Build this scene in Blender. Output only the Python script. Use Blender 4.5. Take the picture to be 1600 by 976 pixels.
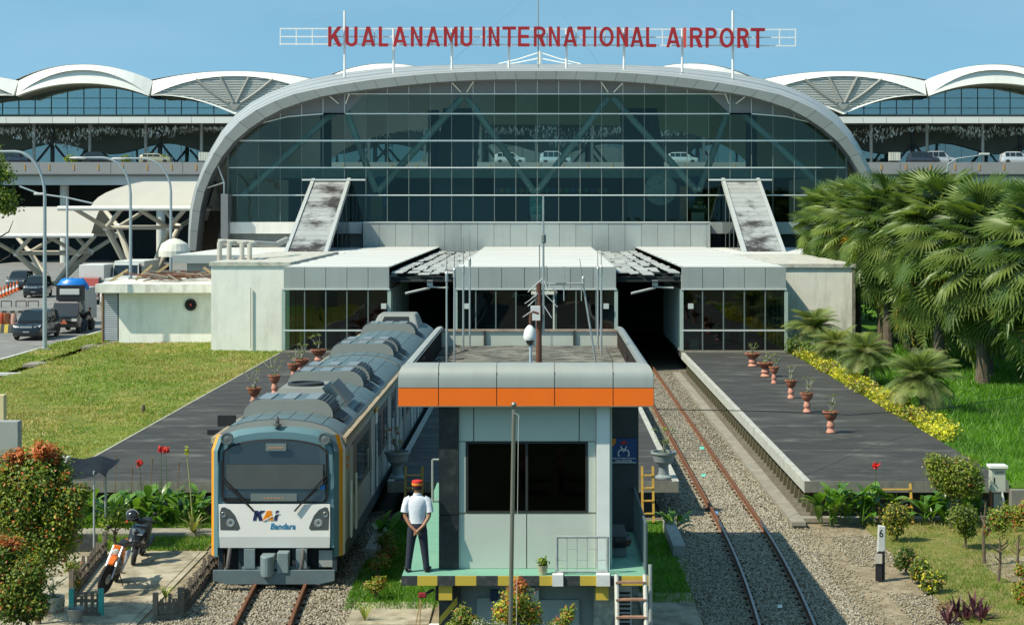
import bpy, bmesh, math, random
import numpy as np
from mathutils import Vector, Matrix, Euler
random.seed(7); rng = np.random.default_rng(7)
for _o in list(bpy.data.objects): bpy.data.objects.remove(_o)
S = bpy.context.scene
COL = S.collection
R = math.radians
# ---------------------------------------------------------------- camera, sky, sun, exposure
FOC, EYE, VX, VY = 2800.0, 8.5, 846.0, 323.0
cd = bpy.data.cameras.new('camera'); cam = bpy.data.objects.new('camera', cd); COL.objects.link(cam)
cam.location = (0, 0, EYE); cam.rotation_euler = (R(90), 0, 0)
cd.sensor_width = 36; cd.lens = FOC/1600*36
cd.shift_x = (800-VX)/1600; cd.shift_y = -(488-VY)/1600
cd.clip_start = .5; cd.clip_end = 6000
S.camera = cam
SUN_DIR = Vector((4.0, 2.0, -5.2)).normalized()
w = bpy.data.worlds.new('World'); S.world = w; w.use_nodes = True
nt = w.node_tree; nt.nodes.clear()
sky = nt.nodes.new('ShaderNodeTexSky'); sky.sky_type = 'NISHITA'; sky.sun_disc = False
sky.sun_elevation = math.asin(-SUN_DIR.z); sky.sun_rotation = math.atan2(-SUN_DIR.x, -SUN_DIR.y)
sky.altitude = 0; sky.air_density = 1.0; sky.dust_density = 0.3; sky.ozone_density = 2.5
tc = nt.nodes.new('ShaderNodeTexCoord'); ad = nt.nodes.new('ShaderNodeVectorMath'); ad.operation = 'ADD'
ad.inputs[1].default_value = (0, 0, .34)          # clear tropical air: the blue reaches down to the skyline
nrm = nt.nodes.new('ShaderNodeVectorMath'); nrm.operation = 'NORMALIZE'
nt.links.new(tc.outputs['Generated'], ad.inputs[0]); nt.links.new(ad.outputs[0], nrm.inputs[0]); nt.links.new(nrm.outputs[0], sky.inputs['Vector'])
tn = nt.nodes.new('ShaderNodeMixRGB'); tn.blend_type = 'MULTIPLY'; tn.inputs[0].default_value = 1; tn.inputs[2].default_value = (.88, 1.14, .92, 1)
nt.links.new(sky.outputs[0], tn.inputs[1])
bg = nt.nodes.new('ShaderNodeBackground'); bg.inputs[1].default_value = .15
ow = nt.nodes.new('ShaderNodeOutputWorld')
cl = nt.nodes.new('ShaderNodeTexNoise'); cl.inputs['Scale'].default_value = 2.2; cl.inputs['Detail'].default_value = 6; cl.inputs['Roughness'].default_value = .55
cm = nt.nodes.new('ShaderNodeMapping'); cm.inputs['Scale'].default_value = (1, 1, 5); nt.links.new(tc.outputs['Generated'], cm.inputs[0]); nt.links.new(cm.outputs[0], cl.inputs['Vector'])
cr_ = nt.nodes.new('ShaderNodeMapRange'); cr_.inputs[1].default_value = .45; cr_.inputs[2].default_value = .8; cr_.inputs[4].default_value = .16; nt.links.new(cl.outputs[0], cr_.inputs[0])
cx = nt.nodes.new('ShaderNodeMixRGB'); cx.inputs[2].default_value = (4.2, 5.0, 5.2, 1); nt.links.new(cr_.outputs[0], cx.inputs[0]); nt.links.new(tn.outputs[0], cx.inputs[1])   # thin high veil
nt.links.new(cx.outputs[0], bg.inputs[0]); nt.links.new(bg.outputs[0], ow.inputs[0])
sd = bpy.data.lights.new('sun', 'SUN'); sd.energy = 4.3; sd.angle = R(.5); sd.color = (1, .91, .74)
so = bpy.data.objects.new('sun', sd); COL.objects.link(so); so.rotation_euler = SUN_DIR.to_track_quat('-Z', 'Y').to_euler(); so.location = (-60, -20, 90)
S.view_settings.view_transform = 'Standard'; S.view_settings.look = 'None'; S.view_settings.exposure = .5; S.view_settings.gamma = 1
S.render.engine = 'CYCLES'
try:
    S.cycles.max_bounces = 7; S.cycles.transparent_max_bounces = 14; S.cycles.diffuse_bounces = 3; S.cycles.glossy_bounces = 3
    S.cycles.transmission_bounces = 4; S.cycles.use_adaptive_sampling = True; S.cycles.caustics_reflective = False; S.cycles.caustics_refractive = False
    S.cycles.sample_clamp_indirect = 6; S.cycles.use_denoising = True
except Exception: pass

# ---------------------------------------------------------------- helpers
def W(px, py, D):
    "the point at depth D (metres from the bridge) whose surveyed picture position is px, py"
    s = FOC/D
    return Vector(((px-VX)/s, D, EYE-(py-VY)/s))
def X(px, D): return (px-VX)*D/FOC
def Z(py, D): return EYE-(py-VY)*D/FOC
V = Vector
MATS = {}
def mat(name, col, rough=.6, metal=0., var=.12, scale=2., bump=0., bscale=30., dirt=0., dcol=(.05,.045,.035), dscale=.8, streak=0., rand=0., spec=.4, stretch=None):
    if name in MATS: return MATS[name]
    m = bpy.data.materials.new(name); MATS[name] = m; m.use_nodes = True
    n = m.node_tree.nodes; l = m.node_tree.links; b = n['Principled BSDF']
    b.inputs['Roughness'].default_value = rough; b.inputs['Metallic'].default_value = metal
    b.inputs['Specular IOR Level'].default_value = spec
    tc = n.new('ShaderNodeTexCoord'); vec = tc.outputs['Object']
    if stretch:
        mp = n.new('ShaderNodeMapping'); mp.inputs['Scale'].default_value = stretch; l.new(vec, mp.inputs[0]); vec = mp.outputs[0]
    c = None
    if var > 0:
        nz = n.new('ShaderNodeTexNoise'); nz.inputs['Scale'].default_value = scale; nz.inputs['Detail'].default_value = 6; nz.inputs['Roughness'].default_value = .65
        l.new(vec, nz.inputs['Vector'])
        mr = n.new('ShaderNodeMapRange'); mr.inputs[1].default_value = .25; mr.inputs[2].default_value = .75; mr.inputs[3].default_value = 1-var; mr.inputs[4].default_value = 1+var
        l.new(nz.outputs[0], mr.inputs[0])
        mx = n.new('ShaderNodeMixRGB'); mx.blend_type = 'MULTIPLY'; mx.inputs[0].default_value = 1; mx.inputs[1].default_value = (*col, 1)
        l.new(mr.outputs[0], mx.inputs[2]); c = mx.outputs[0]
    if rand > 0:
        oi = n.new('ShaderNodeObjectInfo'); mr = n.new('ShaderNodeMapRange'); mr.inputs[3].default_value = 1-rand; mr.inputs[4].default_value = 1+rand
        l.new(oi.outputs['Random'], mr.inputs[0]); mx = n.new('ShaderNodeMixRGB'); mx.blend_type = 'MULTIPLY'; mx.inputs[0].default_value = 1
        if c: l.new(c, mx.inputs[1])
        else: mx.inputs[1].default_value = (*col, 1)
        l.new(mr.outputs[0], mx.inputs[2]); c = mx.outputs[0]
    if dirt > 0:
        nz = n.new('ShaderNodeTexNoise'); nz.inputs['Scale'].default_value = dscale; nz.inputs['Detail'].default_value = 8; nz.inputs['Roughness'].default_value = .7
        if streak:
            mp = n.new('ShaderNodeMapping'); mp.inputs['Scale'].default_value = (1, 1, streak); l.new(vec, mp.inputs[0]); l.new(mp.outputs[0], nz.inputs['Vector'])
        else: l.new(vec, nz.inputs['Vector'])
        cr = n.new('ShaderNodeMapRange'); cr.inputs[1].default_value = .48; cr.inputs[2].default_value = .75; cr.inputs[3].default_value = 0; cr.inputs[4].default_value = dirt
        l.new(nz.outputs[0], cr.inputs[0])
        mx = n.new('ShaderNodeMixRGB'); l.new(cr.outputs[0], mx.inputs[0]); mx.inputs[2].default_value = (*dcol, 1)
        if c: l.new(c, mx.inputs[1])
        else: mx.inputs[1].default_value = (*col, 1)
        c = mx.outputs[0]
    if c: l.new(c, b.inputs['Base Color'])
    else: b.inputs['Base Color'].default_value = (*col, 1)
    if bump > 0:
        nz = n.new('ShaderNodeTexNoise'); nz.inputs['Scale'].default_value = bscale; nz.inputs['Detail'].default_value = 5
        l.new(vec, nz.inputs['Vector']); bp = n.new('ShaderNodeBump'); bp.inputs['Strength'].default_value = bump; bp.inputs['Distance'].default_value = .02
        l.new(nz.outputs[0], bp.inputs['Height']); l.new(bp.outputs[0], b.inputs['Normal'])
    return m
def glass(name, tint, refl=.08, rough=.02, rcol=(1,1,1)):
    if name in MATS: return MATS[name]
    m = bpy.data.materials.new(name); MATS[name] = m; m.use_nodes = True
    n = m.node_tree.nodes; l = m.node_tree.links; n.clear()
    o = n.new('ShaderNodeOutputMaterial'); t = n.new('ShaderNodeBsdfTransparent'); t.inputs[0].default_value = (*tint, 1)
    g = n.new('ShaderNodeBsdfGlossy'); g.inputs['Roughness'].default_value = rough; g.inputs[0].default_value = (*rcol, 1)
    fr = n.new('ShaderNodeFresnel'); fr.inputs[0].default_value = 1.5
    oi = n.new('ShaderNodeObjectInfo'); tcn = n.new('ShaderNodeTexCoord'); nz = n.new('ShaderNodeTexNoise'); nz.inputs['Scale'].default_value = .35
    l.new(tcn.outputs['Object'], nz.inputs['Vector']); bp = n.new('ShaderNodeBump'); bp.inputs['Strength'].default_value = .05; bp.inputs['Distance'].default_value = .3
    l.new(nz.outputs[0], bp.inputs['Height']); l.new(bp.outputs[0], g.inputs['Normal'])
    ma = n.new('ShaderNodeMath'); ma.operation = 'ADD'; ma.inputs[1].default_value = refl-.04; ma.use_clamp = True; l.new(fr.outputs[0], ma.inputs[0])
    rv = n.new('ShaderNodeMath'); rv.operation = 'MULTIPLY_ADD'; rv.inputs[1].default_value = .02; rv.use_clamp = True; l.new(oi.outputs['Random'], rv.inputs[0]); l.new(ma.outputs[0], rv.inputs[2])
    tv = n.new('ShaderNodeMixRGB'); tv.blend_type = 'MULTIPLY'; tv.inputs[0].default_value = 1; tv.inputs[1].default_value = (*tint, 1); tr_ = n.new('ShaderNodeMapRange'); tr_.inputs[3].default_value = .82; tr_.inputs[4].default_value = 1.12
    l.new(oi.outputs['Random'], tr_.inputs[0]); l.new(tr_.outputs[0], tv.inputs[2]); l.new(tv.outputs[0], t.inputs[0])
    mx = n.new('ShaderNodeMixShader'); l.new(rv.outputs[0], mx.inputs[0]); l.new(t.outputs[0], mx.inputs[1]); l.new(g.outputs[0], mx.inputs[2]); l.new(mx.outputs[0], o.inputs[0])
    return m
def leafmat(name, col, trans=.3, var=.25, rough=.5, gloss=.5, scale=1.5, tcol=None):
    if name in MATS: return MATS[name]
    m = bpy.data.materials.new(name); MATS[name] = m; m.use_nodes = True
    n = m.node_tree.nodes; l = m.node_tree.links; b = n['Principled BSDF']; o = n['Material Output']
    tc = n.new('ShaderNodeTexCoord'); nz = n.new('ShaderNodeTexNoise'); nz.inputs['Scale'].default_value = scale; nz.inputs['Detail'].default_value = 3
    l.new(tc.outputs['Object'], nz.inputs['Vector'])
    mr = n.new('ShaderNodeMapRange'); mr.inputs[1].default_value = .3; mr.inputs[2].default_value = .7; mr.inputs[3].default_value = 1-var; mr.inputs[4].default_value = 1+var
    l.new(nz.outputs[0], mr.inputs[0])
    oi = n.new('ShaderNodeObjectInfo'); m2 = n.new('ShaderNodeMapRange'); m2.inputs[3].default_value = .82; m2.inputs[4].default_value = 1.18; l.new(oi.outputs['Random'], m2.inputs[0])
    mm = n.new('ShaderNodeMath'); mm.operation = 'MULTIPLY'; l.new(mr.outputs[0], mm.inputs[0]); l.new(m2.outputs[0], mm.inputs[1])
    mx = n.new('ShaderNodeMixRGB'); mx.blend_type = 'MULTIPLY'; mx.inputs[0].default_value = 1; mx.inputs[1].default_value = (*col, 1); l.new(mm.outputs[0], mx.inputs[2])
    l.new(mx.outputs[0], b.inputs['Base Color']); b.inputs['Roughness'].default_value = rough; b.inputs['Specular IOR Level'].default_value = gloss
    t = n.new('ShaderNodeBsdfTranslucent'); tcx = tcol or (col[0]*1.5, col[1]*1.5, col[2]*.6)
    m3 = n.new('ShaderNodeMixRGB'); m3.blend_type = 'MULTIPLY'; m3.inputs[0].default_value = 1; m3.inputs[1].default_value = (*tcx, 1); l.new(mm.outputs[0], m3.inputs[2]); l.new(m3.outputs[0], t.inputs[0])
    ms = n.new('ShaderNodeMixShader'); ms.inputs[0].default_value = trans; l.new(b.outputs[0], ms.inputs[1]); l.new(t.outputs[0], ms.inputs[2]); l.new(ms.outputs[0], o.inputs[0])
    return m
ORG = {}
def tag(o, label=None, cat=None, group=None, kind=None):
    if label: o['label'] = label
    if cat: o['category'] = cat
    if group: o['group'] = group
    if kind: o['kind'] = kind
    return o
def thing(name, label, cat, loc, group=None, rz=0):
    o = bpy.data.objects.new(name, None); COL.objects.link(o); o.location = loc; o.rotation_euler = (0, 0, rz)
    o.empty_display_size = .2
    ORG[o.name] = V(loc); return tag(o, label, cat, group)
def local_thing(name, label, cat, loc, rz=0, group=None):
    "a thing whose parts are modelled round the origin"
    o = thing(name, label, cat, loc, group, rz); ORG[o.name] = V((0, 0, 0)); return o
class MB:
    def __init__(s): s.v = []; s.f = []; s.m = []
    def add(s, vs, fs, m=0):
        b = len(s.v); s.v += [tuple(q) for q in vs]
        for q in fs: s.f.append(tuple(b+i for i in q)); s.m.append(m)
        return s
    def box(s, x0, x1, y0, y1, z0, z1, m=0):
        return s.add([(x0,y0,z0),(x1,y0,z0),(x1,y1,z0),(x0,y1,z0),(x0,y0,z1),(x1,y0,z1),(x1,y1,z1),(x0,y1,z1)],
                     [(0,3,2,1),(4,5,6,7),(0,1,5,4),(1,2,6,5),(2,3,7,6),(3,0,4,7)], m)
    def cbox(s, c, sx, sy, sz, m=0, rot=None):
        vs = [V((a*sx/2, b*sy/2, d*sz/2)) for d in (-1,1) for a, b in ((-1,-1),(1,-1),(1,1),(-1,1))]
        if rot is not None:
            rm = rot.to_matrix() if isinstance(rot, Euler) else rot
            vs = [rm @ q for q in vs]
        vs = [q+V(c) for q in vs]
        return s.add(vs, [(0,3,2,1),(4,5,6,7),(0,1,5,4),(1,2,6,5),(2,3,7,6),(3,0,4,7)], m)
    def beam(s, p, q, w, h, m=0):
        p = V(p); q = V(q); d = (q-p).normalized(); up = V((0,0,1)) if abs(d.z) < .95 else V((0,1,0))
        a = d.cross(up).normalized()*w/2; b = a.cross(d).normalized()*h/2
        vs = [p-a-b, p+a-b, p+a+b, p-a+b, q-a-b, q+a-b, q+a+b, q-a+b]
        return s.add(vs, [(0,1,2,3),(7,6,5,4),(0,4,5,1),(1,5,6,2),(2,6,7,3),(3,7,4,0)], m)
    def tube(s, p, q, r0, r1=None, n=8, m=0): return s.path([p, q], [r0, r0 if r1 is None else r1], n, m)
    def path(s, pts, r, n=8, m=0, cap=True):
        pts = [V(p) for p in pts]; k = len(pts); rr = r if isinstance(r, (list, tuple)) else [r]*k
        b = len(s.v); ref = None
        for i, p in enumerate(pts):
            d = (pts[min(i+1,k-1)]-pts[max(i-1,0)]).normalized()
            if ref is None: ref = d.orthogonal().normalized()
            a = (ref-d*ref.dot(d)).normalized(); ref = a; c = d.cross(a)
            for j in range(n):
                t = 2*math.pi*j/n; s.v.append(tuple(p+(a*math.cos(t)+c*math.sin(t))*rr[i]))
        for i in range(k-1):
            for j in range(n):
                j2 = (j+1)%n; s.f.append((b+i*n+j, b+i*n+j2, b+(i+1)*n+j2, b+(i+1)*n+j)); s.m.append(m)
        if cap:
            s.f.append(tuple(b+j for j in reversed(range(n)))); s.m.append(m)
            s.f.append(tuple(b+(k-1)*n+j for j in range(n))); s.m.append(m)
        return s
    def lathe(s, prof, c=(0,0,0), n=16, m=0, axis='z'):
        b = len(s.v); c = V(c); k = len(prof)
        for r, z in prof:
            for j in range(n):
                t = 2*math.pi*j/n; a, e = r*math.cos(t), r*math.sin(t)
                s.v.append(tuple(c+(V((a,e,z)) if axis == 'z' else V((z,a,e)) if axis == 'x' else V((a,z,e)))))
        for i in range(k-1):
            for j in range(n):
                j2 = (j+1)%n; s.f.append((b+i*n+j, b+i*n+j2, b+(i+1)*n+j2, b+(i+1)*n+j)); s.m.append(m)
        if prof[0][0] > 1e-4: s.f.append(tuple(b+j for j in reversed(range(n)))); s.m.append(m)
        if prof[-1][0] > 1e-4: s.f.append(tuple(b+(k-1)*n+j for j in range(n))); s.m.append(m)
        return s
    def prism(s, pts, ext, m=0):
        "pts: a planar polygon (3-D points); ext: extrusion vector"
        pts = [V(p) for p in pts]; e = V(ext); n = len(pts); b = len(s.v)
        s.v += [tuple(p) for p in pts]+[tuple(p+e) for p in pts]
        s.f.append(tuple(b+i for i in range(n))); s.m.append(m)
        s.f.append(tuple(b+n+i for i in reversed(range(n)))); s.m.append(m)
        for i in range(n):
            j = (i+1)%n; s.f.append((b+i, b+n+i, b+n+j, b+j)); s.m.append(m)
        return s
    def loft(s, rings, m=0, closed=True, cap=True):
        b = len(s.v); n = len(rings[0]); k = len(rings)
        for r in rings: s.v += [tuple(p) for p in r]
        for i in range(k-1):
            for j in range(n if closed else n-1):
                j2 = (j+1)%n; s.f.append((b+i*n+j, b+i*n+j2, b+(i+1)*n+j2, b+(i+1)*n+j)); s.m.append(m)
        if cap:
            s.f.append(tuple(b+j for j in reversed(range(n)))); s.m.append(m)
            s.f.append(tuple(b+(k-1)*n+j for j in range(n))); s.m.append(m)
        return s
    def sph(s, c, r, m=0, n=12, k=8, sc=(1,1,1)):
        c = V(c); rings = []
        for i in range(k+1):
            t = math.pi*i/k; q = max(math.sin(t), 1e-3)
            rings.append([c+V((r*sc[0]*q*math.cos(2*math.pi*j/n), r*sc[1]*q*math.sin(2*math.pi*j/n), -r*sc[2]*math.cos(t))) for j in range(n)])
        return s.loft(rings, m, True, False)
    def build(s, name, mats, parent=None, smooth=False, bevel=0, kind=None, label=None, ang=35, org=None):
        me = bpy.data.meshes.new(name)
        if org is not None: o0 = V(org)
        elif parent is not None: o0 = ORG[parent.name]
        else:
            a = np.array(s.v); lo = a.min(0); hi = a.max(0); o0 = V(((lo[0]+hi[0])/2, (lo[1]+hi[1])/2, lo[2]))
        me.from_pydata([(q[0]-o0.x, q[1]-o0.y, q[2]-o0.z) for q in s.v], [], s.f)
        for m in (mats if isinstance(mats, (list, tuple)) else [mats]): me.materials.append(m)
        if any(s.m): me.polygons.foreach_set('material_index', s.m)
        bm = bmesh.new(); bm.from_mesh(me); bmesh.ops.recalc_face_normals(bm, faces=bm.faces); bm.to_mesh(me); bm.free()
        if smooth: me.shade_smooth(); me.set_sharp_from_angle(angle=R(ang))
        o = bpy.data.objects.new(name, me); COL.objects.link(o)
        if parent is not None: o.parent = parent; ORG[o.name] = o0
        else: o.location = o0; ORG[o.name] = o0
        if bevel:
            b = o.modifiers.new('bevel', 'BEVEL'); b.width = bevel; b.segments = 2; b.limit_method = 'ANGLE'; b.angle_limit = R(40)
        if kind: o['kind'] = kind
        if label: o['label'] = label
        return o
def inst(o, parent=None, loc=None, rot=None, sc=None, name=None):
    c = o.copy(); COL.objects.link(c)
    if name: c.name = name
    c.parent = parent
    if loc is not None: c.location = loc
    if rot is not None: c.rotation_euler = rot
    if sc is not None: c.scale = sc if isinstance(sc, (tuple, list)) else (sc, sc, sc)
    return c
def copy_tree(o, parent=None, name=None):
    c = o.copy(); COL.objects.link(c); c.parent = parent
    ORG[c.name] = ORG.get(o.name, V((0,0,0)))
    for ch in list(o.children): copy_tree(ch, c)
    return c
def npmesh(name, verts, tris, mats, mi=None, parent=None, origin=(0,0,0), smooth=False, quads=False):
    "fast mesh from arrays"
    me = bpy.data.meshes.new(name); v = np.asarray(verts, np.float32)-np.asarray(origin, np.float32)
    t = np.asarray(tris, np.int32); k = t.shape[1]
    me.vertices.add(len(v)); me.vertices.foreach_set('co', v.ravel())
    me.loops.add(t.size); me.loops.foreach_set('vertex_index', t.ravel())
    me.polygons.add(len(t)); me.polygons.foreach_set('loop_start', np.arange(0, t.size, k, dtype=np.int32))
    for m in (mats if isinstance(mats, (list, tuple)) else [mats]): me.materials.append(m)
    if mi is not None: me.polygons.foreach_set('material_index', np.asarray(mi, np.int32))
    me.update(calc_edges=True)
    if smooth: me.shade_smooth()
    o = bpy.data.objects.new(name, me); COL.objects.link(o)
    if parent is not None: o.parent = parent; ORG[o.name] = ORG[parent.name]
    else: o.location = origin; ORG[o.name] = V(origin)
    return o
def rand_dirs(n):
    d = rng.normal(size=(n, 3)); return d/np.linalg.norm(d, axis=1, keepdims=True)
def leaf_quads(p, nrm, L, Wd):
    "diamond leaves: p (n,3) centres, nrm normals, L length, Wd width arrays"
    n = len(p); t = np.cross(nrm, rand_dirs(n)); t /= np.linalg.norm(t, axis=1, keepdims=True)+1e-9; b = np.cross(nrm, t)
    L = np.broadcast_to(np.asarray(L), (n,))[:, None]; Wd = np.broadcast_to(np.asarray(Wd), (n,))[:, None]
    v = np.stack([p-t*L/2, p+b*Wd/2+nrm*Wd*.15, p+t*L/2, p-b*Wd/2+nrm*Wd*.15], 1).reshape(-1, 3)
    q = np.arange(n*4, dtype=np.int32).reshape(n, 4)
    return v, q
def cloud_points(blobs, n, shell=.55):
    "points in a set of ellipsoids (cx,cy,cz,rx,ry,rz), denser to the outside"
    wts = np.array([b[3]*b[4]*b[5] for b in blobs])**.75; wts /= wts.sum(); k = rng.choice(len(blobs), n, p=wts)
    B = np.array(blobs)[k]; d = rand_dirs(n); r = (shell+(1-shell)*rng.random(n))[:, None]*(1+.12*rng.normal(size=(n,1)))
    p = B[:, :3]+d*r*B[:, 3:6]
    return p, d
def foliage(name, blobs, n, L, Wd, mats, wts=None, parent=None, shell=.5, origin=(0,0,0), zmin=None, up=.5, seed=None, top=None):
    p, d = cloud_points(blobs, n, shell)
    if zmin is not None: p = p[p[:, 2] > zmin]; d = d[:len(p)]
    nr = d*.6+rand_dirs(len(p))*.7+np.array([-.15, -.1, up]); nr /= np.linalg.norm(nr, axis=1, keepdims=True)
    v, q = leaf_quads(p, nr, L*(.7+.6*rng.random(len(p))), Wd*(.7+.6*rng.random(len(p))))
    mi = rng.choice(len(mats), len(p), p=wts) if len(mats) > 1 else np.zeros(len(p), int)
    if top is not None:   # young coloured shoots gather at the tips: (slot, count of clumps, radius)
        slot, cnt, rad = top
        cc = p[np.argsort(-p[:, 2]+rng.random(len(p))*.8)[:max(cnt*6, 1)]]; cc = cc[rng.choice(len(cc), cnt)]
        for c in cc:
            dd = np.linalg.norm(p-c, axis=1); mi[(dd < rad*(.6+.8*rng.random())) & (rng.random(len(p)) < .75)] = slot
    return npmesh(name, v, q, mats, mi, parent, origin)
def text_obj(txt, name, m, parent, bbox, y, thick=.03, offset=0., shear=0.):
    "lettering fitted to bbox (x0,x1,z0,z1) on the plane Y = y facing the camera"
    c = bpy.data.curves.new('t', 'FONT'); c.body = txt; c.extrude = .05; c.offset = offset; c.shear = shear; c.resolution_u = 3
    t = bpy.data.objects.new('t', c); COL.objects.link(t); dg = bpy.context.evaluated_depsgraph_get()
    me = bpy.data.meshes.new_from_object(t.evaluated_get(dg)); bpy.data.objects.remove(t); bpy.data.curves.remove(c)
    a = np.empty(len(me.vertices)*3, np.float32); me.vertices.foreach_get('co', a); a = a.reshape(-1, 3)
    lo, hi = a.min(0), a.max(0); x0, x1, z0, z1 = bbox
    o0 = ORG[parent.name] if parent is not None else V(((x0+x1)/2, y, z0))
    b = np.empty_like(a); b[:, 0] = x0+(a[:, 0]-lo[0])/(hi[0]-lo[0]+1e-9)*(x1-x0)-o0.x
    b[:, 2] = z0+(a[:, 1]-lo[1])/(hi[1]-lo[1]+1e-9)*(z1-z0)-o0.z; b[:, 1] = y-(a[:, 2]-lo[2])/(hi[2]-lo[2]+1e-9)*thick-o0.y
    me.vertices.foreach_set('co', b.ravel()); me.materials.clear(); me.materials.append(m); me.update(); me.name = name
    o = bpy.data.objects.new(name, me); COL.objects.link(o)
    if parent is not None: o.parent = parent
    else: o.location = o0
    ORG[o.name] = o0
    return o

def glyph_polys(ch, w, h, s):
    "block capitals as abutting flat pieces in a w x h box, stroke s"
    rc = lambda a, b, c, d: [(a,b),(c,b),(c,d),(a,d)]
    lp = lambda p, q, t: (p[0]+(q[0]-p[0])*t, p[1]+(q[1]-p[1])*t)
    def ring(cx, cy, rx, ry, a0, a1, n):
        o = []
        for k in range(n):
            t0, t1 = R(a0+(a1-a0)*k/n), R(a0+(a1-a0)*(k+1)/n)
            o.append([(cx+rx*math.cos(t0), cy+ry*math.sin(t0)), (cx+rx*math.cos(t1), cy+ry*math.sin(t1)), (cx+(rx-s)*math.cos(t1), cy+(ry-s)*math.sin(t1)), (cx+(rx-s)*math.cos(t0), cy+(ry-s)*math.sin(t0))])
        return o
    if ch == 'I': return [rc(0,0,w,h)]
    if ch == 'L': return [rc(0,0,s,h), rc(s,0,w,s)]
    if ch == 'T': return [rc(0,h-s,w,h), rc((w-s)/2,0,(w+s)/2,h-s)]
    if ch == 'E': return [rc(0,0,s,h), rc(s,0,w,s), rc(s,(h-s)/2,w*.93,(h+s)/2), rc(s,h-s,w,h)]
    if ch == 'N': return [rc(0,0,s,h), rc(w-s,0,w,h), [(s,h-2*s),(w-s,0),(w-s,2*s),(s,h)]]
    if ch == 'M': return [rc(0,0,s,h), rc(w-s,0,w,h), [(s,h-2.2*s),(w/2,.16*h),(w/2,.16*h+2.2*s),(s,h)], [(w/2,.16*h),(w-s,h-2.2*s),(w-s,h),(w/2,.16*h+2.2*s)]]
    if ch == 'K':
        a, b = (s,.32*h), (w,h); return [rc(0,0,s,h), [a,b,(w-1.35*s,h),(s,.32*h+1.45*s)], [lp(a,b,.16),(w-1.3*s,0),(w,0),lp(a,b,.46)]]
    if ch == 'A':
        t = h-1.7*s; xi = lambda y: s+(w/2-s)*y/t; y0, y1 = .2*h, .2*h+s*.9
        return [[(0,0),(s,0),(w/2,t),(w/2,h),(w/2-s*.6,h)], [(w,0),(w/2+s*.6,h),(w/2,h),(w/2,t),(w-s,0)], [(xi(y0),y0),(w-xi(y0),y0),(w-xi(y1),y1),(xi(y1),y1)]]
    if ch == 'U': r = w*.48; return [rc(0,r,s,h), rc(w-s,r,w,h)]+ring(w/2, r, w/2, r, 180, 360, 12)
    if ch == 'O': return ring(w/2, h/2, w/2, h/2, 0, 360, 28)
    rb = .275*h; o = [rc(0,0,s,h), rc(s,h-s,w-rb,h), rc(s,h-2*rb,w-rb,h-2*rb+s)]+ring(w-rb, h-rb, rb, rb, -90, 90, 10)
    if ch == 'R': o.append([(w*.42,h-2*rb),(w-1.25*s,0),(w,0),(w*.42+1.35*s,h-2*rb)])
    return o
def glyph(ch, name, m, parent, x0, x1, z0, z1, y, thick, stroke, shear=0.):
    mb = MB(); w_, h_ = x1-x0, z1-z0
    for P in glyph_polys(ch, w_, h_, stroke): mb.prism([V((x0+a+shear*b, y, z0+b)) for a, b in P], (0,thick,0))
    return mb.build(name, m, parent)
# ---------------------------------------------------------------- ground, lawns, road, platforms, tracks
def struct(mb, name, m, parent=None, **k):
    o = mb.build(name, m, parent, **k)
    if parent is None: o['kind'] = 'structure'
    return o
def ground_mat(name, cols, scales, rough=.9, bump=.4, bscale=60, stretch=None, stain=None):
    m = bpy.data.materials.new(name); MATS[name] = m; m.use_nodes = True
    n = m.node_tree.nodes; l = m.node_tree.links; b = n['Principled BSDF']; b.inputs['Roughness'].default_value = rough; b.inputs['Specular IOR Level'].default_value = .25
    tc = n.new('ShaderNodeTexCoord'); vec = tc.outputs['Object']
    if stretch:
        mp = n.new('ShaderNodeMapping'); mp.inputs['Scale'].default_value = stretch; l.new(vec, mp.inputs[0]); vec = mp.outputs[0]
    prev = None
    for c, s in zip(cols[1:], scales):
        nz = n.new('ShaderNodeTexNoise'); nz.inputs['Scale'].default_value = s; nz.inputs['Detail'].default_value = 9; nz.inputs['Roughness'].default_value = .68; l.new(vec, nz.inputs['Vector'])
        mr = n.new('ShaderNodeMapRange'); mr.inputs[1].default_value = .42; mr.inputs[2].default_value = .62; l.new(nz.outputs[0], mr.inputs[0])
        mx = n.new('ShaderNodeMixRGB'); l.new(mr.outputs[0], mx.inputs[0]); mx.inputs[2].default_value = (*c, 1)
        if prev: l.new(prev, mx.inputs[1])
        else: mx.inputs[1].default_value = (*cols[0], 1)
        prev = mx.outputs[0]
    if stain:
        nz = n.new('ShaderNodeTexNoise'); nz.inputs['Scale'].default_value = stain[1]; nz.inputs['Detail'].default_value = 10; nz.inputs['Roughness'].default_value = .72; l.new(vec, nz.inputs['Vector'])
        mr = n.new('ShaderNodeMapRange'); mr.inputs[1].default_value = .53; mr.inputs[2].default_value = .68; mr.inputs[4].default_value = stain[2]; l.new(nz.outputs[0], mr.inputs[0])
        mx = n.new('ShaderNodeMixRGB'); l.new(mr.outputs[0], mx.inputs[0]); mx.inputs[2].default_value = (*stain[0], 1); l.new(prev, mx.inputs[1]); prev = mx.outputs[0]
    l.new(prev, b.inputs['Base Color'])
    nz = n.new('ShaderNodeTexNoise'); nz.inputs['Scale'].default_value = bscale; nz.inputs['Detail'].default_value = 6; l.new(tc.outputs['Object'], nz.inputs['Vector'])
    bp = n.new('ShaderNodeBump'); bp.inputs['Strength'].default_value = bump; bp.inputs['Distance'].default_value = .03; l.new(nz.outputs[0], bp.inputs['Height']); l.new(bp.outputs[0], b.inputs['Normal'])
    return m
M_far = ground_mat('far ground', [(.05,.08,.02),(.09,.09,.04)], [.02])
M_dirt = ground_mat('packed dirt', [(.29,.24,.155),(.37,.32,.215),(.19,.155,.10)], [.9, 3.5], bump=.6)
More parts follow.
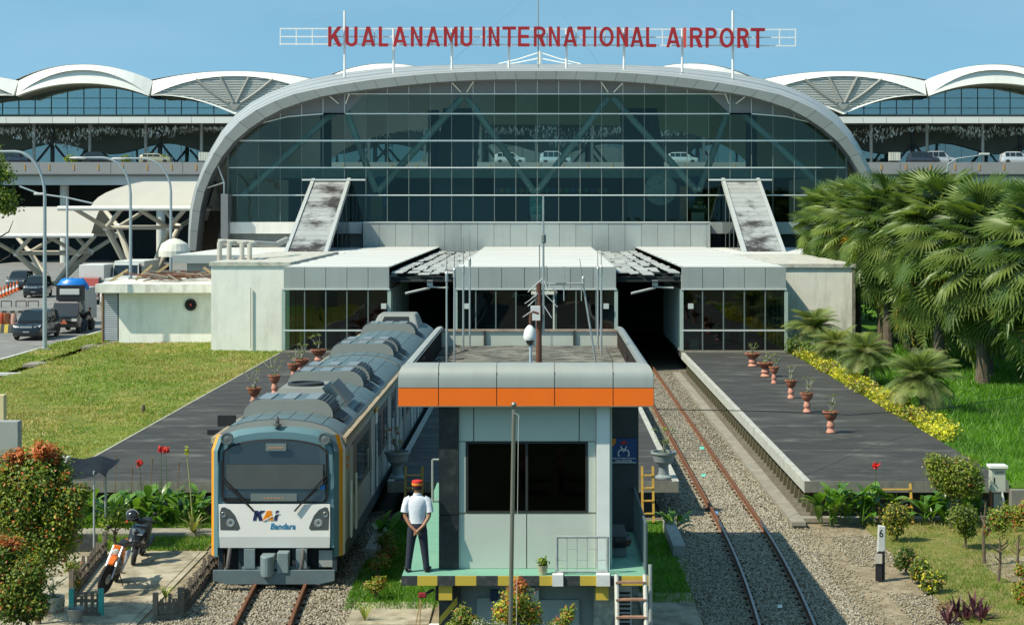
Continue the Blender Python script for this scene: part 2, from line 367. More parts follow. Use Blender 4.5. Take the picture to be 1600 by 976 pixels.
M_lawnL = ground_mat('dry mown lawn', [(.16,.21,.03),(.30,.26,.08),(.11,.17,.022)], [.25, .7], bump=.8)
M_lawnR = ground_mat('lush lawn soil', [(.06,.15,.008),(.085,.18,.012)], [.35], bump=.8)
M_lawnF = ground_mat('front lawn soil', [(.20,.20,.05),(.29,.23,.10),(.12,.16,.025)], [.7, 1.8], bump=.8)
M_asph = ground_mat('road concrete', [(.21,.21,.20),(.27,.27,.25),(.17,.17,.165)], [.2, 1.1], rough=.8, bump=.2, stain=((.08,.08,.08), .35, .5))
M_plat = ground_mat('platform concrete', [(.050,.051,.047),(.066,.066,.060),(.040,.041,.039)], [.35, 1.1], rough=.75, bump=.25, stretch=(.55,1.1,1), stain=((.17,.17,.15), .8, .7))
M_conc = ground_mat('yard concrete', [(.38,.34,.25),(.47,.43,.32),(.26,.225,.155)], [.5, 1.6], rough=.85, bump=.35, stain=((.10,.085,.06), .8, .7))
M_cope = mat('coping concrete', (.42,.43,.38), .85, var=.2, scale=3, dirt=.7, dcol=(.10,.10,.08), dscale=5, streak=.12)
M_kerb = mat('kerb concrete', (.27,.25,.20), .85, var=.25, scale=2, dirt=.5, dcol=(.09,.085,.06), dscale=3)
M_wallc = mat('stained concrete', (.19,.19,.16), .9, var=.3, scale=2, dirt=.7, dcol=(.02,.02,.016), dscale=2, streak=.2)
M_bed = ground_mat('ballast bed', [(.17,.155,.12),(.25,.23,.18),(.10,.09,.07)], [3, 14], bump=1.0, bscale=35)
def sheet(name, x0, x1, y0, y1, z, m): return struct(MB().add([(x0,y0,z),(x1,y0,z),(x1,y1,z),(x0,y1,z)], [(0,1,2,3)]), name, m)
sheet('ground', -3000, 3000, -500, 5000, -.45, M_far)
struct(MB().box(-45, 45, 34.5, 48.9, -.4, -.03), 'yard_ground', M_dirt)
struct(MB().box(-45, 45, -20, 34.5, -.4, -.03), 'unseen_dark_ground', ground_mat('unseen dark ground', [(.035,.05,.012),(.06,.07,.02),(.03,.03,.015)], [.4, 2.0]))  # unseen ground, coloured dark so the cabin window reflects a darker tone
struct(MB().box(-8.6, 7.6, 48.9, 175, -.4, -.035), 'track_bed', M_bed)
def undulate(x, y): return .05*math.sin(x*.9+y*.31)+.05*math.sin(y*.47-x*.2)
def lawn(name, x0, x1, y0, y1, z, m, nx=24, ny=40, drop=None):
    vs = []; fs = []
    for j in range(ny+1):
        for i in range(nx+1):
            x = x0+(x1-x0)*i/nx; y = y0+(y1-y0)*j/ny
            e = min(1, min(i, nx-i)/2, min(j, ny-j)/2); vs.append((x, y, z+undulate(x, y)*e))
    for j in range(ny):
        for i in range(nx): a = j*(nx+1)+i; fs.append((a, a+1, a+nx+2, a+nx+1))
    b = len(vs); vs += [(x0,y0,z-1.2),(x1,y0,z-1.2)]; fs.append((0, b, b+1, nx))
    b = len(vs); vs += [(x0,y1,z-1.2)]; fs.append((0, ny*(nx+1), b, b-2))
    return struct(MB().add(vs, fs), name, m, smooth=True)
lawn('lawn', -24.15, -13.42, 49.0, 102, .86, M_lawnL)
lawn('verge', -27.6, -25.25, 40, 112, .74, M_lawnL, 8, 40)
lawn('lawn', 12.78, 70, 49.0, 140, .84, M_lawnR, 40, 50)
struct(MB().box(-25.3, -24.0, 45, 112, -.4, .25), 'ditch', M_wallc)
sheet('road', -75, -27.55, 20, 300, .62, M_asph)
sheet('forecourt', -27.6, -9, 102, 300, .66, M_asph)
struct(MB().box(-27.62, -27.46, 40, 140, .3, .76), 'kerb', mat('road edge paint', (.62,.62,.58), .8, var=.2, scale=4))
fl = lawn('lawn', 8.6, 45, 25, 48.2, .03, M_lawnF, 30, 24)
# painted lane lines on the road
for k in range(9):
    y = 60+k*9
    sheet('lane_marking', -34.1, -33.95, y, y+4, .626, mat('lane paint', (.6,.6,.56), .7, var=.25, scale=6))
sheet('red_paving', -30.5, -25.5, 126, 140, .668, mat('red paving', (.27,.075,.055), .85, var=.25, scale=1.5))
# yard of the booth: concrete slabs, each a piece of its own
yd = struct(MB().box(-13.1, -8.25, 35.0, 44.3, -.2, .0), 'concrete_yard', M_conc)
for (x0, x1, y0, y1) in [(-12.95,-10.7,35.1,38.0),(-10.66,-8.4,35.1,37.4),(-12.95,-10.9,38.04,41.2),(-10.86,-8.4,37.44,40.6),(-12.9,-10.6,41.24,44.2),(-10.56,-8.4,40.64,44.1)]:
    MB().box(x0, x1, y0, y1, -.01, .012+.008*random.random()).build('slab', M_conc, yd)
ap = struct(MB().box(-4.0, -2.3, 32, 38.6, -.2, .0), 'concrete_apron', M_conc)
for k, (x0, x1, y0, y1) in enumerate([(-3.95,-2.4,32,34.6),(-3.9,-2.35,34.64,36.4),(-3.8,-2.3,36.44,38.5)]):
    MB().box(x0, x1, y0, y1, -.01, .012+.01*k/3).build('slab', M_conc, ap)
struct(MB().box(-13.2, -8.3, 46.1, 46.9, -.2, .10), 'kerb', M_kerb)       # concrete path edge behind the scooter
sheet('lawn', -13.0, -8.3, 44.3, 46.1, .0, M_lawnF); sheet('lawn', -13.2, -8.3, 46.9, 48.7, .0, M_lawnF)
sheet('lawn', -4.25, -2.1, 38.6, 48.6, .0, M_lawnR); sheet('lawn', 2.2, 3.5, 39.5, 48.6, .0, M_lawnR); sheet('concrete_path', 2.1, 3.3, 30, 39.5, .004, M_conc)
# station platforms: slab, pale coping along the edge, buttresses in the shade under it
M_dkw = mat('recess concrete in painted shade', (.05,.05,.04), .9, var=.3, scale=2)  # recess shade under the slab is put into this dark colour
def platform(name, x0, x1, y0, y1, left=True, right=True):
    p = struct(MB().box(x0, x1, y0, y1, .72, 1.0), name, M_plat)
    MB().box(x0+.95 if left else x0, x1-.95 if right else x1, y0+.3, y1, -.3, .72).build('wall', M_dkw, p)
    MB().box(x0+.004, x1-.004, y0-.02, y0+.004, .70, 1.003).build('end_beam', M_wallc, p)
    for side, on in ((x0, left), (x1, right)):
        if not on: continue
        d = 1 if side == x0 else -1
        y = y0
        while y < 92:
            L = 2.4; a, b = sorted((side-d*.012, side+d*.17)); MB().box(a, b, y+.006, min(y+L, 92.2)-.006, .69, 1.006).build('coping', M_cope, p); y += L
    return p
P1 = platform('platform', -13.42, -7.62, 49, 138, False, True)
P2 = platform('platform', -4.2, 3.75, 49, 138)
P3 = platform('platform', 7.2, 12.78, 49, 138, True, False)
m_but = mat('mossy concrete in painted shade', (.10,.095,.055), .9, var=.35, scale=5)  # moss tint, darkened further for the shade under the platform
bt = None
for k in range(54):
    y = 49.35+k*.8
    if bt is None: bt = MB().add([(7.4,y,-.1),(8.1,y,-.1),(8.1,y,.7),(7.5,y,.7),(7.4,y+.16,-.1),(8.1,y+.16,-.1),(8.1,y+.16,.7),(7.5,y+.16,.7)],
                                [(0,1,2,3),(7,6,5,4),(0,3,7,4),(1,5,6,2),(0,4,5,1),(3,2,6,7)]).build('buttress', m_but, P3)
    else: inst(bt, P3, bt.location+V((0, .8*k, 0)))
# faint lighter construction joints across the platforms
m_joint = mat('joint mortar', (.16,.16,.14), .9, var=.5, scale=4)
for p, (x0, x1) in ((P1, (-13.4,-7.8)), (P3, (7.4,12.77)), (P2, (-4.0,3.55))):
    for y in (55.2, 61.5, 68.1, 74, 80.2, 86.4):
        MB().box(x0, x1, y, y+.05, .99, 1.003).build('joint', m_joint, p)
MB().box(-13.46, -13.40, 49.0, 92, .7, 1.012).build('edging', mat('edging mortar', (.40,.39,.32), .9, var=.3, scale=4), P1)
for y0 in range(47, 92, 3): 
    pass
kb = struct(MB().box(6.66, 6.99, 47.6, 90.5, -.3, .10), 'track_kerb', M_kerb)
for k in range(18): MB().box(6.64, 7.01, 47.5+k*2.4, 47.5+k*2.4+2.385, .05, .15+.012*random.random()).build('kerb_stone', M_kerb, kb)
fk = struct(MB().box(6.64, 13.2, 48.25, 48.55, -.3, .08), 'wall_footing', M_kerb)
for k in range(5): MB().box(6.7+k*1.3, 6.7+k*1.3+1.285, 48.22, 48.58, .02, .13).build('kerb_stone', M_kerb, fk)
struct(MB().box(12.78, 45, 48.7, 49.05, -.3, .80), 'retaining_wall', M_wallc)
# tracks
M_rust = mat('rusty rail', (.17,.075,.038), .75, .2, var=.35, scale=6)
M_head = mat('polished rail head', (.28,.28,.29), .34, 1.0, var=.15, scale=8, dirt=.6, dcol=(.12,.06,.03), dscale=5)
M_slp = mat('sleeper concrete', (.20,.19,.16), .9, var=.3, scale=5, rand=.2)
M_clip = mat('rail clip', (.045,.02,.012), .8, .3, var=.3, scale=9)
def xl(y): return -5.93+(.30*((47-y)/10.5)**2 if y < 47 else 0)
def xr(y): return 5.27-(.32*((48.5-y)/12)**2 if y < 48.5 else 0)
def track(name, fx, y0, y1, shiny_to):
    t = bpy.data.objects.new(name, None); COL.objects.link(t); t['kind'] = 'structure'; ORG[t.name] = V((0,0,0))
    for sd in (-.553, .553):
        for a, b, shiny in ((y0, shiny_to, True), (shiny_to, y1, False)):
            if b <= a: continue
            n = max(2, int((b-a)/1.2)) if a < 49 else 2; ys = [a+(b-a)*i/n for i in range(n+1)]
            prof = [(-.06,-.02),(.06,-.02),(.06,0),(.012,.02),(.012,.115),(.034,.125),(.034,.16),(-.034,.16),(-.034,.125),(-.012,.115),(-.012,.02),(-.06,0)]
            rr = [[V((fx(y)+sd+p[0], y, p[1])) for p in prof] for y in ys]
            rail = MB().loft(rr).build('rail', M_rust, t)
            hd = MB().loft([[V((fx(y)+sd+p[0], y, p[1])) for p in [(-.027,.1595),(.027,.1595),(.025,.165),(-.025,.165)]] for y in ys])
            hd.build('rail_head', M_head if shiny else M_rust, rail)
    s0 = None; y = y0; cl = MB()
    while y < min(y1, 92):
        if s0 is None: s0 = MB().add([(-.95,-.11,-.15),(.95,-.11,-.15),(.95,.11,-.15),(-.95,.11,-.15),(-.93,-.09,.0),(.93,-.09,.0),(.93,.09,.0),(-.93,.09,.0)],
                                     [(0,3,2,1),(4,5,6,7),(0,1,5,4),(1,2,6,5),(2,3,7,6),(3,0,4,7)]).build('sleeper', M_slp, t); s0.location = (fx(y), y, -.004)
        else: inst(s0, t, (fx(y), y, -.004+.008*random.random()))
        if y < 60:
            for sd in (-.553, .553):
                for e in (-.09, .09): cl.cbox((fx(y)+sd+e, y, .022), .06, .07, .045)
        y += .6
    o = cl.build('rail_clips', M_clip, t); o['kind'] = 'stuff'
    return t
track('railway_track', xl, 31, 138, 33)
track('railway_track', xr, 31, 138, 47.6)
# ballast stones
M_st = [mat('ballast grey', (.26,.235,.175), .9, var=.3, scale=20), mat('ballast pale', (.37,.345,.27), .9, var=.25, scale=20), mat('ballast brown', (.17,.135,.085), .9, var=.3, scale=20)]
def stones(name, pts, size, mats, wts, sq=.75):
    n = len(pts); base = np.array([(1,0,0),(-1,0,0),(0,1,0),(0,-1,0),(0,0,1),(0,0,-1)], np.float32)
    tri = np.array([(0,2,4),(2,1,4),(1,3,4),(3,0,4),(2,0,5),(1,2,5),(3,1,5),(0,3,5)], np.int32)
    sz = size*(.55+.9*rng.random((n,1,1)))*(.6+.7*rng.random((n,6,1)))
    ang = rng.random(n)*6.28; til = (rng.random(n)-.5)*1.6; ca, sa = np.cos(ang), np.sin(ang); ct, st = np.cos(til), np.sin(til)
    rot = np.stack([np.stack([ca, -sa*ct, sa*st], 1), np.stack([sa, ca*ct, -ca*st], 1), np.stack([0*ca, st, ct], 1)], 1)
    v = np.einsum('nij,nkj->nki', rot, base[None]*sz)*np.array([1,1,sq])
    v = v+np.asarray(pts)[:, None, :]
    f = tri[None]+(np.arange(n)*6)[:, None, None]
    mi = np.repeat(rng.choice(len(mats), n, p=wts), 8)
    o = npmesh(name, v.reshape(-1,3), f.reshape(-1,3), mats, mi); o['kind'] = 'stuff'; return o
def scatter(n, x0, x1, y0, y1, z=0., dens=None):
    # denser near the camera
    y = y0*((y1/y0)**rng.random(n)); x = x0+(x1-x0)*rng.random(n)
    return np.stack([x, y, np.full(n, z)], 1)
pl = scatter(30000, -8.1, -3.9, 33, 50, .0); pl[:, 2] += .02*np.sin(pl[:, 0]*5)
stones('ballast', pl, .031, M_st, [.5,.3,.2])
stones('ballast', np.concatenate([scatter(38000, 3.3, 6.66, 34, 60, .0), scatter(9000, 3.8, 6.66, 60, 92, .0)]), .032, M_st, [.45,.35,.2])
g = scatter(9000, 6.0, 8.7, 34, 47.6, -.012); g = g[rng.random(len(g)) < np.clip(1.5-(g[:,0]-6)*1.0, .06, 1)]
g2 = scatter(1500, 7.4, 8.8, 42.5, 46.5, -.01); g3 = scatter(1500, 7.6, 9.2, 36, 39.5, -.01)
stones('gravel', np.concatenate([g, g2, g3]), .024, M_st, [.5,.35,.15])
# grass blades
def grass(name, x0, x1, y0, y1, n, h, wd, mats, wts, zf, keep=None, lean=.5):
    p = scatter(n, x0, x1, y0, y1)
    if keep is not None: p = p[keep(p)]
    n = len(p); p[:, 2] = zf(p)
    a = rng.random(n)*6.28; hh = h*(.4+.9*rng.random(n))*(.65+.7*(.5+.5*np.sin(p[:,0]*1.3+np.sin(p[:,1]*.8)*2)))
    ww = wd*(1+(p[:, 1]-36)/60)
    d = np.stack([np.cos(a), np.sin(a), 0*a], 1); t = np.stack([rng.normal(size=n)*lean, rng.normal(size=n)*lean, 0*a], 1)*hh[:, None]; t[:, 2] = hh
    v = np.stack([p-d*ww[:, None], p+d*ww[:, None], p+t], 1).reshape(-1, 3)
    o = npmesh(name, v, np.arange(n*3).reshape(n, 3), mats, grass_mix(p, mats, wts)); o['kind'] = 'stuff'; return o
def grass_mix(p, mats, wts):
    n = len(p); mi = rng.choice(len(mats), n, p=wts)
    pt_ = np.sin(p[:,0]*.45+2*np.sin(p[:,1]*.17))+np.sin(p[:,1]*.28+p[:,0]*.6+1.3*np.sin(p[:,0]*.9))+rng.normal(size=n)*.45
    mi = np.where((pt_ > .8) & (rng.random(n) < .7), 1, mi); return np.where((pt_ < -.9) & (rng.random(n) < .7), 2, mi)
G_l = [leafmat('grass olive', (.21,.26,.03), .35), leafmat('grass straw', (.36,.29,.10), .3), leafmat('grass fresh', (.14,.24,.02), .35)]
G_r = [leafmat('grass lush', (.075,.20,.008), .4), leafmat('grass bright', (.12,.27,.012), .4), leafmat('grass deep', (.045,.13,.008), .35)]
und = lambda p: .05*np.sin(p[:,0]*.9+p[:,1]*.31)+.05*np.sin(p[:,1]*.47-p[:,0]*.2)
tag(grass('grass', -24.4, -13.5, 49, 101, 52000, .075, .015, G_l, [.5,.3,.2], lambda p: .86+und(p)), 'short sunburnt grass on the sloping lawn left of the platform', 'grass')
tag(grass('grass', -27.5, -25.0, 60, 108, 9000, .10, .018, G_l, [.6,.1,.3], lambda p: .74+und(p)), 'grass strip between the road and the ditch', 'grass')
tag(grass('grass', 12.9, 32, 49.1, 100, 90000, .26, .014, G_r, [.45,.35,.2], lambda p: .84+und(p)), 'tall bright green grass under the palms', 'grass')
tag(grass('grass', 8.5, 22, 34, 48.2, 42000, .075, .010, G_l+G_r[:1], [.35,.3,.15,.2], lambda p: .03+und(p), lambda p: p[:,0]-8.5 > .5*rng.random(len(p))), 'patchy dry grass round the shrubs beside the gravel path', 'grass')
tag(grass('grass', -13.1, -8.35, 44.3, 46.1, 5000, .14, .012, G_r+G_l[:1], [.3,.3,.1,.3], lambda p: 0*p[:,0]), 'grass strip behind the parked scooter', 'grass')
tag(grass('grass', -13.1, -8.3, 46.9, 48.7, 5000, .16, .012, G_r+G_l[:1], [.3,.2,.2,.3], lambda p: 0*p[:,0]), 'grass at the foot of the canna bed', 'grass')
tag(grass('grass', -4.2, -2.2, 37.8, 48.4, 9000, .11, .010, G_r, [.4,.3,.3], lambda p: 0*p[:,0]), 'green grass between the train and the signal cabin', 'grass')
tag(grass('grass', 2.25, 3.3, 38.5, 48.4, 4000, .10, .010, G_r, [.4,.2,.4], lambda p: 0*p[:,0]), 'shaded grass right of the signal cabin', 'grass')
# ---------------------------------------------------------------- station hall
M_clad = mat('grey cladding', (.33,.37,.355), .5, .1, var=.10, scale=.8, rand=.06, dirt=.25, dcol=(.16,.17,.155), dscale=1.2, streak=.15)
M_gab = mat('gable cladding', (.20,.21,.215), .5, .3, var=.10, scale=.6, rand=.05)
M_shell = mat('standing seam roof', (.44,.46,.45), .42, .25, var=.08, scale=.5, dirt=.15, dcol=(.35,.36,.34), dscale=.6, stretch=(1,.2,1))
M_white = mat('white plaster', (.80,.80,.74), .85, var=.07, scale=1.2, dirt=.35, dcol=(.33,.33,.26), dscale=1.6, streak=.22)
M_wroof = mat('white roof sheet', (.60,.61,.58), .7, var=.06, scale=.6, dirt=.30, dcol=(.42,.42,.38), dscale=.5, stretch=(.35,1.4,1))
M_alu = mat('aluminium transom', (.72,.74,.68), .4, .4, var=.05, scale=2)
M_mul = mat('aluminium mullion', (.13,.17,.16), .6, .0, var=.05, scale=2)
M_tubeg = mat('steel strut', (.66,.68,.66), .5, .0, var=.08, scale=2)
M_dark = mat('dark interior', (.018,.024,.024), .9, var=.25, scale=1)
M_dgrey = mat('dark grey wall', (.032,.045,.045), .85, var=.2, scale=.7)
G_hall = glass('hall glass', (.46,.63,.58), .035, .02, (.55,.75,.7))
G_pav = glass('pavilion glass', (.35,.50,.45), .07)
DG = 141.0; CX = 837.5
fo = [(296,392),(299,340),(307,298),(322,262),(345,222),(372,192),(400,172),(450,150),(500,138.5),(550,129.5),(600,122.5),(650,117.5),(700,114),(770,111.5),(837.5,111)]
fi = [(306,392),(311,340),(319,300),(334,266),(356,232),(378,210),(400,194),(437,172),(500,151.5),(550,143),(600,137),(650,131.5),(700,127.5),(770,124.5),(837.5,124)]
si = [(294,390),(296,335),(303,300),(318,258),(337,220),(362,185),(400,155),(450,133),(490,122),(540,113.5),(600,107),(650,103.5),(707,101.5),(770,100.5),(837.5,100.5)]
def full(c): return c+[(2*CX-x, y) for x, y in reversed(c[:-1])]
def resample(pts, n):
    a = np.array(pts, float); d = np.r_[0, np.cumsum(np.linalg.norm(np.diff(a, axis=0), axis=1))]; t = np.linspace(0, d[-1], n+1)
    return [(np.interp(q, d, a[:, 0]), np.interp(q, d, a[:, 1])) for q in t]
def smooth_curve(pts, k=6):
    a = [V((x, y, 0)) for x, y in pts]; a = [2*a[0]-a[1]]+a+[2*a[-1]-a[-2]]; out = []
    for i in range(1, len(a)-2):
        for j in range(k):
            t = j/k; p0, p1, p2, p3 = a[i-1:i+3]
            q = .5*((2*p1)+(p2-p0)*t+(2*p0-5*p1+4*p2-p3)*t*t+(3*p1-p0-3*p2+p3)*t**3); out.append((q.x, q.y))
    out.append((a[-2].x, a[-2].y)); return out
hall = thing('station_hall', 'railway station hall with arched roof and wide dark glass front', 'building', (X(837.5,139), 141, 0))
NP = 44
FO, FI, SI = [resample(smooth_curve(full(c)), NP) for c in (fo, fi, si)]
# the fascia: separate curved panels
for i in range(NP):
    a, b, c, d = W(*FO[i],139), W(*FO[i+1],139), W(*FI[i+1],139), W(*FI[i],139)
    u = (b-a)*.008; jit = V((0, .03*random.random(), 0))
    MB().prism([a+u+jit, b-u+jit, c-u+jit, d+u+jit], (0,.25,0)).build('fascia_panel', mat('arch fascia', (.20,.225,.22), .6, .0, var=.08, scale=.8, rand=.06), hall)
# roof shell and soffit
sh = MB(); rings = []
for D, w8 in ((139.05,0),(143,.3),(149,.62),(157,.9),(165,1)):
    rings.append([W(FO[i][0]+(SI[i][0]-FO[i][0])*w8, FO[i][1]+(SI[i][1]-FO[i][1])*w8, D) for i in range(NP+1)])
for D, k in ((176,.96),(186,.88),(192,.80)):
    rings.append([V((q.x*k, D, q.z*k)) for q in rings[4]])
sh.loft(rings, 0, False, False); sh.build('roof_shell', M_shell, hall, smooth=True, ang=60)
# long seams running with the arch
for k in (1,2,3,4):
    for tt in (.5,):
        sm = MB().path([rings[k-1][i].lerp(rings[k][i], tt)+V((0,0,.02)) for i in range(NP+1)], .035, 4, 0, False); sm.build('roof_seam', M_shell, hall)
sf = MB(); sf.loft([[W(*FI[i],139) for i in range(NP+1)], [V((W(*FI[i],139).x, DG+.5, W(*FI[i],139).z)) for i in range(NP+1)]], 0, False, False)
sf.build('soffit', M_gab, hall, smooth=True, ang=60)
# glazing grid
gt = [(352,240),(370,218),(400,195),(450,182.5),(505,178),(539.5,178)]
def gtop(x):
    x = min(x, 2*839.5-x)
    if x >= 539.6: return 147.
    return float(np.interp(x, [p[0] for p in gt], [p[1] for p in gt]))
def fin(x):
    a = FI; xs = [p[0] for p in a]; return float(np.interp(x, xs, [p[1] for p in a]))
cols = [357]+[839.5+33.45*k for k in range(-14, 15)]+[1322]
rows = [348, 305, 262, 220, 178, 147]
def pt(px, py, off=0): return W(px, py, DG)+V((0, off, 0))
for i in range(len(cols)-1):
    x0, x1 = cols[i]+.6, cols[i+1]-.6
    for j in range(5):
        yb = rows[j]-.6; t0 = max(rows[j+1]+.6, gtop(x0+1e-3)+.5); t1 = max(rows[j+1]+.6, gtop(x1-1e-3)+.5)
        if yb-t0 < 2 and yb-t1 < 2: continue
        t0 = min(t0, yb-.5); t1 = min(t1, yb-.5)
        MB().add([pt(x0,yb), pt(x1,yb), pt(x1,t1), pt(x0,t0)], [(0,1,2,3)]).build('pane', G_hall, hall)
    # gable panel over the glass
    g0, g1 = gtop(x0+1e-3), gtop(x1-1e-3)
    a0, a1 = min(fin(x0)-3, g0-1), min(fin(x1)-3, g1-1)
    MB().prism([pt(x0,g0,-.05), pt(x1,g1,-.05), pt(x1,a1,-.05), pt(x0,a0,-.05)], (0,.12,0)).build('gable_panel', M_gab, hall)
    if i:
        x = cols[i]; yt = gtop(x) if abs(x-839.5) > 300 else 147
        MB().beam(pt(x,348,-.03), pt(x,yt,-.03), .05, .12).build('mullion', M_mul, hall)
        MB().beam(pt(x,yt,-.07), pt(x,fin(x)-2,-.07), .05, .08).build('gable_joint', M_alu, hall)
for j, y in enumerate(rows):
    x0 = 357 if y > 236 else {220:368, 178:505, 147:539.5}[y]
    MB().beam(pt(x0,y,-.08), pt(2*839.5-x0,y,-.08), .12, .09 if y != 220 else .12).build('transom', M_alu, hall)
for sgn in (0, 1):
    q = [(x if not sgn else 2*839.5-x, y) for x, y in gt[1:]]
    for a, b in zip(q, q[1:]): MB().beam(pt(*a,-.08), pt(*b,-.08), .12, .09).build('transom', M_alu, hall)
    xx = 357 if not sgn else 1322
    MB().beam(pt(xx,348,-.06), pt(xx,232,-.06), .16, .2).build('edge_post', M_mul, hall)
    for x0, x1 in ((515,529),(546,540),(706,720),(740,729)):
        ax, bx = (x0, x1) if not sgn else (2*839.5-x0, 2*839.5-x1)
        MB().tube(W(ax,fin(ax)+2,140), W(bx,162 if x0 < 600 else 144,140.7), .05, n=6).build('stay', M_alu, hall)
# big steel struts behind the glass
for a, b in [((722,153),(590,300)),((730,153),(836,302)),((950,153),(837,302)),((958,153),(1090,300)),((540,170),(588,300)),((1139,170),(1092,300)),((525,172),(380,305)),((1154,172),(1299,305))]:
    MB().tube(W(*a,141.9), W(*b,141.9), .27, n=12).build('strut', M_tubeg, hall, smooth=True)
# inside: floors, dark lower walls, escalator flights, interior columns
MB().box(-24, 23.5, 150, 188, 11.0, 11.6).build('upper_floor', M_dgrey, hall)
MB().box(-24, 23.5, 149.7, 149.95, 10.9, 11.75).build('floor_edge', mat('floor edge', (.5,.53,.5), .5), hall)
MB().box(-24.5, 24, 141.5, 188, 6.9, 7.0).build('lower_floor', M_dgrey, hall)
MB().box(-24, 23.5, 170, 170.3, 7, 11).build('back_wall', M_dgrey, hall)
for x in (-19,-9.5,9,18.5): MB().tube((x,158,7), (x,158,17), .5, n=12).build('column', M_dgrey, hall, smooth=True)
for x in (-9,7.2):
    MB().add([(x,146,7),(x+3.4,146,7),(x+3.4,164,17.5),(x,164,17.5),(x,146,6.2),(x+3.4,146,6.2),(x+3.4,164,16.7),(x,164,16.7)], [(0,1,2,3),(7,6,5,4),(0,4,5,1),(3,2,6,7),(0,3,7,4),(1,5,6,2)]).build('escalator', mat('escalator side', (.17,.2,.2), .6), hall)
fr = MB(); cs = 3
for k in range(18):
    x0 = X(765,145)+k*.55; fr.add([(x0,152,9.9),(x0+.27,152,9.62),(x0+.55,152,9.9),(x0+.27,152,10.18)], [(0,1,2,3)], k%3)
fr.build('frieze', [mat('frieze blue', (.03,.12,.35), .6), mat('frieze ochre', (.4,.28,.05), .6), mat('frieze green', (.04,.25,.12), .6)], hall)
MB().box(X(828,142.4), X(848,142.4), 142.2, 143, Z(335,142), Z(306,142)).build('wrapped_column', mat('teal print', (.04,.30,.28), .6, var=.8, scale=3, dirt=.6, dcol=(.5,.55,.5), dscale=3), hall)
MB().box(X(829,142.4), X(847,142.4), 142.2, 143, 7.0, Z(335,142)).build('column_base', mat('pale plinth', (.55,.6,.55), .6), hall)
MB().box(X(580,143), X(598,143), 142.6, 143.3, 7, Z(306,143)).build('column', mat('ochre column', (.22,.19,.08), .7), hall)
for px in (597, 1086): MB().box(X(px-8,144), X(px+8,144), 144, 144.1, Z(322,144), Z(276,144)).build('banner', mat('blue banner', (.015,.12,.32), .6), hall)
MB().box(X(1062,144), X(1074,144), 144, 144.1, Z(343,144), Z(291,144)).build('banner', mat('orange banner', (.45,.2,.05), .6), hall)
kb_ = MB().prism([W(1079,334,143),W(1106,334,143),W(1103,320,143),W(1098,309,143),W(1092,306,143),W(1086,309,143),W(1082,320,143)], (0,.1,0)).build('shop_sign', mat('sign green', (.01,.05,.04), .5), hall)
m_wt = mat('sign white', (.75,.78,.74), .5, var=0)
text_obj('MECCA', 'lettering', m_wt, kb_, (X(1083,143), X(1103,143), Z(326,143), Z(321,143)), 142.98, .02, .02)
MB().prism([W(1090,318,143)-V((0,.03,0)),W(1096,318,143)-V((0,.03,0)),W(1096.5,314,143)-V((0,.03,0)),W(1093,316,143)-V((0,.03,0)),W(1089.5,314,143)-V((0,.03,0))], (0,.02,0)).build('sign_logo', mat('logo yellow', (.6,.5,.15), .5), kb_)
MB().box(X(1080,142.6), X(1100,142.6), 142.3, 143, 7.0, Z(332,142.6)).build('counter', mat('pale plinth', (.55,.6,.55), .6), hall)
rl = MB().lathe([(.02,-.05),(1.3,-.05),(1.3,.05),(.02,.05)], W(1032,296,145), 20, 0, 'y').build('logo_disc', mat('logo disc', (.45,.5,.5), .6, var=.5, scale=6, dirt=.5, dcol=(.4,.15,.03), dscale=2), hall)
# grey parapet below the glass, panel by panel; side walls
px = 567.0
while px < 1108:
    x1 = min(px+25.6, 1110); MB().box(X(px,138.2)+.012, X(x1,138.2)-.012, 138.2+.02*random.random(), 138.6, 5.0, Z(348,138.2)).build('parapet_panel', M_clad, hall); px = x1
MB().box(X(567,138.2), X(1110,138.2), 138.15, 141, Z(348,138.2), Z(346.8,138.2)).build('parapet_cap', M_alu, hall)
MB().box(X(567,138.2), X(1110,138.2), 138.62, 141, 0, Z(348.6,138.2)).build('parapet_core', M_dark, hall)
for a, b in ((345,566),(1111,1330)):
    MB().box(X(a,140), X(b,140), 140, 140.9, Z(365,140), Z(347,140)).build('side_wall', M_white if a < 400 else M_clad, hall)
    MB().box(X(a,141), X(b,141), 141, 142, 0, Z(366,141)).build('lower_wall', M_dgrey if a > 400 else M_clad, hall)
MB().box(X(345,139), X(356,139), 139, 140.9, 3, Z(303,139)).build('pier', M_gab, hall)
lamp_b = MB().tube(W(333,240,139.6), W(350,285,139.6), .06, n=6).tube(W(350,285,139.6), W(322,294,139.6), .06, n=6).tube(W(350,285,139.6), W(350,305,139.6), .06, n=6).build('edge_stay', M_alu, hall)
# lattice truss seen under the left springing of the arch
lt = MB()
for k in range(6):
    lt.tube(W(312+k*4,392,144), W(330+k*4,330,146), .12, n=6); lt.tube(W(345-k*4,392,145), W(312+k*3,345,146), .10, n=6)
lt.build('edge_truss', mat('brown truss', (.16,.13,.09), .7, var=.2), hall)
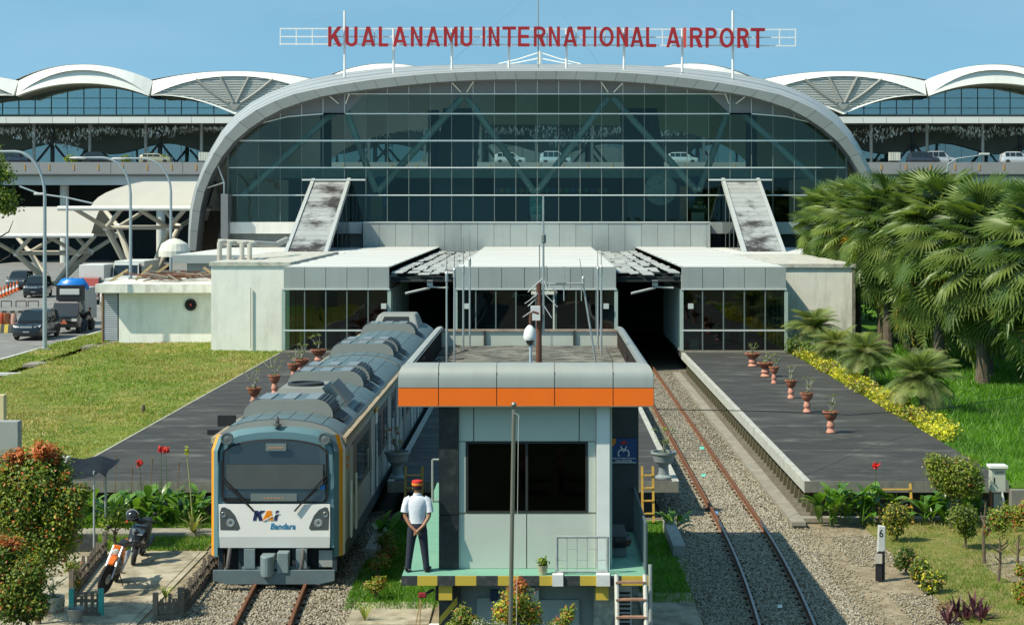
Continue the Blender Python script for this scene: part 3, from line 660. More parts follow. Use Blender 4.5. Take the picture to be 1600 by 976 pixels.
# stair tunnels leaning on the front
def stair_tunnel(xa, xb):
    zt, zb, yt, yb = 10.55, 5.38, 140.6, 126
    pc = lambda x, t, dz=0: V((x, yt+(yb-yt)*t, zt+(zb-zt)*t+dz))
    root = MB().prism([pc(xa,0,-.3), pc(xa,1,-.3), V((xa,yt,zb-.3))], (xb-xa,0,0)).build('stair_tunnel', glass('tunnel glass', (.08,.12,.12), .06), hall)
    n = 15
    for k in range(n):
        t0, t1 = k/n, (k+1)/n
        u = .012
        MB().prism([pc(xa+.28,t0+u*.2,.02), pc(xb-.28,t0+u*.2,.02), pc(xb-.28,t1-u*.2,.02), pc(xa+.28,t1-u*.2,.02)], (0,0,-.15)).build('roof_panel', M_ramp, root)
    for x in (xa, xb-.26):
        MB().prism([pc(x,-.02,.12), pc(x+.26,-.02,.12), pc(x+.26,1.02,.12), pc(x,1.02,.12)], (0,0,-.5)).build('edge_frame', mat('tunnel frame', (.55,.58,.56), .45, .3, var=.08), root)
    for x in (xa+.02, xb-.02):
        for t in (.2,.4,.6,.8): MB().beam(pc(x,t,-.3), V((x, yt+(yb-yt)*t, zb)), .08, .08).build('side_post', M_mul, root)
M_ramp = mat('mouldy roof panel', (.36,.38,.37), .6, .1, var=.12, scale=2, dirt=2.0, dcol=(.045,.04,.04), dscale=.30, rand=.08)
stair_tunnel(-18.05, -15.0); stair_tunnel(14.15, 17.15)
for a, b in ((472,571),(1107,1206)): MB().beam(W(a,281,140.3), W(b,281,140.3), .3, .12).build('tunnel_lintel', M_alu, hall)

# ---------------------------------------------------------------- roof sign
DS = 146.
sign = thing('roof_sign', 'red block letters on a thin white frame above the arched roof', 'sign', W(840,110,DS))
m_sg = mat('sign frame', (.75,.76,.74), .5, var=.05); m_red = mat('sign red', (.32,.014,.018), .45, var=.08, scale=1, rand=.08); m_redl = mat('sign red faded', (.55,.07,.05), .5)
for y0, y1 in ((45,46.5),(57.5,59),(69,72)): MB().beam(W(438,y0,DS), W(1243,y1,DS), .08, .1).build('frame_rail', m_sg, sign)
for px in list(range(438, 520, 25))+list(range(540, 1200, 45))+[1218,1243]: MB().beam(W(px,45,DS), W(px,71.5,DS), .08, .09).build('frame_bar', m_sg, sign)
for px, t, b in ((538.5,17,118),(615,45,112),(706,45,106),(795,45,104),(885,45,104),(975,45,106),(1066,45,110),(1145,17,120)): MB().tube(W(px,t,DS), W(px,b+3,DS), .1, n=8).build('post', m_sg, sign)
MB().tube(W(841,-40,DS), W(841,112,DS), .05, n=6).build('mast', mat('mast steel', (.3,.33,.33), .5, .5), sign)
gw = MB()
for a, b in (((538,18),(470,42)),((1145,18),(1180,31)),((862,0),(945,112)),((820,0),(700,100))): gw.tube(W(*a,DS), W(*b,DS), .012, n=4)
gw.build('guy_wires', mat('wire', (.3,.35,.36), .5), sign)['kind'] = 'stuff'
LET = [('K',513,534),('U',540,558.5),('A',565,586),('L',592,606.5),('A',614,636),('N',642,660),('A',666,687.5),('M',693.5,715),('U',720,738),('I',754,758),('N',763.5,780.5),('T',785,806.5),('E',809.5,827.5),('R',834,852.5),('N',857.5,875),('A',880,901.5),('T',902,923.5),('I',928,931.8),('O',936.5,959),('N',963.5,981.5),('A',985,1005.5),('L',1009.5,1025),('A',1041,1062.5),('I',1068,1072),('R',1078,1097.5),('P',1102.5,1120),('O',1124.5,1146.5),('R',1152,1169.5),('T',1173,1195)]
for ch, a, b in LET:
    yt = 42+max(0, (a-900)/300*2.6)
    glyph(ch, 'letter', m_redl if a == 1068 else m_red, sign, X(a,DS-.35), X(b,DS-.35), Z(yt+31,DS-.35), Z(yt,DS-.35), DS-.5, .3, .245)

# ---------------------------------------------------------------- platform pavilions in front of the hall
YF = 92.4
def pavilion(name, label, x0, x1, side_left=False):
    p = thing(name, label, 'building', ((x0+x1)/2, YF, 1.0))
    zt, zf, zm = 5.37, 4.24, 2.13
    MB().box(x0, x1, YF+.12, 138.1, zt-.4, zt-.02).build('roof_slab', M_gab, p)
    n = 24   # long roofing sheets
    for k in range(n):
        y0 = YF+.1+k*45.7/n; MB().box(x0+.02, x1-.02, y0, y0+45.7/n-.03, zt-.02, zt+.02+.02*(k%2)).build('roof_sheet', M_wroof, p)
    k = max(4, round((x1-x0)/1.15)); wpan = (x1-x0)/k
    for i in range(k): MB().box(x0+i*wpan+.012, x0+(i+1)*wpan-.012, YF-.02*random.random(), YF+.1, zf+.06, zt+.03).build('fascia_panel', M_clad, p)
    for xs in (x0, x1-.1): MB().box(xs, xs+.1, YF+.1, 138, zf+.06, zt+.03).build('side_fascia', M_clad, p)
    MB().box(x0-.03, x1+.03, YF-.06, YF+.12, zf-.02, zf+.058).build('fascia_trim', M_alu, p)
    MB().box(x0, x1, YF-.03, YF+.07, zm-.04, zm+.04).build('transom', M_alu, p)
    MB().box(x0-.05, x1+.05, YF-.08, YF+.1, 1.002, 1.1).build('sill', M_kerb, p)
    nc = max(5, round((x1-x0)/1.06)); wc = (x1-x0)/nc
    for i in range(nc+1):
        e = i in (0, nc); MB().box(x0+i*wc-(.09 if e else .03), x0+i*wc+(.09 if e else .03), YF-.02, YF+.14, 1.1, zf-.02).build('post' if e else 'mullion', mat('pale green post', (.36,.45,.40), .5, .1, var=.08) if e else M_mul, p)
    for i in range(nc):
        for z0, z1 in ((1.12,zm-.05),(zm+.05,zf-.03)): MB().add([(x0+i*wc+.04,YF+.04,z0),(x0+(i+1)*wc-.04,YF+.04,z0),(x0+(i+1)*wc-.04,YF+.04,z1),(x0+i*wc+.04,YF+.04,z1)], [(0,1,2,3)]).build('pane', G_pav, p)
    for xs in (x0, x1):   # side glazing with posts going back
        for j in range(7):
            y = YF+1.7+j*1.8; MB().box(xs-.08, xs+.08, y-.05, y+.05, 1.0, zf).build('side_post', mat('pale green post', (.36,.45,.40), .5, .1), p)
            MB().add([(xs,y-1.6,1.0),(xs,y,1.0),(xs,y,zf),(xs,y-1.6,zf)], [(0,1,2,3)]).build('side_pane', G_pav, p)
    MB().box(x0, x1, YF+14.5, YF+14.7, 1.0, zt-.4).build('back_wall', mat('pavilion back wall', (.05,.085,.07), .8, var=.3, scale=.6), p)
    for i in range(3):   # inner door frames, counters
        xx = x0+(x1-x0)*(.22+.28*i); MB().box(xx-.5, xx+.5, YF+6.5, YF+7.1, 1.0, 2.0).build('counter', mat('grey counter', (.16,.2,.2), .6), p)
    return p
pL = pavilion('glass_pavilion', 'glass waiting pavilion left of the train with grey fascia', -13.3, -7.85, True)
pC = pavilion('glass_pavilion', 'wide glass pavilion between the two tracks behind the antennas', -4.42, 3.85)
pR = pavilion('glass_pavilion', 'glass pavilion at the end of the right platform', 7.23, 12.62)
MB().box(X(470,YF+1), X(480,YF+1), YF+.6, YF+.65, 1.35, 2.0).build('poster', mat('poster print', (.45,.42,.08), .6, var=.6, scale=4, dirt=.8, dcol=(.05,.2,.3), dscale=3), pL)
for p, a in ((pL,600),(pR,1079),(pC,729),(pC,947)): MB().box(X(a-4,YF), X(a+4,YF), YF-.2, YF-.05, Z(482,YF), Z(474,YF)).build('wall_box', mat('pale box', (.5,.55,.52), .5), p)
MB().box(X(1078,YF+.3), X(1092,YF+.3), YF+.25, YF+.3, Z(547,YF), Z(530,YF)).build('notice_board', mat('grey notice', (.25,.3,.29), .6), pR)
cdo = MB().box(X(830,YF-.2), X(866,YF-.2), YF-.4, YF-.1, 4.0, 4.15).box(X(848,YF-.3), X(850,YF-.3), YF-.3, YF-.22, 1.1, 4.0).box(X(864,YF-.3), X(866.5,YF-.3), YF-.3, YF-.22, 1.1, 4.0).build('door_frame', mat('cream frame', (.6,.62,.52), .6), pC)
# track gaps: perforated shed roofs
def gap_canopy(label, x0, x1):
    g = thing('track_canopy', label, 'canopy', ((x0+x1)/2, YF, 5.0))
    mp = mat('grey roof sheet', (.40,.42,.40), .6, .1, var=.15, scale=1.5, rand=.18, dirt=.4, dcol=(.12,.12,.11), dscale=1.5)
    nr, nc = 24, 5; rd = random.Random(int(x0*10))
    for j in range(nr):
        for i in range(nc):
            if rd.random() < .06: continue
            w_ = (x1-x0)/nc; l_ = 44/nr; a = x0+i*w_+.04+rd.random()*.05; b = a+w_-.08-.15*(rd.random() < .3); y0 = YF+.4+j*l_; y1 = y0+l_-.16-(.5*rd.random() if rd.random() < .5 else .08)
            z = 5.12-.14*math.sin(math.pi*(i+.5)/nc)+.05*rd.random(); ti = .06*(rd.random()-.5)
            MB().add([(a,y0,z),(b,y0,z+ti),(b,y1,z+ti+.04),(a,y1,z+.04),(a,y0,z-.03),(b,y0,z+ti-.03),(b,y1,z+ti+.01),(a,y1,z+.01)], [(0,1,2,3),(7,6,5,4),(0,4,5,1),(1,5,6,2),(2,6,7,3),(3,7,4,0)]).build('roof_sheet', mp, g)
    for j in range(10):
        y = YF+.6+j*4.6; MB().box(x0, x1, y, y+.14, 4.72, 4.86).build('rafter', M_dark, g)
    MB().box(x0-.02, x1+.02, 107, 107.2, 1.05, 5.0).build('end_wall', M_dark, g)  # bay darkness is put into the black wall and ceiling colour
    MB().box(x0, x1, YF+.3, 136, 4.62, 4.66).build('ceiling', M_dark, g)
    h = MB().cbox(((x0+x1)/2+.35,YF+.6,4.55), .3, .25, .3).tube(((x0+x1)/2+.35,YF+.5,4.3), ((x0+x1)/2-.9,YF+.2,4.02), .07, n=6).tube(((x0+x1)/2+.35,YF+.5,4.35), ((x0+x1)/2+1.3,YF+.4,4.3), .05, n=6)
    h.build('lamp_arm', mat('lamp arm', (.45,.48,.45), .5, .3), g)
    return g
gap_canopy('broken sheet canopy over the train track between the pavilions', -7.83, -4.44)
gap_canopy('broken sheet canopy over the empty right hand track', 3.87, 7.21)
# flat roof wings and white blocks at both sides
def wing(label, x0, x1, y, yb):
    o = thing('flat_roof_wing', label, 'building', ((x0+x1)/2, y, .6))
    MB().box(x0, x1, y, yb, 4.78, 5.3).build('roof_slab', M_clad, o)
    MB().box(x0+.1, x1-.1, y+.1, yb, 5.3, 5.34).build('roof_deck', M_wroof, o)
    MB().box(x0+.8, x1-.3, y+.8, yb, .6, 4.78).build('wall', M_clad, o)
    return o
wing('low grey flat roof wing left of the stair tunnel', -24.3, -13.4, 118, 139.8)
wing('low grey flat roof wing right of the stair tunnel', 12.7, 19.8, 118, 139.8)
bl = thing('wall_block', 'tall blank white wall block left of the glass pavilion', 'building', (-15.7, 95.5, .8))
MB().box(-17.6, -13.36, 95.5, 118, .6, 5.35).build('wall', M_white, bl); MB().box(-17.7, -13.36, 95.42, 118, 5.35, 5.55).build('coping', mat('mouldy coping', (.5,.5,.44), .9, var=.3, dirt=.8, dcol=(.08,.075,.05), dscale=2.5), bl)
MB().tube((-17.6+2.1,95.4,1.0), (-15.5,95.4,4.2), .04, n=6).build('pipe', M_alu, bl)
br = thing('wall_block', 'white weathered wall block with stained edge beside the palms', 'building', (15.2, 97.3, .8))
MB().box(12.66, 17.0, 97.3, 118, .6, 5.2).build('wall', mat('weathered plaster', (.78,.77,.69), .85, var=.1, scale=1, dirt=.6, dcol=(.22,.22,.17), dscale=1.3, streak=.18), br)
MB().box(12.66, 17.12, 97.2, 118, 5.2, 5.4).build('coping', mat('mouldy coping', (.5,.5,.44)), br)
MB().box(16.86, 17.03, 97.24, 97.34, .8, 5.2).build('stained_edge', mat('black mould', (.2,.2,.16), .9, var=.6, scale=3, dirt=.8, dcol=(.03,.03,.02), dscale=4), br)
# white shed with extractor fan and debris on its roof
sd_ = thing('shed', 'white flat roofed shed with round fan and timber scraps on top', 'building', (-20.8, 100.5, .8))
MB().box(-23.7, -17.62, 100.5, 112, .5, 3.72).build('wall', M_white, sd_); MB().box(-24.8, -17.62, 99.6, 113, 3.72, 4.2).build('roof_slab', mat('shed slab', (.74,.73,.65), .85, var=.15, dirt=.6, dcol=(.16,.15,.11), dscale=1.8, streak=.3), sd_)
MB().box(-24.6, -23.74, 100.6, 100.75, 1.0, 3.7).build('louvre_backing', M_dgrey, sd_)
for k in range(22): MB().box(-24.55, -23.78, 100.5, 100.62, 1.05+k*.12, 1.05+k*.12+.07).build('louvre_slat', mat('blue white slat', (.55,.6,.65), .5, var=.1), sd_)
MB().box(-24.66, -24.58, 100.45, 100.7, .8, 3.72).build('louvre_post', mat('rust timber', (.3,.17,.08), .8), sd_)
fn = MB().lathe([(.02,0),(.32,0),(.34,-.06),(.30,-.06)], (X(298,100.4),100.45,Z(476,100.4)), 20, 0, 'y').build('fan', mat('fan black', (.03,.03,.03), .7), sd_)
for k in range(8): MB().cbox((X(298,100.4)+.17*math.cos(k*.785),100.40,Z(476,100.4)+.17*math.sin(k*.785)), .2, .02, .06, 0, Euler((0,-k*.785,0))).build('fan_blade', mat('fan blade', (.25,.22,.2), .6), fn)
MB().lathe([(.01,0),(.08,0),(.08,-.05),(.01,-.06)], (X(298,100.4),100.42,Z(476,100.4)), 12, 0, 'y').build('fan_hub', mat('fan hub red', (.35,.04,.05), .5), fn)
for k, (a, b) in enumerate([((172,440),(200,421)),((212,437),(238,414)),((243,428),(264,413)),((318,418),(336,430))]):
    o = MB().beam(W(*a,104), W(*b,104), .14, .14).build('timber_scrap', mat('raw timber', (.40,.31,.16), .8, var=.2)); tag(o, ['pale plank end leaning leftmost on the shed roof','long pale plank sticking up on the shed roof','third pale plank among the roof scrap','short pale plank at the right end of the shed roof'][k], 'plank', 'planks on the shed roof')
db = MB(); rd = random.Random(3)
for k in range(70):
    x = X(rd.uniform(236,330),105); y = rd.uniform(102,107); db.beam((x-rd.uniform(.3,1.4),y,4.25+rd.random()*.5), (x+rd.uniform(.3,1.4),y+rd.uniform(-1,1),4.25+rd.random()*.5), .07, .07, k%2)
tag(db.build('scrap_heap', [mat('rusty scrap', (.16,.08,.05), .9, var=.4), mat('grey scrap', (.2,.18,.15), .9, var=.3)]), 'heap of rusty scrap metal on the white shed roof', 'scrap')['kind'] = 'stuff'
for k, px in enumerate((343,358,378,390)):
    o = MB().path([W(px,412,100), W(px,380+k,100), W(px+8,378+k,103)], .14, 8).build('roof_pipe', mat('rusty white pipe', (.5,.49,.43), .6, .1, var=.3, dirt=.7, dcol=(.2,.1,.05), dscale=2)); tag(o, ['leftmost','second','third','rightmost'][k]+' upright bent pipe on the roof beside the arch', 'pipe', 'pipes on the flat roof')
o = MB().path([W(341,378,103), W(395,380,103), W(432,382,106), W(448,374,110)], .17, 8).build('roof_pipe', mat('rusty white pipe', (.5,.49,.43))); tag(o, 'long horizontal rusty pipe leading to the left stair tunnel', 'pipe', 'pipes on the flat roof')
o = MB().lathe([(1.1,0),(1.1,.4),(.9,.9),(.4,1.2),(.01,1.3)], (X(268,125),126,5.0), 20).build('roof_dome', mat('pale dome', (.6,.6,.52), .7, var=.15)); tag(o, 'small pale vent dome at the foot of the arch', 'vent')
# ---------------------------------------------------------------- airport terminal behind, elevated road, canopies
DT = 275.; DB = 254.; DR = 250.
M_tw = mat('terminal white', (.70,.71,.67), .5, var=.05, scale=.3, rand=.03, dirt=.12, dcol=(.45,.46,.43), dscale=.3)
M_tw2 = mat('terminal white inner', (.66,.68,.65), .55, var=.05, scale=.3)
M_lou = mat('louvre panel', (.60,.62,.58), .6, var=.06, scale=.6)
M_tg = glass('terminal glass', (.34,.52,.52), .30, .03, (.8,1,.97))
M_sof = mat('terminal soffit', (.30,.31,.26), .8, var=.15, scale=.2)
M_tint = mat('terminal interior', (.3,.4,.42), .9, var=.4, scale=.15)
term = thing('airport_terminal', 'airport terminal with scalloped white roof behind the station', 'building', (0, DT, 0))
HW, PW = 132., 105.5
def arc(x0, x1, yv, yp, n=16):
    "shallow arc between two valleys: yv at the ends, yp at the crown"
    out = []
    for i in range(n+1):
        t = i/n; out.append((x0+(x1-x0)*t, yv+(yp-yv)*(1-abs(2*t-1)**2.1)))
    return out
def band(name, outer, inner, D, depth, m, seg=1, tilt=0.):
    n = len(outer)-1
    for i in range(0, n, seg):
        a = [W(*outer[k],D) for k in range(i, min(i+seg, n)+1)]; b = [W(*inner[k],D) for k in range(i, min(i+seg, n)+1)]
        a = [q+V((0,tilt*(q.z-p_.z),0)) for q, p_ in zip(a, b)]
        mb = MB(); k = len(a); base = a+b; mb.v += [tuple(q) for q in base]+[tuple(q+V((0,depth,0))) for q in base]
        for j in range(k-1):
            mb.f += [(j, j+1, k+j+1, k+j), (2*k+j, 3*k+j, 3*k+j+1, 2*k+j+1), (j, 2*k+j, 2*k+j+1, j+1), (k+j, k+j+1, 3*k+j+1, 3*k+j)]; mb.m += [0]*4
        mb.f += [(0, k, 3*k, 2*k), (k-1, 3*k-1, 4*k-1, 2*k-1)]; mb.m += [0]*2
        mb.build(name, m, term)
def shell(name, pts, D, depth, rise, m):
    r0 = [W(*p,D) for p in pts]; r1 = [q+V((0,depth,rise)) for q in r0]
    MB().loft([r0, r1], 0, False, False).build(name, m, term, smooth=True, ang=70)
fan_c = [842+475.5*k for k in (-2,-1,0,1,2)]; hum_c = [842+475.5*(k+.5) for k in (-2,-1,0,1)]
for c in hum_c:
    inner_h = abs(c-842) < 300
    pk = 99 if inner_h else 100.5
    o = arc(c-PW, c+PW, 125, pk); i1 = arc(c-PW+2, c+PW-2, 148.5, pk+9)
    band('roof_rim', o, i1, DT-16, 2.0, M_tw, 2, .9); shell('roof_vault', o, DT-14.0, 60, -2, M_tw)
    i2 = arc(c-PW+2, c+PW-2, 149, pk+9.2); i3 = arc(c-PW+2, c+PW-2, 150, 130)
    band('inner_rim', i2, i3, DT-16.1, 1.5, M_tw, 2, .35)
    shell('vault_soffit', i3, DT-15, 6, -.3, M_sof)
for c in fan_c:
    o = arc(c-HW, c+HW, 125, 111); i1 = arc(c-HW+2, c+HW-2, 148.5, 119)
    band('roof_rim', o, i1, DT-16, 2.0, M_tw, 2, .9); shell('roof_vault', o, DT-14.0, 60, -2, M_tw)
    low = []; n = 16
    for k in range(n+1):
        t = k/n; u = abs(2*t-1); low.append((c-HW+2+(2*HW-4)*t, 148.5+.0*u+(27*(1-u)**1.6 if u < 1 else 0)-4*math.sin(math.pi*(1-u))))
    i2 = arc(c-HW+2, c+HW-2, 148.8, 119.3)
    fanp = MB(); a = [W(*q,DT-15.4) for q in i2]; b = [W(*q,DT-15.4) for q in low]
    for k in range(n): fanp.add([a[k], a[k+1], b[k+1], b[k]], [(0,1,2,3)])
    fp = fanp.build('louvre_fan', M_lou, term)
    for j in range(18):      # horizontal louvre blades following the fan
        yy = 121+j*2.6; xs = [q[0] for q in i2 if q[1] < yy]; lo = [q for q in low]
        L_ = [x for x in np.linspace(c-HW+3, c+HW-3, 160) if np.interp(x, [q[0] for q in i2], [q[1] for q in i2]) < yy-.5 and np.interp(x, [q[0] for q in low], [q[1] for q in low]) > yy+.5]
        if len(L_) > 2:
            segs = [[L_[0], L_[0]]]
            for x in L_[1:]:
                if x-segs[-1][1] > 4: segs.append([x, x])
                segs[-1][1] = x
            for s0, s1 in segs:
                if s1-s0 > 2: MB().beam(W(s0,yy,DT-15.7), W(s1,yy,DT-15.7), .25, .10).build('louvre_slat', M_tw2, fp)
    for dx in (-60,-22,22,60):
        pts = [W(c+dx*t**.8 if abs(dx) > 30 else c+dx*t, 165-(165-(121 if abs(dx) < 30 else 124))*t, DT-15.9) for t in np.linspace(.1,1,6)]
        MB().path(pts, .22, 6).build('fan_rib', mat('fan rib', (.28,.29,.27), .6), term)
    lb = [(x, y+3.2*(.25+.75*(1-abs(2*k/n-1)))) for k, (x, y) in enumerate(low)]
    band('fan_edge', low, lb, DT-16.0, .8, M_tw, 4, .4)
    MB().prism([W(c-9,163,DT-16.2), W(c+9,163,DT-16.2), W(c+2,171,DT-16.2), W(c-2,171,DT-16.2)], (0,.5,0)).build('fan_hub', mat('fan hub', (.25,.26,.25), .6), term)
    # dark soffit behind the fan
    shell('fan_soffit', lb, DT-15, 6, .3, M_sof)
# clerestory glass, pane by pane where it shows, plus the hall behind it
px = -60.0
rowsT = (184, 169, 153.5, 128)
xs = [842+25.4*k for k in range(-37, 38)]
for i in range(len(xs)-1):
    hid = 470 < xs[i] < 1195
    for j in range(3):
        if hid and j == 2: continue
        a, b = xs[i]+.35, xs[i+1]-.35
        MB().add([W(a,rowsT[j]-.3,DT-10), W(b,rowsT[j]-.3,DT-10), W(b,rowsT[j+1]+.3,DT-10), W(a,rowsT[j+1]+.3,DT-10)], [(0,1,2,3)]).build('pane', M_tg, term)
    MB().beam(W(xs[i],184,DT-10.1), W(xs[i],128,DT-10.1), .09, .15).build('mullion', mat('terminal mullion', (.10,.14,.15), .5), term)
for y in rowsT[1:3]: MB().beam(W(xs[0],y,DT-10.1), W(xs[-1],y,DT-10.1), .1, .09).build('transom', mat('terminal mullion', (.10,.14,.15), .5), term)
MB().box(-110, 110, DT+16, DT+16.3, Z(184,DT), 27).build('inner_wall', M_tint, term)
for k in range(18): MB().box(-105+k*12.3, -104.4+k*12.3, DT+6, DT+6.6, Z(184,DT), 27).build('inner_column', mat('terminal column', (.3,.36,.36), .7), term)
MB().box(-110, 110, DT-11, DT+40, Z(187,DT), Z(184.5,DT)).build('floor', M_sof, term)
# white canopy edge over the departure kerb: panels
for i in range(-26, 26):
    a = 842+36.2*i; MB().box(X(a,DB)+.03, X(a+36.2,DB)-.03, DB, DB+.6, Z(192.5,DB), Z(182.5,DB)).build('canopy_panel', M_tw, term)
MB().box(-95, 95, DB+.6, DT+30, Z(190,DB), Z(183,DB)).build('canopy_slab', M_sof, term)
# hanging glass ornaments under the canopy: uncountable flecks
n = 4200; P = np.stack([rng.uniform(-88,88,n), rng.uniform(DB+.8,DB+14,n), np.zeros(n)], 1)
wv = np.sin(P[:,0]*.42)*.35+np.sin(P[:,0]*.17+1)*.4; P[:,2] = Z(192,DB)-.3-np.abs(wv+.6)*2.0*rng.random(n)
keepm = (np.sin(P[:,0]*.6+P[:,1]*.5) > -.75); P = P[keepm]; n = len(P)
h = .25+.25*rng.random(n); dx = .03+.045*rng.random(n); sw = rng.normal(size=n)*.15
v = np.stack([P+np.stack([-dx,0*h,0*h],1), P+np.stack([dx,0*h,0*h],1), P+np.stack([dx+sw,0*h,-h],1), P+np.stack([-dx+sw,0*h,-h],1)], 1).reshape(-1,3)
npmesh('hanging_ornaments', v, np.arange(n*4).reshape(n,4), mat('ornament glass', (.6,.62,.58), .35), None, term, (0,DT,0))['kind'] = 'stuff'
bpy.data.objects['hanging_ornaments'].location = (0,0,0)
# columns under the canopy and V struts
m_cp = mat('canopy post', (.36,.36,.32), .6); m_dc = mat('dark column', (.06,.065,.065), .6)
for i in range(-9, 10):
    a = 838+87.2*i; MB().tube(W(a,256,DB+4), W(a,192,DB+4), .22, n=8).build('canopy_post', m_cp, term)
for i in range(-5, 6):
    a = 838+168*i-84+ (0)
    MB().tube(W(a,256,DB+9), W(a,190,DB+9), .32, n=8).build('column', m_dc, term)
    for s_ in (-1, 1): MB().tube(W(a+s_*3,226,DB+8.5), W(a+s_*27,256,DB+8.5), .2, n=6).build('strut', m_dc, term)
# wave shaped inner lintel and pale glass below it
wave = []
for k in range(0, 121):
    x = -80+1760*k/120; wave.append((x, 232.5-8.5*math.cos((x-84)/174*2*math.pi)))
r0 = [W(*p,DT-3) for p in wave]; r1 = [W(p[0],196,DT-3) for p in wave]
MB().loft([r0, r1], 0, False, False).build('wave_lintel', mat('wave lintel', (.22,.23,.18), .8, var=.15, scale=.2), term)
MB().box(-100, 100, DT-1, DT+20, Z(262,DT), Z(257,DT)).build('departure_floor', M_sof, term)
MB().box(-100, 100, DT+12, DT+12.3, Z(258,DT), Z(187,DT)).build('hall_wall', mat('hall wall', (.62,.72,.70), .8, var=.2, scale=.3), term)
for i in range(-34, 35):
    a = 842+25.4*i; MB().add([W(a+.3,256,DT-2), W(a+25.1,256,DT-2), W(a+25.1,214,DT-2), W(a+.3,214,DT-2)], [(0,1,2,3)]).build('entrance_pane', glass('entrance glass', (.60,.74,.70), .22, .03, (.85,.95,.9)), term)
# ground floors in the shade below the road
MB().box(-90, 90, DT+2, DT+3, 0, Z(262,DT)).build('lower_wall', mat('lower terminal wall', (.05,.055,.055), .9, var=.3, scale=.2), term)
# white lighted mast on the roof crown
mh = MB().tube(W(843,125,DT+10), W(843,80,DT+10), .4, .3, 8).build('crown_mast', mat('crown mast', (.7,.7,.64), .6), term)
for s_ in (-1, 1):
    for k in range(2):
        MB().path([W(843,82+k*9,DT+10), W(843+s_*34,93+k*5,DT+10), W(843+s_*64,100+k*3,DT+10)], .10, 5).build('crown_cable', mat('crown cable', (.75,.75,.7), .6), mh)
# elevated road
el = MB().box(-120, 120, DR, DT-2, Z(272,DR)-.2, Z(262,DR)).build('elevated_road', mat('viaduct concrete', (.33,.34,.33), .85, var=.12, scale=.3)); el['kind'] = 'structure'
m_bar = mat('grey barrier', (.27,.275,.275), .8, var=.08, scale=.3)
for i in range(-11, 11): MB().box(i*10+.03, i*10+9.97, DR-.3, DR, Z(272,DR), Z(253.5,DR)).build('barrier', m_bar, el)
MB().box(-120, 120, DR+.6, DR+2, Z(289,DR), Z(272,DR)-.25).build('edge_beam', mat('white beam', (.55,.56,.54), .8, var=.08, scale=.2), el)
for i in range(-22, 22):
    a = 842+38.2*i; MB().box(X(a,DR)-.07, X(a,DR)+.07, DR-.36, DR-.3, Z(266,DR), Z(257,DR)).build('reflector', mat('orange reflector', (.55,.27,.03), .6), el)
for px in (93, 245, 1582, 1460): MB().tube((X(px,DR),DR+2.6,.4), (X(px,DR),DR+2.6,Z(286,DR)), .62, n=16).build('pier', mat('viaduct pier', (.50,.51,.47), .8, var=.1), el, smooth=True)
# near-black wall at road level under the viaduct
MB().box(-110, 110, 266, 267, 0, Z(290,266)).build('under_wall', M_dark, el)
# sign boxes on the viaduct
for px, lb in ((319,'cream panel box on the elevated road beside the left of the arch'), (1398,'cream panel box on the elevated road above the palms')):
    b = thing('panel_box', lb, 'box', W(px,257,DR+1)); 
    for k in range(5): MB().box(X(px-9+k*3.6,DR+1)+.02, X(px-9+(k+1)*3.6,DR+1)-.02, DR+1, DR+1.4, Z(251,DR+1), Z(238,DR+1)).build('panel', mat('cream panel', (.6,.6,.52), .6, rand=.08), b)
    for s_ in (-8, 8): MB().box(X(px+s_,DR+1)-.06, X(px+s_,DR+1)+.06, DR+1.1, DR+1.3, Z(258,DR+1), Z(251,DR+1)).build('leg', M_mul, b)
# tensile canopies with tree struts at the forecourt
M_memb = mat('canopy membrane', (.42,.41,.36), .7, var=.06, scale=.5, dirt=.15, dcol=(.45,.43,.36), dscale=.6); M_tubw = mat('cream tube', (.46,.43,.35), .55, var=.1, scale=.8)
def vault_canopy(label, x0, x1, z0, z1, y0, y1, xin, cone, tx=.3):
    c = thing('vault_canopy', label, 'canopy', ((x0+x1)/2, (y0+y1)/2, .66)); L = x1-x0
    rings = []
    for k in range(17):
        t = k/16; rings.append([(x0+xin*math.sin(math.pi*t)**2.4*.9, y0+(y1-y0)*t, z0+(z1-z0)*math.sin(math.pi*t)), (x1-.0*xin, y0+(y1-y0)*t, z0+(z1-z0)*math.sin(math.pi*t))])
    MB().loft([[V(r[0]), V(r[1])] for r in rings], 0, False, False).build('membrane', M_memb, c, smooth=True, ang=70)
    MB().tube((x0-tx,y0,z0-.1), (x1+.3,y0,z0-.1), .22, n=10).build('edge_tube', mat('white tube', (.7,.7,.66), .5), c, smooth=True)
    MB().tube((x0-tx,y1,z0-.1), (x1+.3,y1,z0-.1), .22, n=10).build('edge_tube', M_tubw, c, smooth=True)
    for bx in cone:
        by = (y0+y1)/2; base = V((bx,by,.7)); nodes = []
        for sx, sy in ((-1,-1),(1,-1),(1,1),(-1,1)):
            nd = V((bx+sx*(L*.27), by+sy*2.4, z0-1.9)); nodes.append(nd); MB().tube(base+V((sx*.3,sy*.2,0)), nd, .34, .26, 10).build('trunk_tube', M_tubw, c, smooth=True)
            for ex, ey in ((-1.0,0),(1.0,0)): MB().tube(nd, V((nd.x+ex*L*.2, y0 if sy < 0 else y1, z0-.15)), .22, .2, 8).build('branch_tube', M_tubw, c, smooth=True)
            MB().sph(nd, .34, n=10, k=6).build('node', mat('white node', (.7,.7,.66), .5), c, smooth=True)
        for a, b in zip(nodes, nodes[1:]+nodes[:1]): MB().tube(a, b, .18, n=8).build('tie_tube', M_tubw, c, smooth=True)
    return c
vault_canopy('white vaulted canopy on tree shaped struts at the far left', X(-30,178), X(150,178), 5.75, 8.5, 176, 186, 3.4, [X(84,181)])
vault_canopy('higher white vaulted canopy on tree shaped struts next to the arch', X(150,166), X(332,166), 8.45, 10.9, 164, 175, 4.2, [X(222,169)], 3.0)
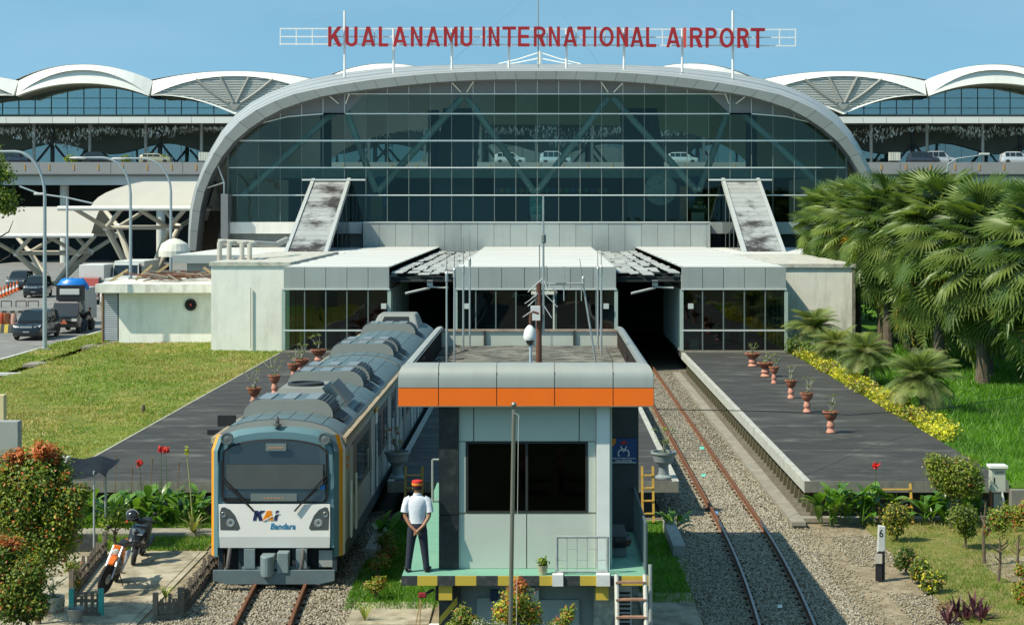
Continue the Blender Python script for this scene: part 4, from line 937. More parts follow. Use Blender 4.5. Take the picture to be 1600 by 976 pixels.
# ---------------------------------------------------------------- the airport train, two coupled cars
TX = -5.93; TF = 40.0; TE = 75.6
M_teal = mat('train teal', (.105,.205,.235), .45, .1, var=.10, scale=1.5, dirt=.25, dcol=(.10,.12,.12), dscale=1.5)
M_troof = mat('train roof teal', (.11,.168,.185), .5, .15, var=.14, scale=1, dirt=.4, dcol=(.12,.14,.13), dscale=1.2)
M_torg = mat('train orange', (.72,.30,.015), .4, var=.04); M_twh = mat('train white', (.80,.81,.78), .35, var=.03, scale=3)
M_side = mat('train side grey', (.34,.35,.32), .4, .2, var=.07, scale=1, dirt=.2, dcol=(.2,.2,.18), dscale=1); M_skirt = mat('train skirt', (.03,.045,.055), .6)
M_black = mat('black rubber', (.012,.013,.014), .6); M_tglass = mat('train window', (.010,.014,.016), .06, 0, var=0, spec=.8)
M_gut = mat('dirty gutter', (.30,.25,.17), .8, var=.3, scale=3); M_steel = mat('grey casting', (.22,.29,.30), .5, .3, var=.12, scale=5)
M_ac = mat('air conditioner grey', (.27,.28,.255), .55, .2, var=.10, scale=2, dirt=.3, dcol=(.18,.17,.14), dscale=2)
tr = thing('passenger_train', 'grey blue airport train with white nose and orange edge stripes', 'train', (TX, (TF+TE)/2, .12))
sec = [(1.5,.69),(1.5,1.2),(1.5,2.9),(1.47,3.16),(1.36,3.36),(1.12,3.53),(.75,3.64),(.38,3.69),(0,3.71)]
SEC = sec+[(-x, z) for x, z in reversed(sec[:-1])]
def ring(y, sx=1., top=3.71, bot=.69): return [V((TX+x*sx, y, bot+(z-.69)*(top-bot)/(3.71-.69))) for x, z in SEC]
# car bodies: sides and roof of each car
for a, b in ((TF+.42, 57.55), (57.95, TE)):
    body = MB()
    ra, rb = ring(a), ring(b)
    idx = list(range(len(SEC)))
    body.loft([ra, rb], 0, True, True)
    bo = body.build('car_body', M_side, tr, smooth=True, ang=25)
    # roof skin as panels between the gutters
    nY = int((b-a)/1.0); top = [(x*1.0, z+.012) for x, z in sec if z > 3.3]
    curve = top+[(-x, z) for x, z in reversed(top[:-1])]
    for k in range(nY):
        y0 = a+(b-a)*k/nY+.012; y1 = a+(b-a)*(k+1)/nY-.012
        MB().loft([[V((TX+x, y0, z)) for x, z in curve], [V((TX+x, y1, z)) for x, z in curve]], 0, False, False).build('roof_panel', M_troof, tr, smooth=True, ang=50)
    rb_ = MB()
    for xx in (-.95,-.57,-.19,.19,.57,.95):
        zz = np.interp(abs(xx), [p[0] for p in sec[::-1]], [p[1] for p in sec[::-1]]); rb_.box(TX+xx-.012, TX+xx+.012, a+.1, b-.1, zz-.05, zz+.022)
    rb_.build('roof_ribs', M_troof, tr)
    for s_ in (-1, 1):
        MB().box(*sorted((TX+s_*1.40, TX+s_*1.525)), a, b, 3.17, 3.30).build('gutter', M_gut, tr)
        MB().box(*sorted((TX+s_*1.47, TX+s_*1.512)), a, b, .62, .92).build('skirt', M_skirt, tr)
        # lighter diagonal sash and dark window band with doors
        xs = TX+s_*1.506
        def sidebox(name, y0, y1, z0, z1, m, t=.01): return MB().box(*sorted((xs-s_*.02, xs+s_*t)), y0, y1, z0, z1).build(name, m, tr)
        L = b-a; d = 1 if a < 50 else -1; st = a if a < 50 else b
        Y = lambda u0, u1: tuple(sorted((st+d*u0, st+d*u1)))
        sidebox('window_band', *Y(1.6,17.0), 1.72, 2.98, mat('window band', (.055,.055,.055), .35, var=.05), .004)
        for u0 in (2.6,4.1,7.6,9.6,12.2,15.6):
            p = sidebox('window', *Y(u0,u0+1.25), 1.86, 2.82, M_tglass, .014)
        for u0 in (5.9,11.0,14.0):
            dr = sidebox('door', *Y(u0,u0+1.1), .95, 3.02, mat('door grey', (.36,.38,.36), .4), .02)
            MB().box(*sorted((xs, xs+s_*.012)), *Y(u0+.15,u0+.95), 1.5, 2.75).build('door_window', M_tglass, dr)
            for u in (u0-.14, u0+1.18): MB().tube((xs+s_*.06, Y(u,u+.01)[0], 1.1), (xs+s_*.06, Y(u,u+.01)[0], 2.3), .02, n=6).build('handrail', mat('pale rail', (.75,.76,.7), .4), dr)
        cdr = sidebox('cab_door', *Y(.75,1.5), .95, 2.95, mat('door grey', (.36,.38,.36), .4), .02)
        MB().box(*sorted((xs, xs+s_*.012)), *Y(.85,1.4), 1.75, 2.75).build('door_window', M_tglass, cdr)
        for u in (.55,.68,1.62,1.78): MB().tube((xs+s_*.07, Y(u,u+.01)[0], .95), (xs+s_*.07, Y(u,u+.01)[0], 2.25), .022, n=6).build('handrail', mat('pale rail', (.75,.76,.7), .4), tr)
        for k in range(2): MB().lathe([(.01,0),(.06,0),(.05,s_*.03),(.01,s_*.03)], (xs, Y(.4,.41)[0], 2.62+.17*k), 10, 0, 'x').build('side_lamp', mat('amber lamp', (.7,.2,.02), .4), tr)
        u0 = 7.25 if a < 50 else 7.75
        for k, (z0, z1, m) in enumerate(((3.02,3.16,M_torg),(2.72,3.02,M_twh),(.95,2.72,M_teal))):
            MB().box(*sorted((xs, xs+s_*.024)), *Y(u0,u0+.5), z0, z1).build('stripe', m, tr)
MB().box(TX-1.3, TX+1.3, 57.5, 58.0, .8, 3.4).build('gangway', M_black, tr)
# front cab: mask, pillars and stripes
Y0 = TF
nose = MB()
def outl(sx, top, dy, bot=.69):   # half outlines: front face edge -> shoulder
    pts = [(1.30*sx,bot),(1.30*sx,1.2),(1.30*sx,2.7),(1.28*sx,3.02),(1.16*sx,top-.22),(.85*sx,top-.09),(.4*sx,top-.02),(0,top)]
    P = pts+[(-x, z) for x, z in reversed(pts[:-1])]
    return [V((TX+x, Y0+dy+max(0,(z-2.75))*.30, z)) for x, z in P]
r0 = outl(1.0, 3.46, .0, .90); r1 = outl(1.0, 3.46, .02)
q = [V(p) for p in r0]
# front plate (teal) with openings covered by its parts
MB().loft([r0, [p+V((0,.35,0)) for p in r0]], 0, True, True).build('cab_front', M_teal, tr, smooth=True, ang=30)
# hood from the front edge back to the roof
n_ = len(SEC)
def mid(t):
    out = []
    a = outl(1.0, 3.46, .0); b = ring(TF+.95)
    a2 = resample_pts(a, 30); b2 = resample_pts(b, 30)
    return [p.lerp(q_, t) for p, q_ in zip(a2, b2)]
def resample_pts(P, n):
    A = np.array([tuple(p) for p in P]); d = np.r_[0, np.cumsum(np.linalg.norm(np.diff(A, axis=0), axis=1))]; t = np.linspace(0, d[-1], n+1)
    return [V([np.interp(x, d, A[:, k]) for k in range(3)]) for x in t]
h0 = outl(1.0, 3.46, .0)
hpts = [(1.30,2.7),(1.28,3.02),(1.16,3.24),(.85,3.37),(.4,3.44),(0,3.46)]; bpts = [(1.5,2.7),(1.48,3.12),(1.36,3.36),(1.0,3.58),(.45,3.68),(0,3.71)]
ha = [V((TX+x, Y0+max(0,(z-2.75))*.30, z)) for x, z in hpts+[(-x, z) for x, z in reversed(hpts[:-1])]]
hb = [V((TX+x, Y0+.42+max(0,z-2.9)*.75, z)) for x, z in bpts+[(-x, z) for x, z in reversed(bpts[:-1])]]
hm = [a.lerp(b, .5)+V((0,-.06,.05)) for a, b in zip(ha, hb)]
MB().loft([ha, hm, hb, [p+V((0,.35,.0)) for p in hb]], 0, False, False).build('hood', M_teal, tr, smooth=True, ang=60)
for s_ in (-1, 1):
    # chamfered corner posts: teal, orange, white
    for x0, y0, x1, y1, m, nm in ((1.30,0,1.40,.10,M_teal,'corner_post'),(1.40,.10,1.475,.22,M_torg,'stripe'),(1.475,.22,1.505,.45,M_twh,'corner_edge')):
        zt = 3.05
        mb = MB(); A = [V((TX+s_*x0, Y0+y0, .69)), V((TX+s_*x1, Y0+y1, .69)), V((TX+s_*x1, Y0+y1, zt)), V((TX+s_*x0, Y0+y0, zt))]
        T = [V((TX+s_*(x0-.10), Y0+y0+.14, zt+.33)), V((TX+s_*(x1-.10), Y0+y1+.14, zt+.33))]
        mb.add([A[0],A[1],A[2],A[3],T[1],T[0]], [(0,1,2,3),(3,2,4,5)])
        mb.add([p+V((-s_*.04,.05,0)) for p in A]+[p+V((-s_*.04,.05,0)) for p in (T[1],T[0])], [(0,1,2,3),(3,2,4,5)])
        mb.build(nm, m, tr)
zz = lambda y: Z(y, TF)
# windscreen with black surround
def rrect(x0, x1, z0, z1, r, y, top=0, n=5):
    pts = []
    for cx, cz, a0 in ((x1-r,z0+r,-90),(x1-r,z1-r,0),(x0+r,z1-r,90),(x0+r,z0+r,180)):
        for k in range(n+1):
            a = R(a0+90*k/n); pts.append([cx+r*math.cos(a), cz+r*math.sin(a)])
    xm = (x0+x1)/2
    out = []
    for x, z in pts:
        if top and z > (z0+z1)/2: z += top*(1-((x-xm)/((x1-x0)/2))**2)
        out.append(V((x, y+max(0, z-2.75)*.30, z)))
    # crown the top edge with extra points
    return out
x0w, x1w = X(347,TF), X(512,TF)
def screen_poly(x0, x1, z0, z1, y, crown):
    xs = np.linspace(x1, x0, 15); xm = (x0+x1)/2; hw = (x1-x0)/2
    P = [V((x0+.07,y,z0)), V((x1-.07,y,z0)), V((x1-.02,y,z0+.03)), V((x1,y,z0+.1))]
    for x in xs:
        z = z1+crown*(1-abs((x-xm)/hw)**2.2); z = z if abs(x-xm) < hw*.97 else z-.08; P.append(V((x,y,z)))
    P += [V((x0,y,z0+.1)), V((x0+.02,y,z0+.03))]
    return [V((p.x, p.y+max(0, p.z-2.75)*.30, p.z)) for p in P]
ws = MB().prism(screen_poly(x0w, x1w, zz(785), zz(700), Y0-.012, .19), (0,.03,0)).build('windscreen_surround', M_black, tr)
MB().prism(screen_poly(x0w+.045, x1w-.045, zz(783), zz(702), Y0-.022, .185), (0,.012,0)).build('windscreen', mat('windscreen glass', (.02,.026,.028), .07, var=0, spec=.75), ws)
MB().box(x0w+.1, x1w-.1, Y0-.030, Y0-.024, zz(763), zz(725)).build('driver_blind', mat('windscreen grey', (.085,.10,.105), .15, var=.1, scale=2, spec=.7), ws)
MB().box(X(415,TF), X(447,TF), Y0+.02, Y0+.06, zz(704), zz(693)).build('destination_sign', mat('sign glass', (.16,.20,.20), .3), ws)
MB().box(X(392,TF), X(464,TF), Y0-.036, Y0-.03, zz(782), zz(770)).build('display_panel', mat('sign glass', (.16,.20,.20), .3), ws)
m_led = mat('orange led', (.55,.25,.12), .5)
for (a, b, y, yy) in ((419,443,699,Y0+.018),(412,446,777,Y0-.038)):
    for k in range(6):
        x = X(a+(b-a)*k/6,TF); MB().box(x, x+.045, yy-.003, yy+.004, zz(y+1.2), zz(y-.6)).build('led_character', m_led, ws)
MB().box(X(500,TF), X(508,TF), Y0-.036, Y0-.03, zz(764), zz(757)).build('blue_sticker', mat('blue sticker', (.02,.22,.6), .4), ws)
# white lower nose
nz = MB().prism([V((X(342,TF),Y0-.05,zz(787))), V((X(343,TF),Y0-.05,zz(838))), V((X(516,TF),Y0-.05,zz(838))), V((X(516,TF),Y0-.05,zz(787)))], (0,.05,0)).build('nose_panel', M_twh, tr)
MB().prism([V((X(343,TF),Y0-.05,zz(838.2))), V((X(344,TF),Y0-.015,zz(855))), V((X(515,TF),Y0-.015,zz(855))), V((X(516,TF),Y0-.05,zz(838.2)))], (0,.05,0)).build('nose_lip', M_twh, tr)
M_lensd = mat('headlamp dark', (.075,.09,.095), .25, var=.1, spec=.7)
for s_ in (-1, 1):
    f_ = (lambda px: X(px,TF)) if s_ < 0 else (lambda px: X(345+514-px,TF))
    P = [(345,827),(344,800),(346.5,792),(351,791),(360,795),(368,804),(374,818),(376,824),(373,827.5)]
    hl = MB().prism([V((f_(a),Y0-.052,zz(b))) for a, b in P], (0,.03,0)).build('headlight', M_lensd, tr)
    MB().lathe([(.0,.012),(.04,.004),(.085,-.004),(.095,0),(.10,.02)], (f_(361),Y0-.058,zz(816)), 16, 0, 'y').build('lamp', mat('lamp reflector', (.45,.5,.5), .2, .6), hl, smooth=True)
    MB().lathe([(.0,.01),(.03,.003),(.06,-.004),(.065,0),(.07,.02)], (f_(350),Y0-.058,zz(803)), 14, 0, 'y').build('lamp', mat('lamp reflector dim', (.2,.23,.24), .3, .5), hl, smooth=True)
    rd_ = MB().lathe([(.098,.0),(.104,-.012),(.135,-.012),(.14,.0),(.14,.06),(.09,.08)], (f_(354.5) if s_ < 0 else X(506.5,TF), Y0-.02+.02, zz(685)), 20, 0, 'y').build('marker_light', mat('lamp rim', (.10,.13,.14), .4), tr, smooth=True)
    MB().lathe([(.0,-.012),(.06,-.008),(.1,0)], (f_(354.5) if s_ < 0 else X(506.5,TF), Y0+.005, zz(685)), 20, 0, 'y').build('lens', mat('grey lens', (.17,.19,.19), .15, .2), rd_, smooth=True)
    # wipers
    a, b = ((349,745),(398,797)) if s_ < 0 else ((510,742),(461,797))
    wp = MB().beam(V((X(a[0],TF),Y0-.07,zz(a[1]))), V((X(b[0],TF),Y0-.10,zz(b[1]))), .035, .035).beam(V((X(a[0]+3*s_,TF),Y0-.07,zz(a[1]+4))), V((X(b[0]+2*s_,TF),Y0-.10,zz(b[1]-3))), .02, .02).build('wiper', M_black, tr)
    xw = X(347.5 if s_ < 0 else 511.5,TF); MB().box(xw-.014, xw+.014, Y0-.06, Y0-.035, zz(775), zz(718)).build('wiper_blade', M_black, wp)
# lettering on the nose
m_navy = mat('logo navy', (.02,.03,.10), .4, var=0); m_lorg = mat('logo orange', (.80,.25,.01), .4, var=0); m_lbl = mat('logo blue', (.02,.19,.38), .4, var=0)
yl = Y0-.05; zt_, zb_ = zz(796.5), zz(812)
sh_ = .22
glyph('K', 'letter', m_navy, nz, X(395.5,TF), X(411.5,TF), zb_, zt_, yl-.008, .01, .075, sh_)
glyph('A', 'letter', m_lorg, nz, X(410.5,TF), X(427.5,TF), zb_, zt_, yl-.010, .01, .075, sh_*.6)
glyph('I', 'letter', m_navy, nz, X(428.5,TF), X(433,TF), zb_, zt_, yl-.008, .01, .075, sh_)
MB().prism([V((X(411,TF),yl-.018,zz(812))), V((X(414,TF),yl-.018,zz(812))), V((X(437,TF),yl-.018,zz(800.5))), V((X(437,TF),yl-.018,zz(799)))], (0,.004,0)).build('logo_swoosh', M_twh, nz)
text_obj('Bandara', 'letter', m_lbl, nz, (X(423,TF), X(462,TF), zz(825.5), zz(816)), yl+.004, .012, .015, .2)
# rooftop horn, couplers, snow plough, jumper hoses
MB().lathe([(.10,-.02),(.10,.02),(.05,.03),(.05,.10),(.035,.16),(.02,.2)], (X(433,TF+.3),Y0+.3,3.60), 10).build('horn', mat('horn metal', (.16,.17,.16), .4, .6), tr)
cp = MB().cbox((TX+.0,Y0+.0,.55), .55, .5, .16).cbox((TX-.14,Y0-.2,.58), .3, .35, .42).cbox((TX+.2,Y0-.18,.62), .26, .3, .46).lathe([(.13,-.25),(.13,.2)], (TX-.14,Y0-.36,.58), 14).build('coupler', M_steel, tr, bevel=.02)
MB().box(TX-.75, TX+.75, Y0-.05, Y0+.1, .38, .48).build('buffer_beam', M_steel, tr)
for xx in (-.58,.58): MB().box(TX+xx-.12, TX+xx+.12, Y0-.08, Y0+.05, .45, .88).build('beam_bracket', M_steel, tr)
MB().box(TX-1.2, TX+1.2, Y0+.28, Y0+.6, .30, .95).build('under_panel', M_black, tr)
MB().box(TX+.95, TX+1.25, Y0+.1, Y0+.28, .45, .82).build('junction_box', mat('pale box grey', (.33,.35,.33), .5), tr)
for xx in (-1.02,.62): MB().path([V((TX+xx,Y0-.02,.88)), V((TX+xx,Y0-.16,.72)), V((TX+xx-.02,Y0-.2,.5)), V((TX+xx-.12,Y0-.15,.36))], .045, 8).build('air_hose', mat('hose', (.09,.085,.08), .7), tr, smooth=True)
for xx in (-1.25,-.8,.4,1.3): MB().box(TX+xx-.05, TX+xx+.05, Y0+.1, Y0+.25, .35, .9).build('frame_post', M_skirt, tr)
MB().prism([V((TX-1.35,Y0-.30,.46)), V((TX-1.35,Y0-.30,.22)), V((TX-1.05,Y0-.30,.14)), V((TX+1.0,Y0-.30,.14)), V((TX+1.35,Y0-.30,.22)), V((TX+1.35,Y0-.30,.46)), V((TX+.3,Y0-.30,.46)), V((TX+.1,Y0-.30,.43)), V((TX-.15,Y0-.30,.43)), V((TX-.35,Y0-.30,.46))], (0,.06,0)).build('plough', mat('plough grey', (.13,.18,.195), .5, .2, var=.15, scale=3, dirt=.3, dcol=(.3,.32,.32), dscale=1.2), tr, bevel=.01)
for sd in (-.553,.553): MB().box(TX+sd-.14, TX+sd+.14, Y0-.12, Y0+.1, .17, .26).build('wheel_guard', mat('rusty shoe', (.42,.27,.07), .8), tr)
MB().box(TX-1.2, TX+1.2, TF+1.0, TE-.5, .25, .69).build('underframe', M_black, tr)
whl = None
for y in (42.2,44.4,53.4,55.6,60,62.2,70.8,73):
    for sd in (-.553,.553):
        if whl is None:
            whl = MB().lathe([(.05,-.07),(.43,-.07),(.43,.05),(.46,.05),(.46,.08),(.05,.08)], (0,0,0), 20, 0, 'x').build('wheel', M_rust, tr, smooth=True); whl.location = V((TX+sd,y,.57))-ORG[tr.name]
        else: inst(whl, tr, V((TX+sd,y,.57))-ORG[tr.name])
# air conditioning units: front plate, rounded casing, side grille slats
def ac_unit(y, w, h, l, dbl=True):
    def stad(hw, z0, z1, yy):
        r = (z1-z0)*.95; pts = [V((TX-hw,yy,z0)), V((TX+hw,yy,z0))]
        for k in range(7): a = R(k*15); pts.append(V((TX+hw-r+r*math.cos(a), yy, z1-r+r*math.sin(a))))
        for k in range(7): a = R(90+k*15); pts.append(V((TX-hw+r+r*math.cos(a), yy, z1-r+r*math.sin(a))))
        return pts
    z0 = 3.58; u = MB().loft([stad(w/2,z0,z0+h,y), stad(w/2,z0,z0+h,y+l)]).build('air_conditioner', M_troof, tr, smooth=True, ang=30)
    MB().loft([stad(w/2+.02,z0,z0+h+.015,y-.04), stad(w/2+.02,z0,z0+h+.015,y)]).build('end_plate', M_ac, u, smooth=True, ang=30)
    nb = 7
    for s_ in (-1, 1):
        for k in range(nb):
            a = R(5+k*13); r = h*.95+.012; c = V((TX+s_*(w/2-h*.95+r*math.cos(a)), y+.06, z0+h-h*.95+r*math.sin(a)))
            MB().beam(c, c+V((0,l-.12,0)), .05, .03).build('grille_slat', mat('grille dark', (.05,.06,.065), .5, .3), u)
    for k in range(3): MB().box(TX-w/2+.3+k*.55, TX-w/2+.6+k*.55, y+.1, y+l-.1, z0+h, z0+h+.03).build('top_cover', mat('bright metal', (.38,.42,.42), .35, .6), u)
    for s_ in (-1, 1): MB().add([(TX+s_*(w/2+.03),y-.1,3.61),(TX+s_*1.3,y+.1,3.47),(TX+s_*1.3,y+l*.9,3.47),(TX+s_*(w/2+.03),y+l,3.61)], [(0,1,2,3)]).build('side_recess', mat('recess dark', (.03,.04,.045), .7), u)
for y, l in ((42.0,1.5),(49.2,1.3),(51.0,1.3),(59.2,1.3),(61.0,1.3),(69.4,1.3)): ac_unit(y, 2.06, .39, l)
# fan housing with raised flap behind the first unit
fh = MB().add([(TX-.85,44.6,3.6),(TX+.75,44.6,3.6),(TX+.45,44.7,3.98),(TX-.6,44.7,3.98),(TX-.85,46.6,3.6),(TX+.75,46.6,3.6),(TX+.45,46.5,3.98),(TX-.6,46.5,3.98)], [(0,1,2,3),(7,6,5,4),(0,3,7,4),(1,5,6,2),(3,2,6,7)]).build('fan_housing', M_ac, tr)
MB().lathe([(.42,0),(.46,.0),(.46,.07),(.40,.07),(.40,.02),(.01,.03)], (TX-.05,45.5,3.98), 24).build('fan_ring', mat('grille dark', (.05,.06,.065), .5, .3), fh, smooth=True)
MB().cbox((TX+.92,45.2,3.86), .06, 1.5, .62, 0, Euler((0,R(-42),0))).build('flap', mat('flap grey', (.12,.13,.13), .5, .2), tr)
MB().add([(TX+.8,44.7,3.62),(TX+1.34,44.7,3.42),(TX+1.34,46.5,3.42),(TX+.8,46.5,3.62)], [(0,1,2,3)]).build('recess', mat('recess dark', (.03,.04,.045), .7), tr)
# hood at the far end
MB().add([(TX-.95,72.4,3.6),(TX+.95,72.4,3.6),(TX+.75,73.6,4.1),(TX-.75,73.6,4.1),(TX-.95,75.4,3.6),(TX+.95,75.4,3.6),(TX+.75,75.2,4.1),(TX-.75,75.2,4.1)], [(0,1,2,3),(7,6,5,4),(0,3,7,4),(1,5,6,2),(3,2,6,7)]).build('end_hood', M_ac, tr, bevel=.08)
MB().add([(TX-.6,72.62,3.71),(TX+.6,72.62,3.71),(TX+.5,73.35,4.01),(TX-.5,73.35,4.01)], [(0,1,2,3)]).build('hood_grille', M_black, tr)
# cab mirror boxes on the left gutter
MB().cbox((TX-1.55,42.6,3.42), .42, .12, .26).build('cable_box', M_black, tr); MB().cbox((TX-1.62,42.0,3.22), .55, .10, .12).build('cable_box', M_black, tr)
# ---------------------------------------------------------------- signal cabin on its green deck
M_cpan = mat('cabin grey panel', (.47,.51,.45), .5, .0, var=.04, scale=1.5, dirt=.15, dcol=(.28,.31,.27), dscale=1.6)
M_cwht = mat('cabin white post', (.68,.71,.68), .6, var=.05, scale=2, dirt=.2, dcol=(.4,.42,.38), dscale=3)
M_cblk = mat('cabin black panel', (.020,.022,.024), .35, var=.2, scale=2, dirt=.25, dcol=(.16,.16,.15), dscale=4)
M_silv = mat('silver composite', (.40,.42,.38), .42, .35, var=.06, scale=1.5, dirt=.3, dcol=(.26,.27,.24), dscale=2.2, streak=.15)
M_corg = mat('orange composite', (.90,.165,.008), .45, var=.05, scale=1.2, dirt=.12, dcol=(.45,.12,.02), dscale=1.5, streak=.2)
M_deck = mat('green deck paint', (.17,.37,.27), .6, var=.10, scale=2.5, dirt=.4, dcol=(.24,.44,.33), dscale=1.5)
M_yel = mat('yellow paint', (.55,.40,.05), .6, var=.12, scale=8, dirt=.4, dcol=(.2,.17,.08), dscale=8); M_blk = mat('black paint', (.035,.04,.04), .6, var=.2, scale=8, dirt=.35, dcol=(.2,.2,.19), dscale=9)
M_rail = mat('pale steel rail', (.34,.38,.37), .5, .2, var=.12, scale=6, dirt=.3, dcol=(.2,.16,.12), dscale=8)
DK = 1.58
cab = thing('signal_cabin', 'grey signal cabin with orange roof edge on a raised green deck', 'cabin', (-.3, 39, 0))
MB().box(-2.62, 2.0, 33.62, 45.0, DK-.17, DK).build('deck', M_deck, cab)
xs_ = [-2.63,-2.33,-1.95,-1.62,-1.22,-.82,-.42,-.04,.35,.72,1.1,1.5,2.01]
for k in range(len(xs_)-1): MB().box(xs_[k]+.003, xs_[k+1]-.003, 33.60, 33.63, DK-.175, DK+.004).build('edge_stripe', M_yel if k % 2 else M_blk, cab)
for x0, x1, m in ((-1.93,-1.68,M_yel),(1.02,1.26,M_yel)): MB().box(x0, x1, 33.66, 33.9, DK-.46, DK-.175).build('deck_bracket', m, cab)
MB().box(-1.9, 1.25, 34.4, 44.5, 0, DK-.17).build('base_wall', mat('base wall', (.28,.31,.30), .7, var=.15, scale=2, dirt=.4, dcol=(.12,.13,.12), dscale=2), cab)
MB().box(-1.95, -1.55, 34.1, 34.4, 0, DK-.17).build('base_pier', M_blk, cab)
MB().box(1.0, 1.4, 34.1, 34.4, 0, DK-.17).build('base_pier', mat('flaking paint', (.4,.42,.36), .8, var=.3, scale=5, dirt=.8, dcol=(.04,.045,.05), dscale=4), cab)
MB().add([(-1.94,34.09,.55),(-1.6,34.09,.95),(-1.6,34.09,1.1),(-1.94,34.09,.7)], [(0,1,2,3)]).build('hazard_stripe', M_yel, cab)
for a, b, c, d in ((745,793,925,985),(828,905,928,985)): 
    mm = MB().box(X(a,34.35), X(b,34.35), 34.33, 34.39, .3, Z(c+8,34.35)).build('access_panel', mat('pale access panel', (.33,.38,.37), .6), cab)
MB().box(X(766,34.3), X(778,34.3), 34.3, 34.38, Z(938,34.3), Z(921,34.3)).build('blue_plate', mat('blue plate', (.015,.04,.10), .5), cab)
nb_ = MB().box(X(818,34.3), X(842,34.3), 34.26, 34.38, Z(938,34.3), Z(917,34.3)).build('notice', mat('white notice', (.62,.64,.62), .6), cab)
text_obj('A A K', 'lettering', M_black, nb_, (X(822,34.3), X(833,34.3), Z(925,34.3), Z(921,34.3)), 34.258, .01, .02)
MB().box(X(836,34.3), X(841,34.3), 34.25, 34.262, Z(920.5,34.3), Z(918.5,34.3)).build('red_mark', mat('red mark', (.4,.02,.03), .5), nb_)
FY = 34.3; fz = lambda y: Z(y, FY); fx = lambda x: X(x, FY)
MB().box(-1.9, 1.02, FY+2.8, 44.3, DK, 4.95).build('core_wall', M_dgrey, cab)
for a, b in ((-1.9,-1.62),(.98,1.02)): MB().box(a, b, FY+.06, FY+2.8, DK, 4.95).build('room_wall', M_dgrey, cab)
MB().box(-1.62, .98, FY+.06, FY+2.8, 4.6, 4.72).build('room_ceiling', M_dgrey, cab)
MB().box(-1.5, .9, FY+.5, FY+1.2, DK, 2.45).build('desk', mat('dark desk', (.02,.022,.022), .6), cab)
for k in range(3): MB().cbox((-1.1+k*.8,FY+.9,2.66), .5, .06, .34).build('monitor', M_black, cab)
for k in range(9): MB().box(-1.42, .82, FY+.10, FY+.14, 2.70+k*.045, 2.70+k*.045+.012).build('blind_slat', mat('teal blind', (.10,.20,.21), .5), cab)
for z0, z1 in ((DK+.01, fz(803)-.01), (fz(803)+.005, 4.7)): MB().box(fx(686), fx(716), FY-.06, FY+.3, z0, z1).build('black_column', M_cblk, cab)
for a, b, c, d in ((716.6,739.6,645,689),(740.8,904.4,645,689),(905.6,931,645,689),(716.6,727.6,690,800),(918.6,931,690,800),(716.6,822.4,803,888),(823.8,931,803,888)):
    MB().box(fx(a), fx(b), FY, FY+.055, fz(d) if d < 880 else DK+.004, fz(c) if c > 650 else 4.74).build('wall_panel', M_cpan, cab, bevel=.004)
MB().box(fx(716.6), fx(931), FY+.03, FY+.058, fz(803), fz(800)).build('window_sill', mat('cream sill', (.42,.38,.26), .6), cab)
M_wfr = mat('window frame', (.035,.038,.036), .4, .2)
wfr = MB().box(fx(727.8), fx(731.5), FY-.01, FY+.04, fz(800), fz(690)).box(fx(914.8), fx(918.4), FY-.01, FY+.04, fz(800), fz(690)).box(fx(731.5), fx(914.8), FY-.01, FY+.04, fz(800), fz(797.5)).box(fx(731.5), fx(914.8), FY-.01, FY+.04, fz(692.5), fz(690)).box(fx(821), fx(825), FY-.012, FY+.04, fz(797.5), fz(692.5)).build('window_frame', M_wfr, cab)
G_cab = glass('cabin tinted glass', (.11,.15,.15), .03, .03, (.45,.5,.5))
for a, b in ((731.7,820.8),(825.2,914.6)): MB().box(fx(a), fx(b), FY+.015, FY+.03, fz(797.3), fz(692.7)).build('window_pane', G_cab, wfr)
MB().box(fx(932), fx(952.5), FY-.10, FY+.2, DK, 4.72).build('corner_post', M_cwht, cab, bevel=.006)
MB().box(1.3, 2.07, 38.2, 38.35, DK, 4.3).build('side_wall', mat('dark side wall', (.035,.045,.05), .5, var=.15, scale=2), cab)
MB().box(1.3, 1.36, FY+.2, 38.2, DK, 4.72).build('side_panel', M_cpan, cab)
# roof: slab, flat top, curved silver and orange edge panels
RY0, RY1, RX0, RX1 = 33.92, 44.7, -2.72, 2.13
MB().box(RX0+.12, RX1-.12, RY0+.1, RY1-.05, 4.74, 4.86).build('roof_soffit', mat('soffit board', (.35,.37,.34), .7), cab)
MB().box(RX0+.3, RX1-.25, RY0+.35, RY1-.15, 4.86, 5.04).build('roof_top', ground_mat('dirty roof screed', [(.15,.145,.12),(.26,.25,.21),(.05,.05,.042)], [1.2, 2.6], rough=.9), cab)
MB().box(RX0+.62, RX1-.55, RY0+3.2, RY1-.5, 5.04, 5.075).build('roof_screed', MATS['dirty roof screed'], cab)
jx = [RX0]+[X(p,RY0) for p in (685,776,866.5,958)]+[RX1]
prof = [(0,5.08),(0,5.25),(.02,5.34),(.07,5.42),(.15,5.48),(.26,5.515),(.42,5.52)]
for k in range(5):
    a, b = jx[k]+.008, jx[k+1]-.008
    MB().box(a, b, RY0, RY0+.05, 4.735, 5.068).build('fascia_panel', M_corg, cab)
    L = []
    for xx, first in ((a, k == 0), (b, k == 4)):
        L.append([V((xx+(dy*.45 if (first and xx == a) else -dy*.45 if first else 0), RY0+dy, z)) for dy, z in prof])
    mb = MB(); mb.loft(L, 0, False, False); mb.loft([[p+V((0,.04,-.03)) for p in l_] for l_ in L], 0, False, False); mb.build('fascia_cap', M_silv, cab, smooth=True, ang=60)
for k in range(6): MB().box(jx[k]-.007 if k else jx[k]+.001, jx[k]+.007 if k < 5 else jx[k]-.001, RY0+.012, RY0+.03, 4.74, 5.36).build('fascia_joint', M_blk, cab)
MB().box(RX0, RX1, RY0+.008, RY0+.04, 5.066, 5.082).build('fascia_joint', M_blk, cab)
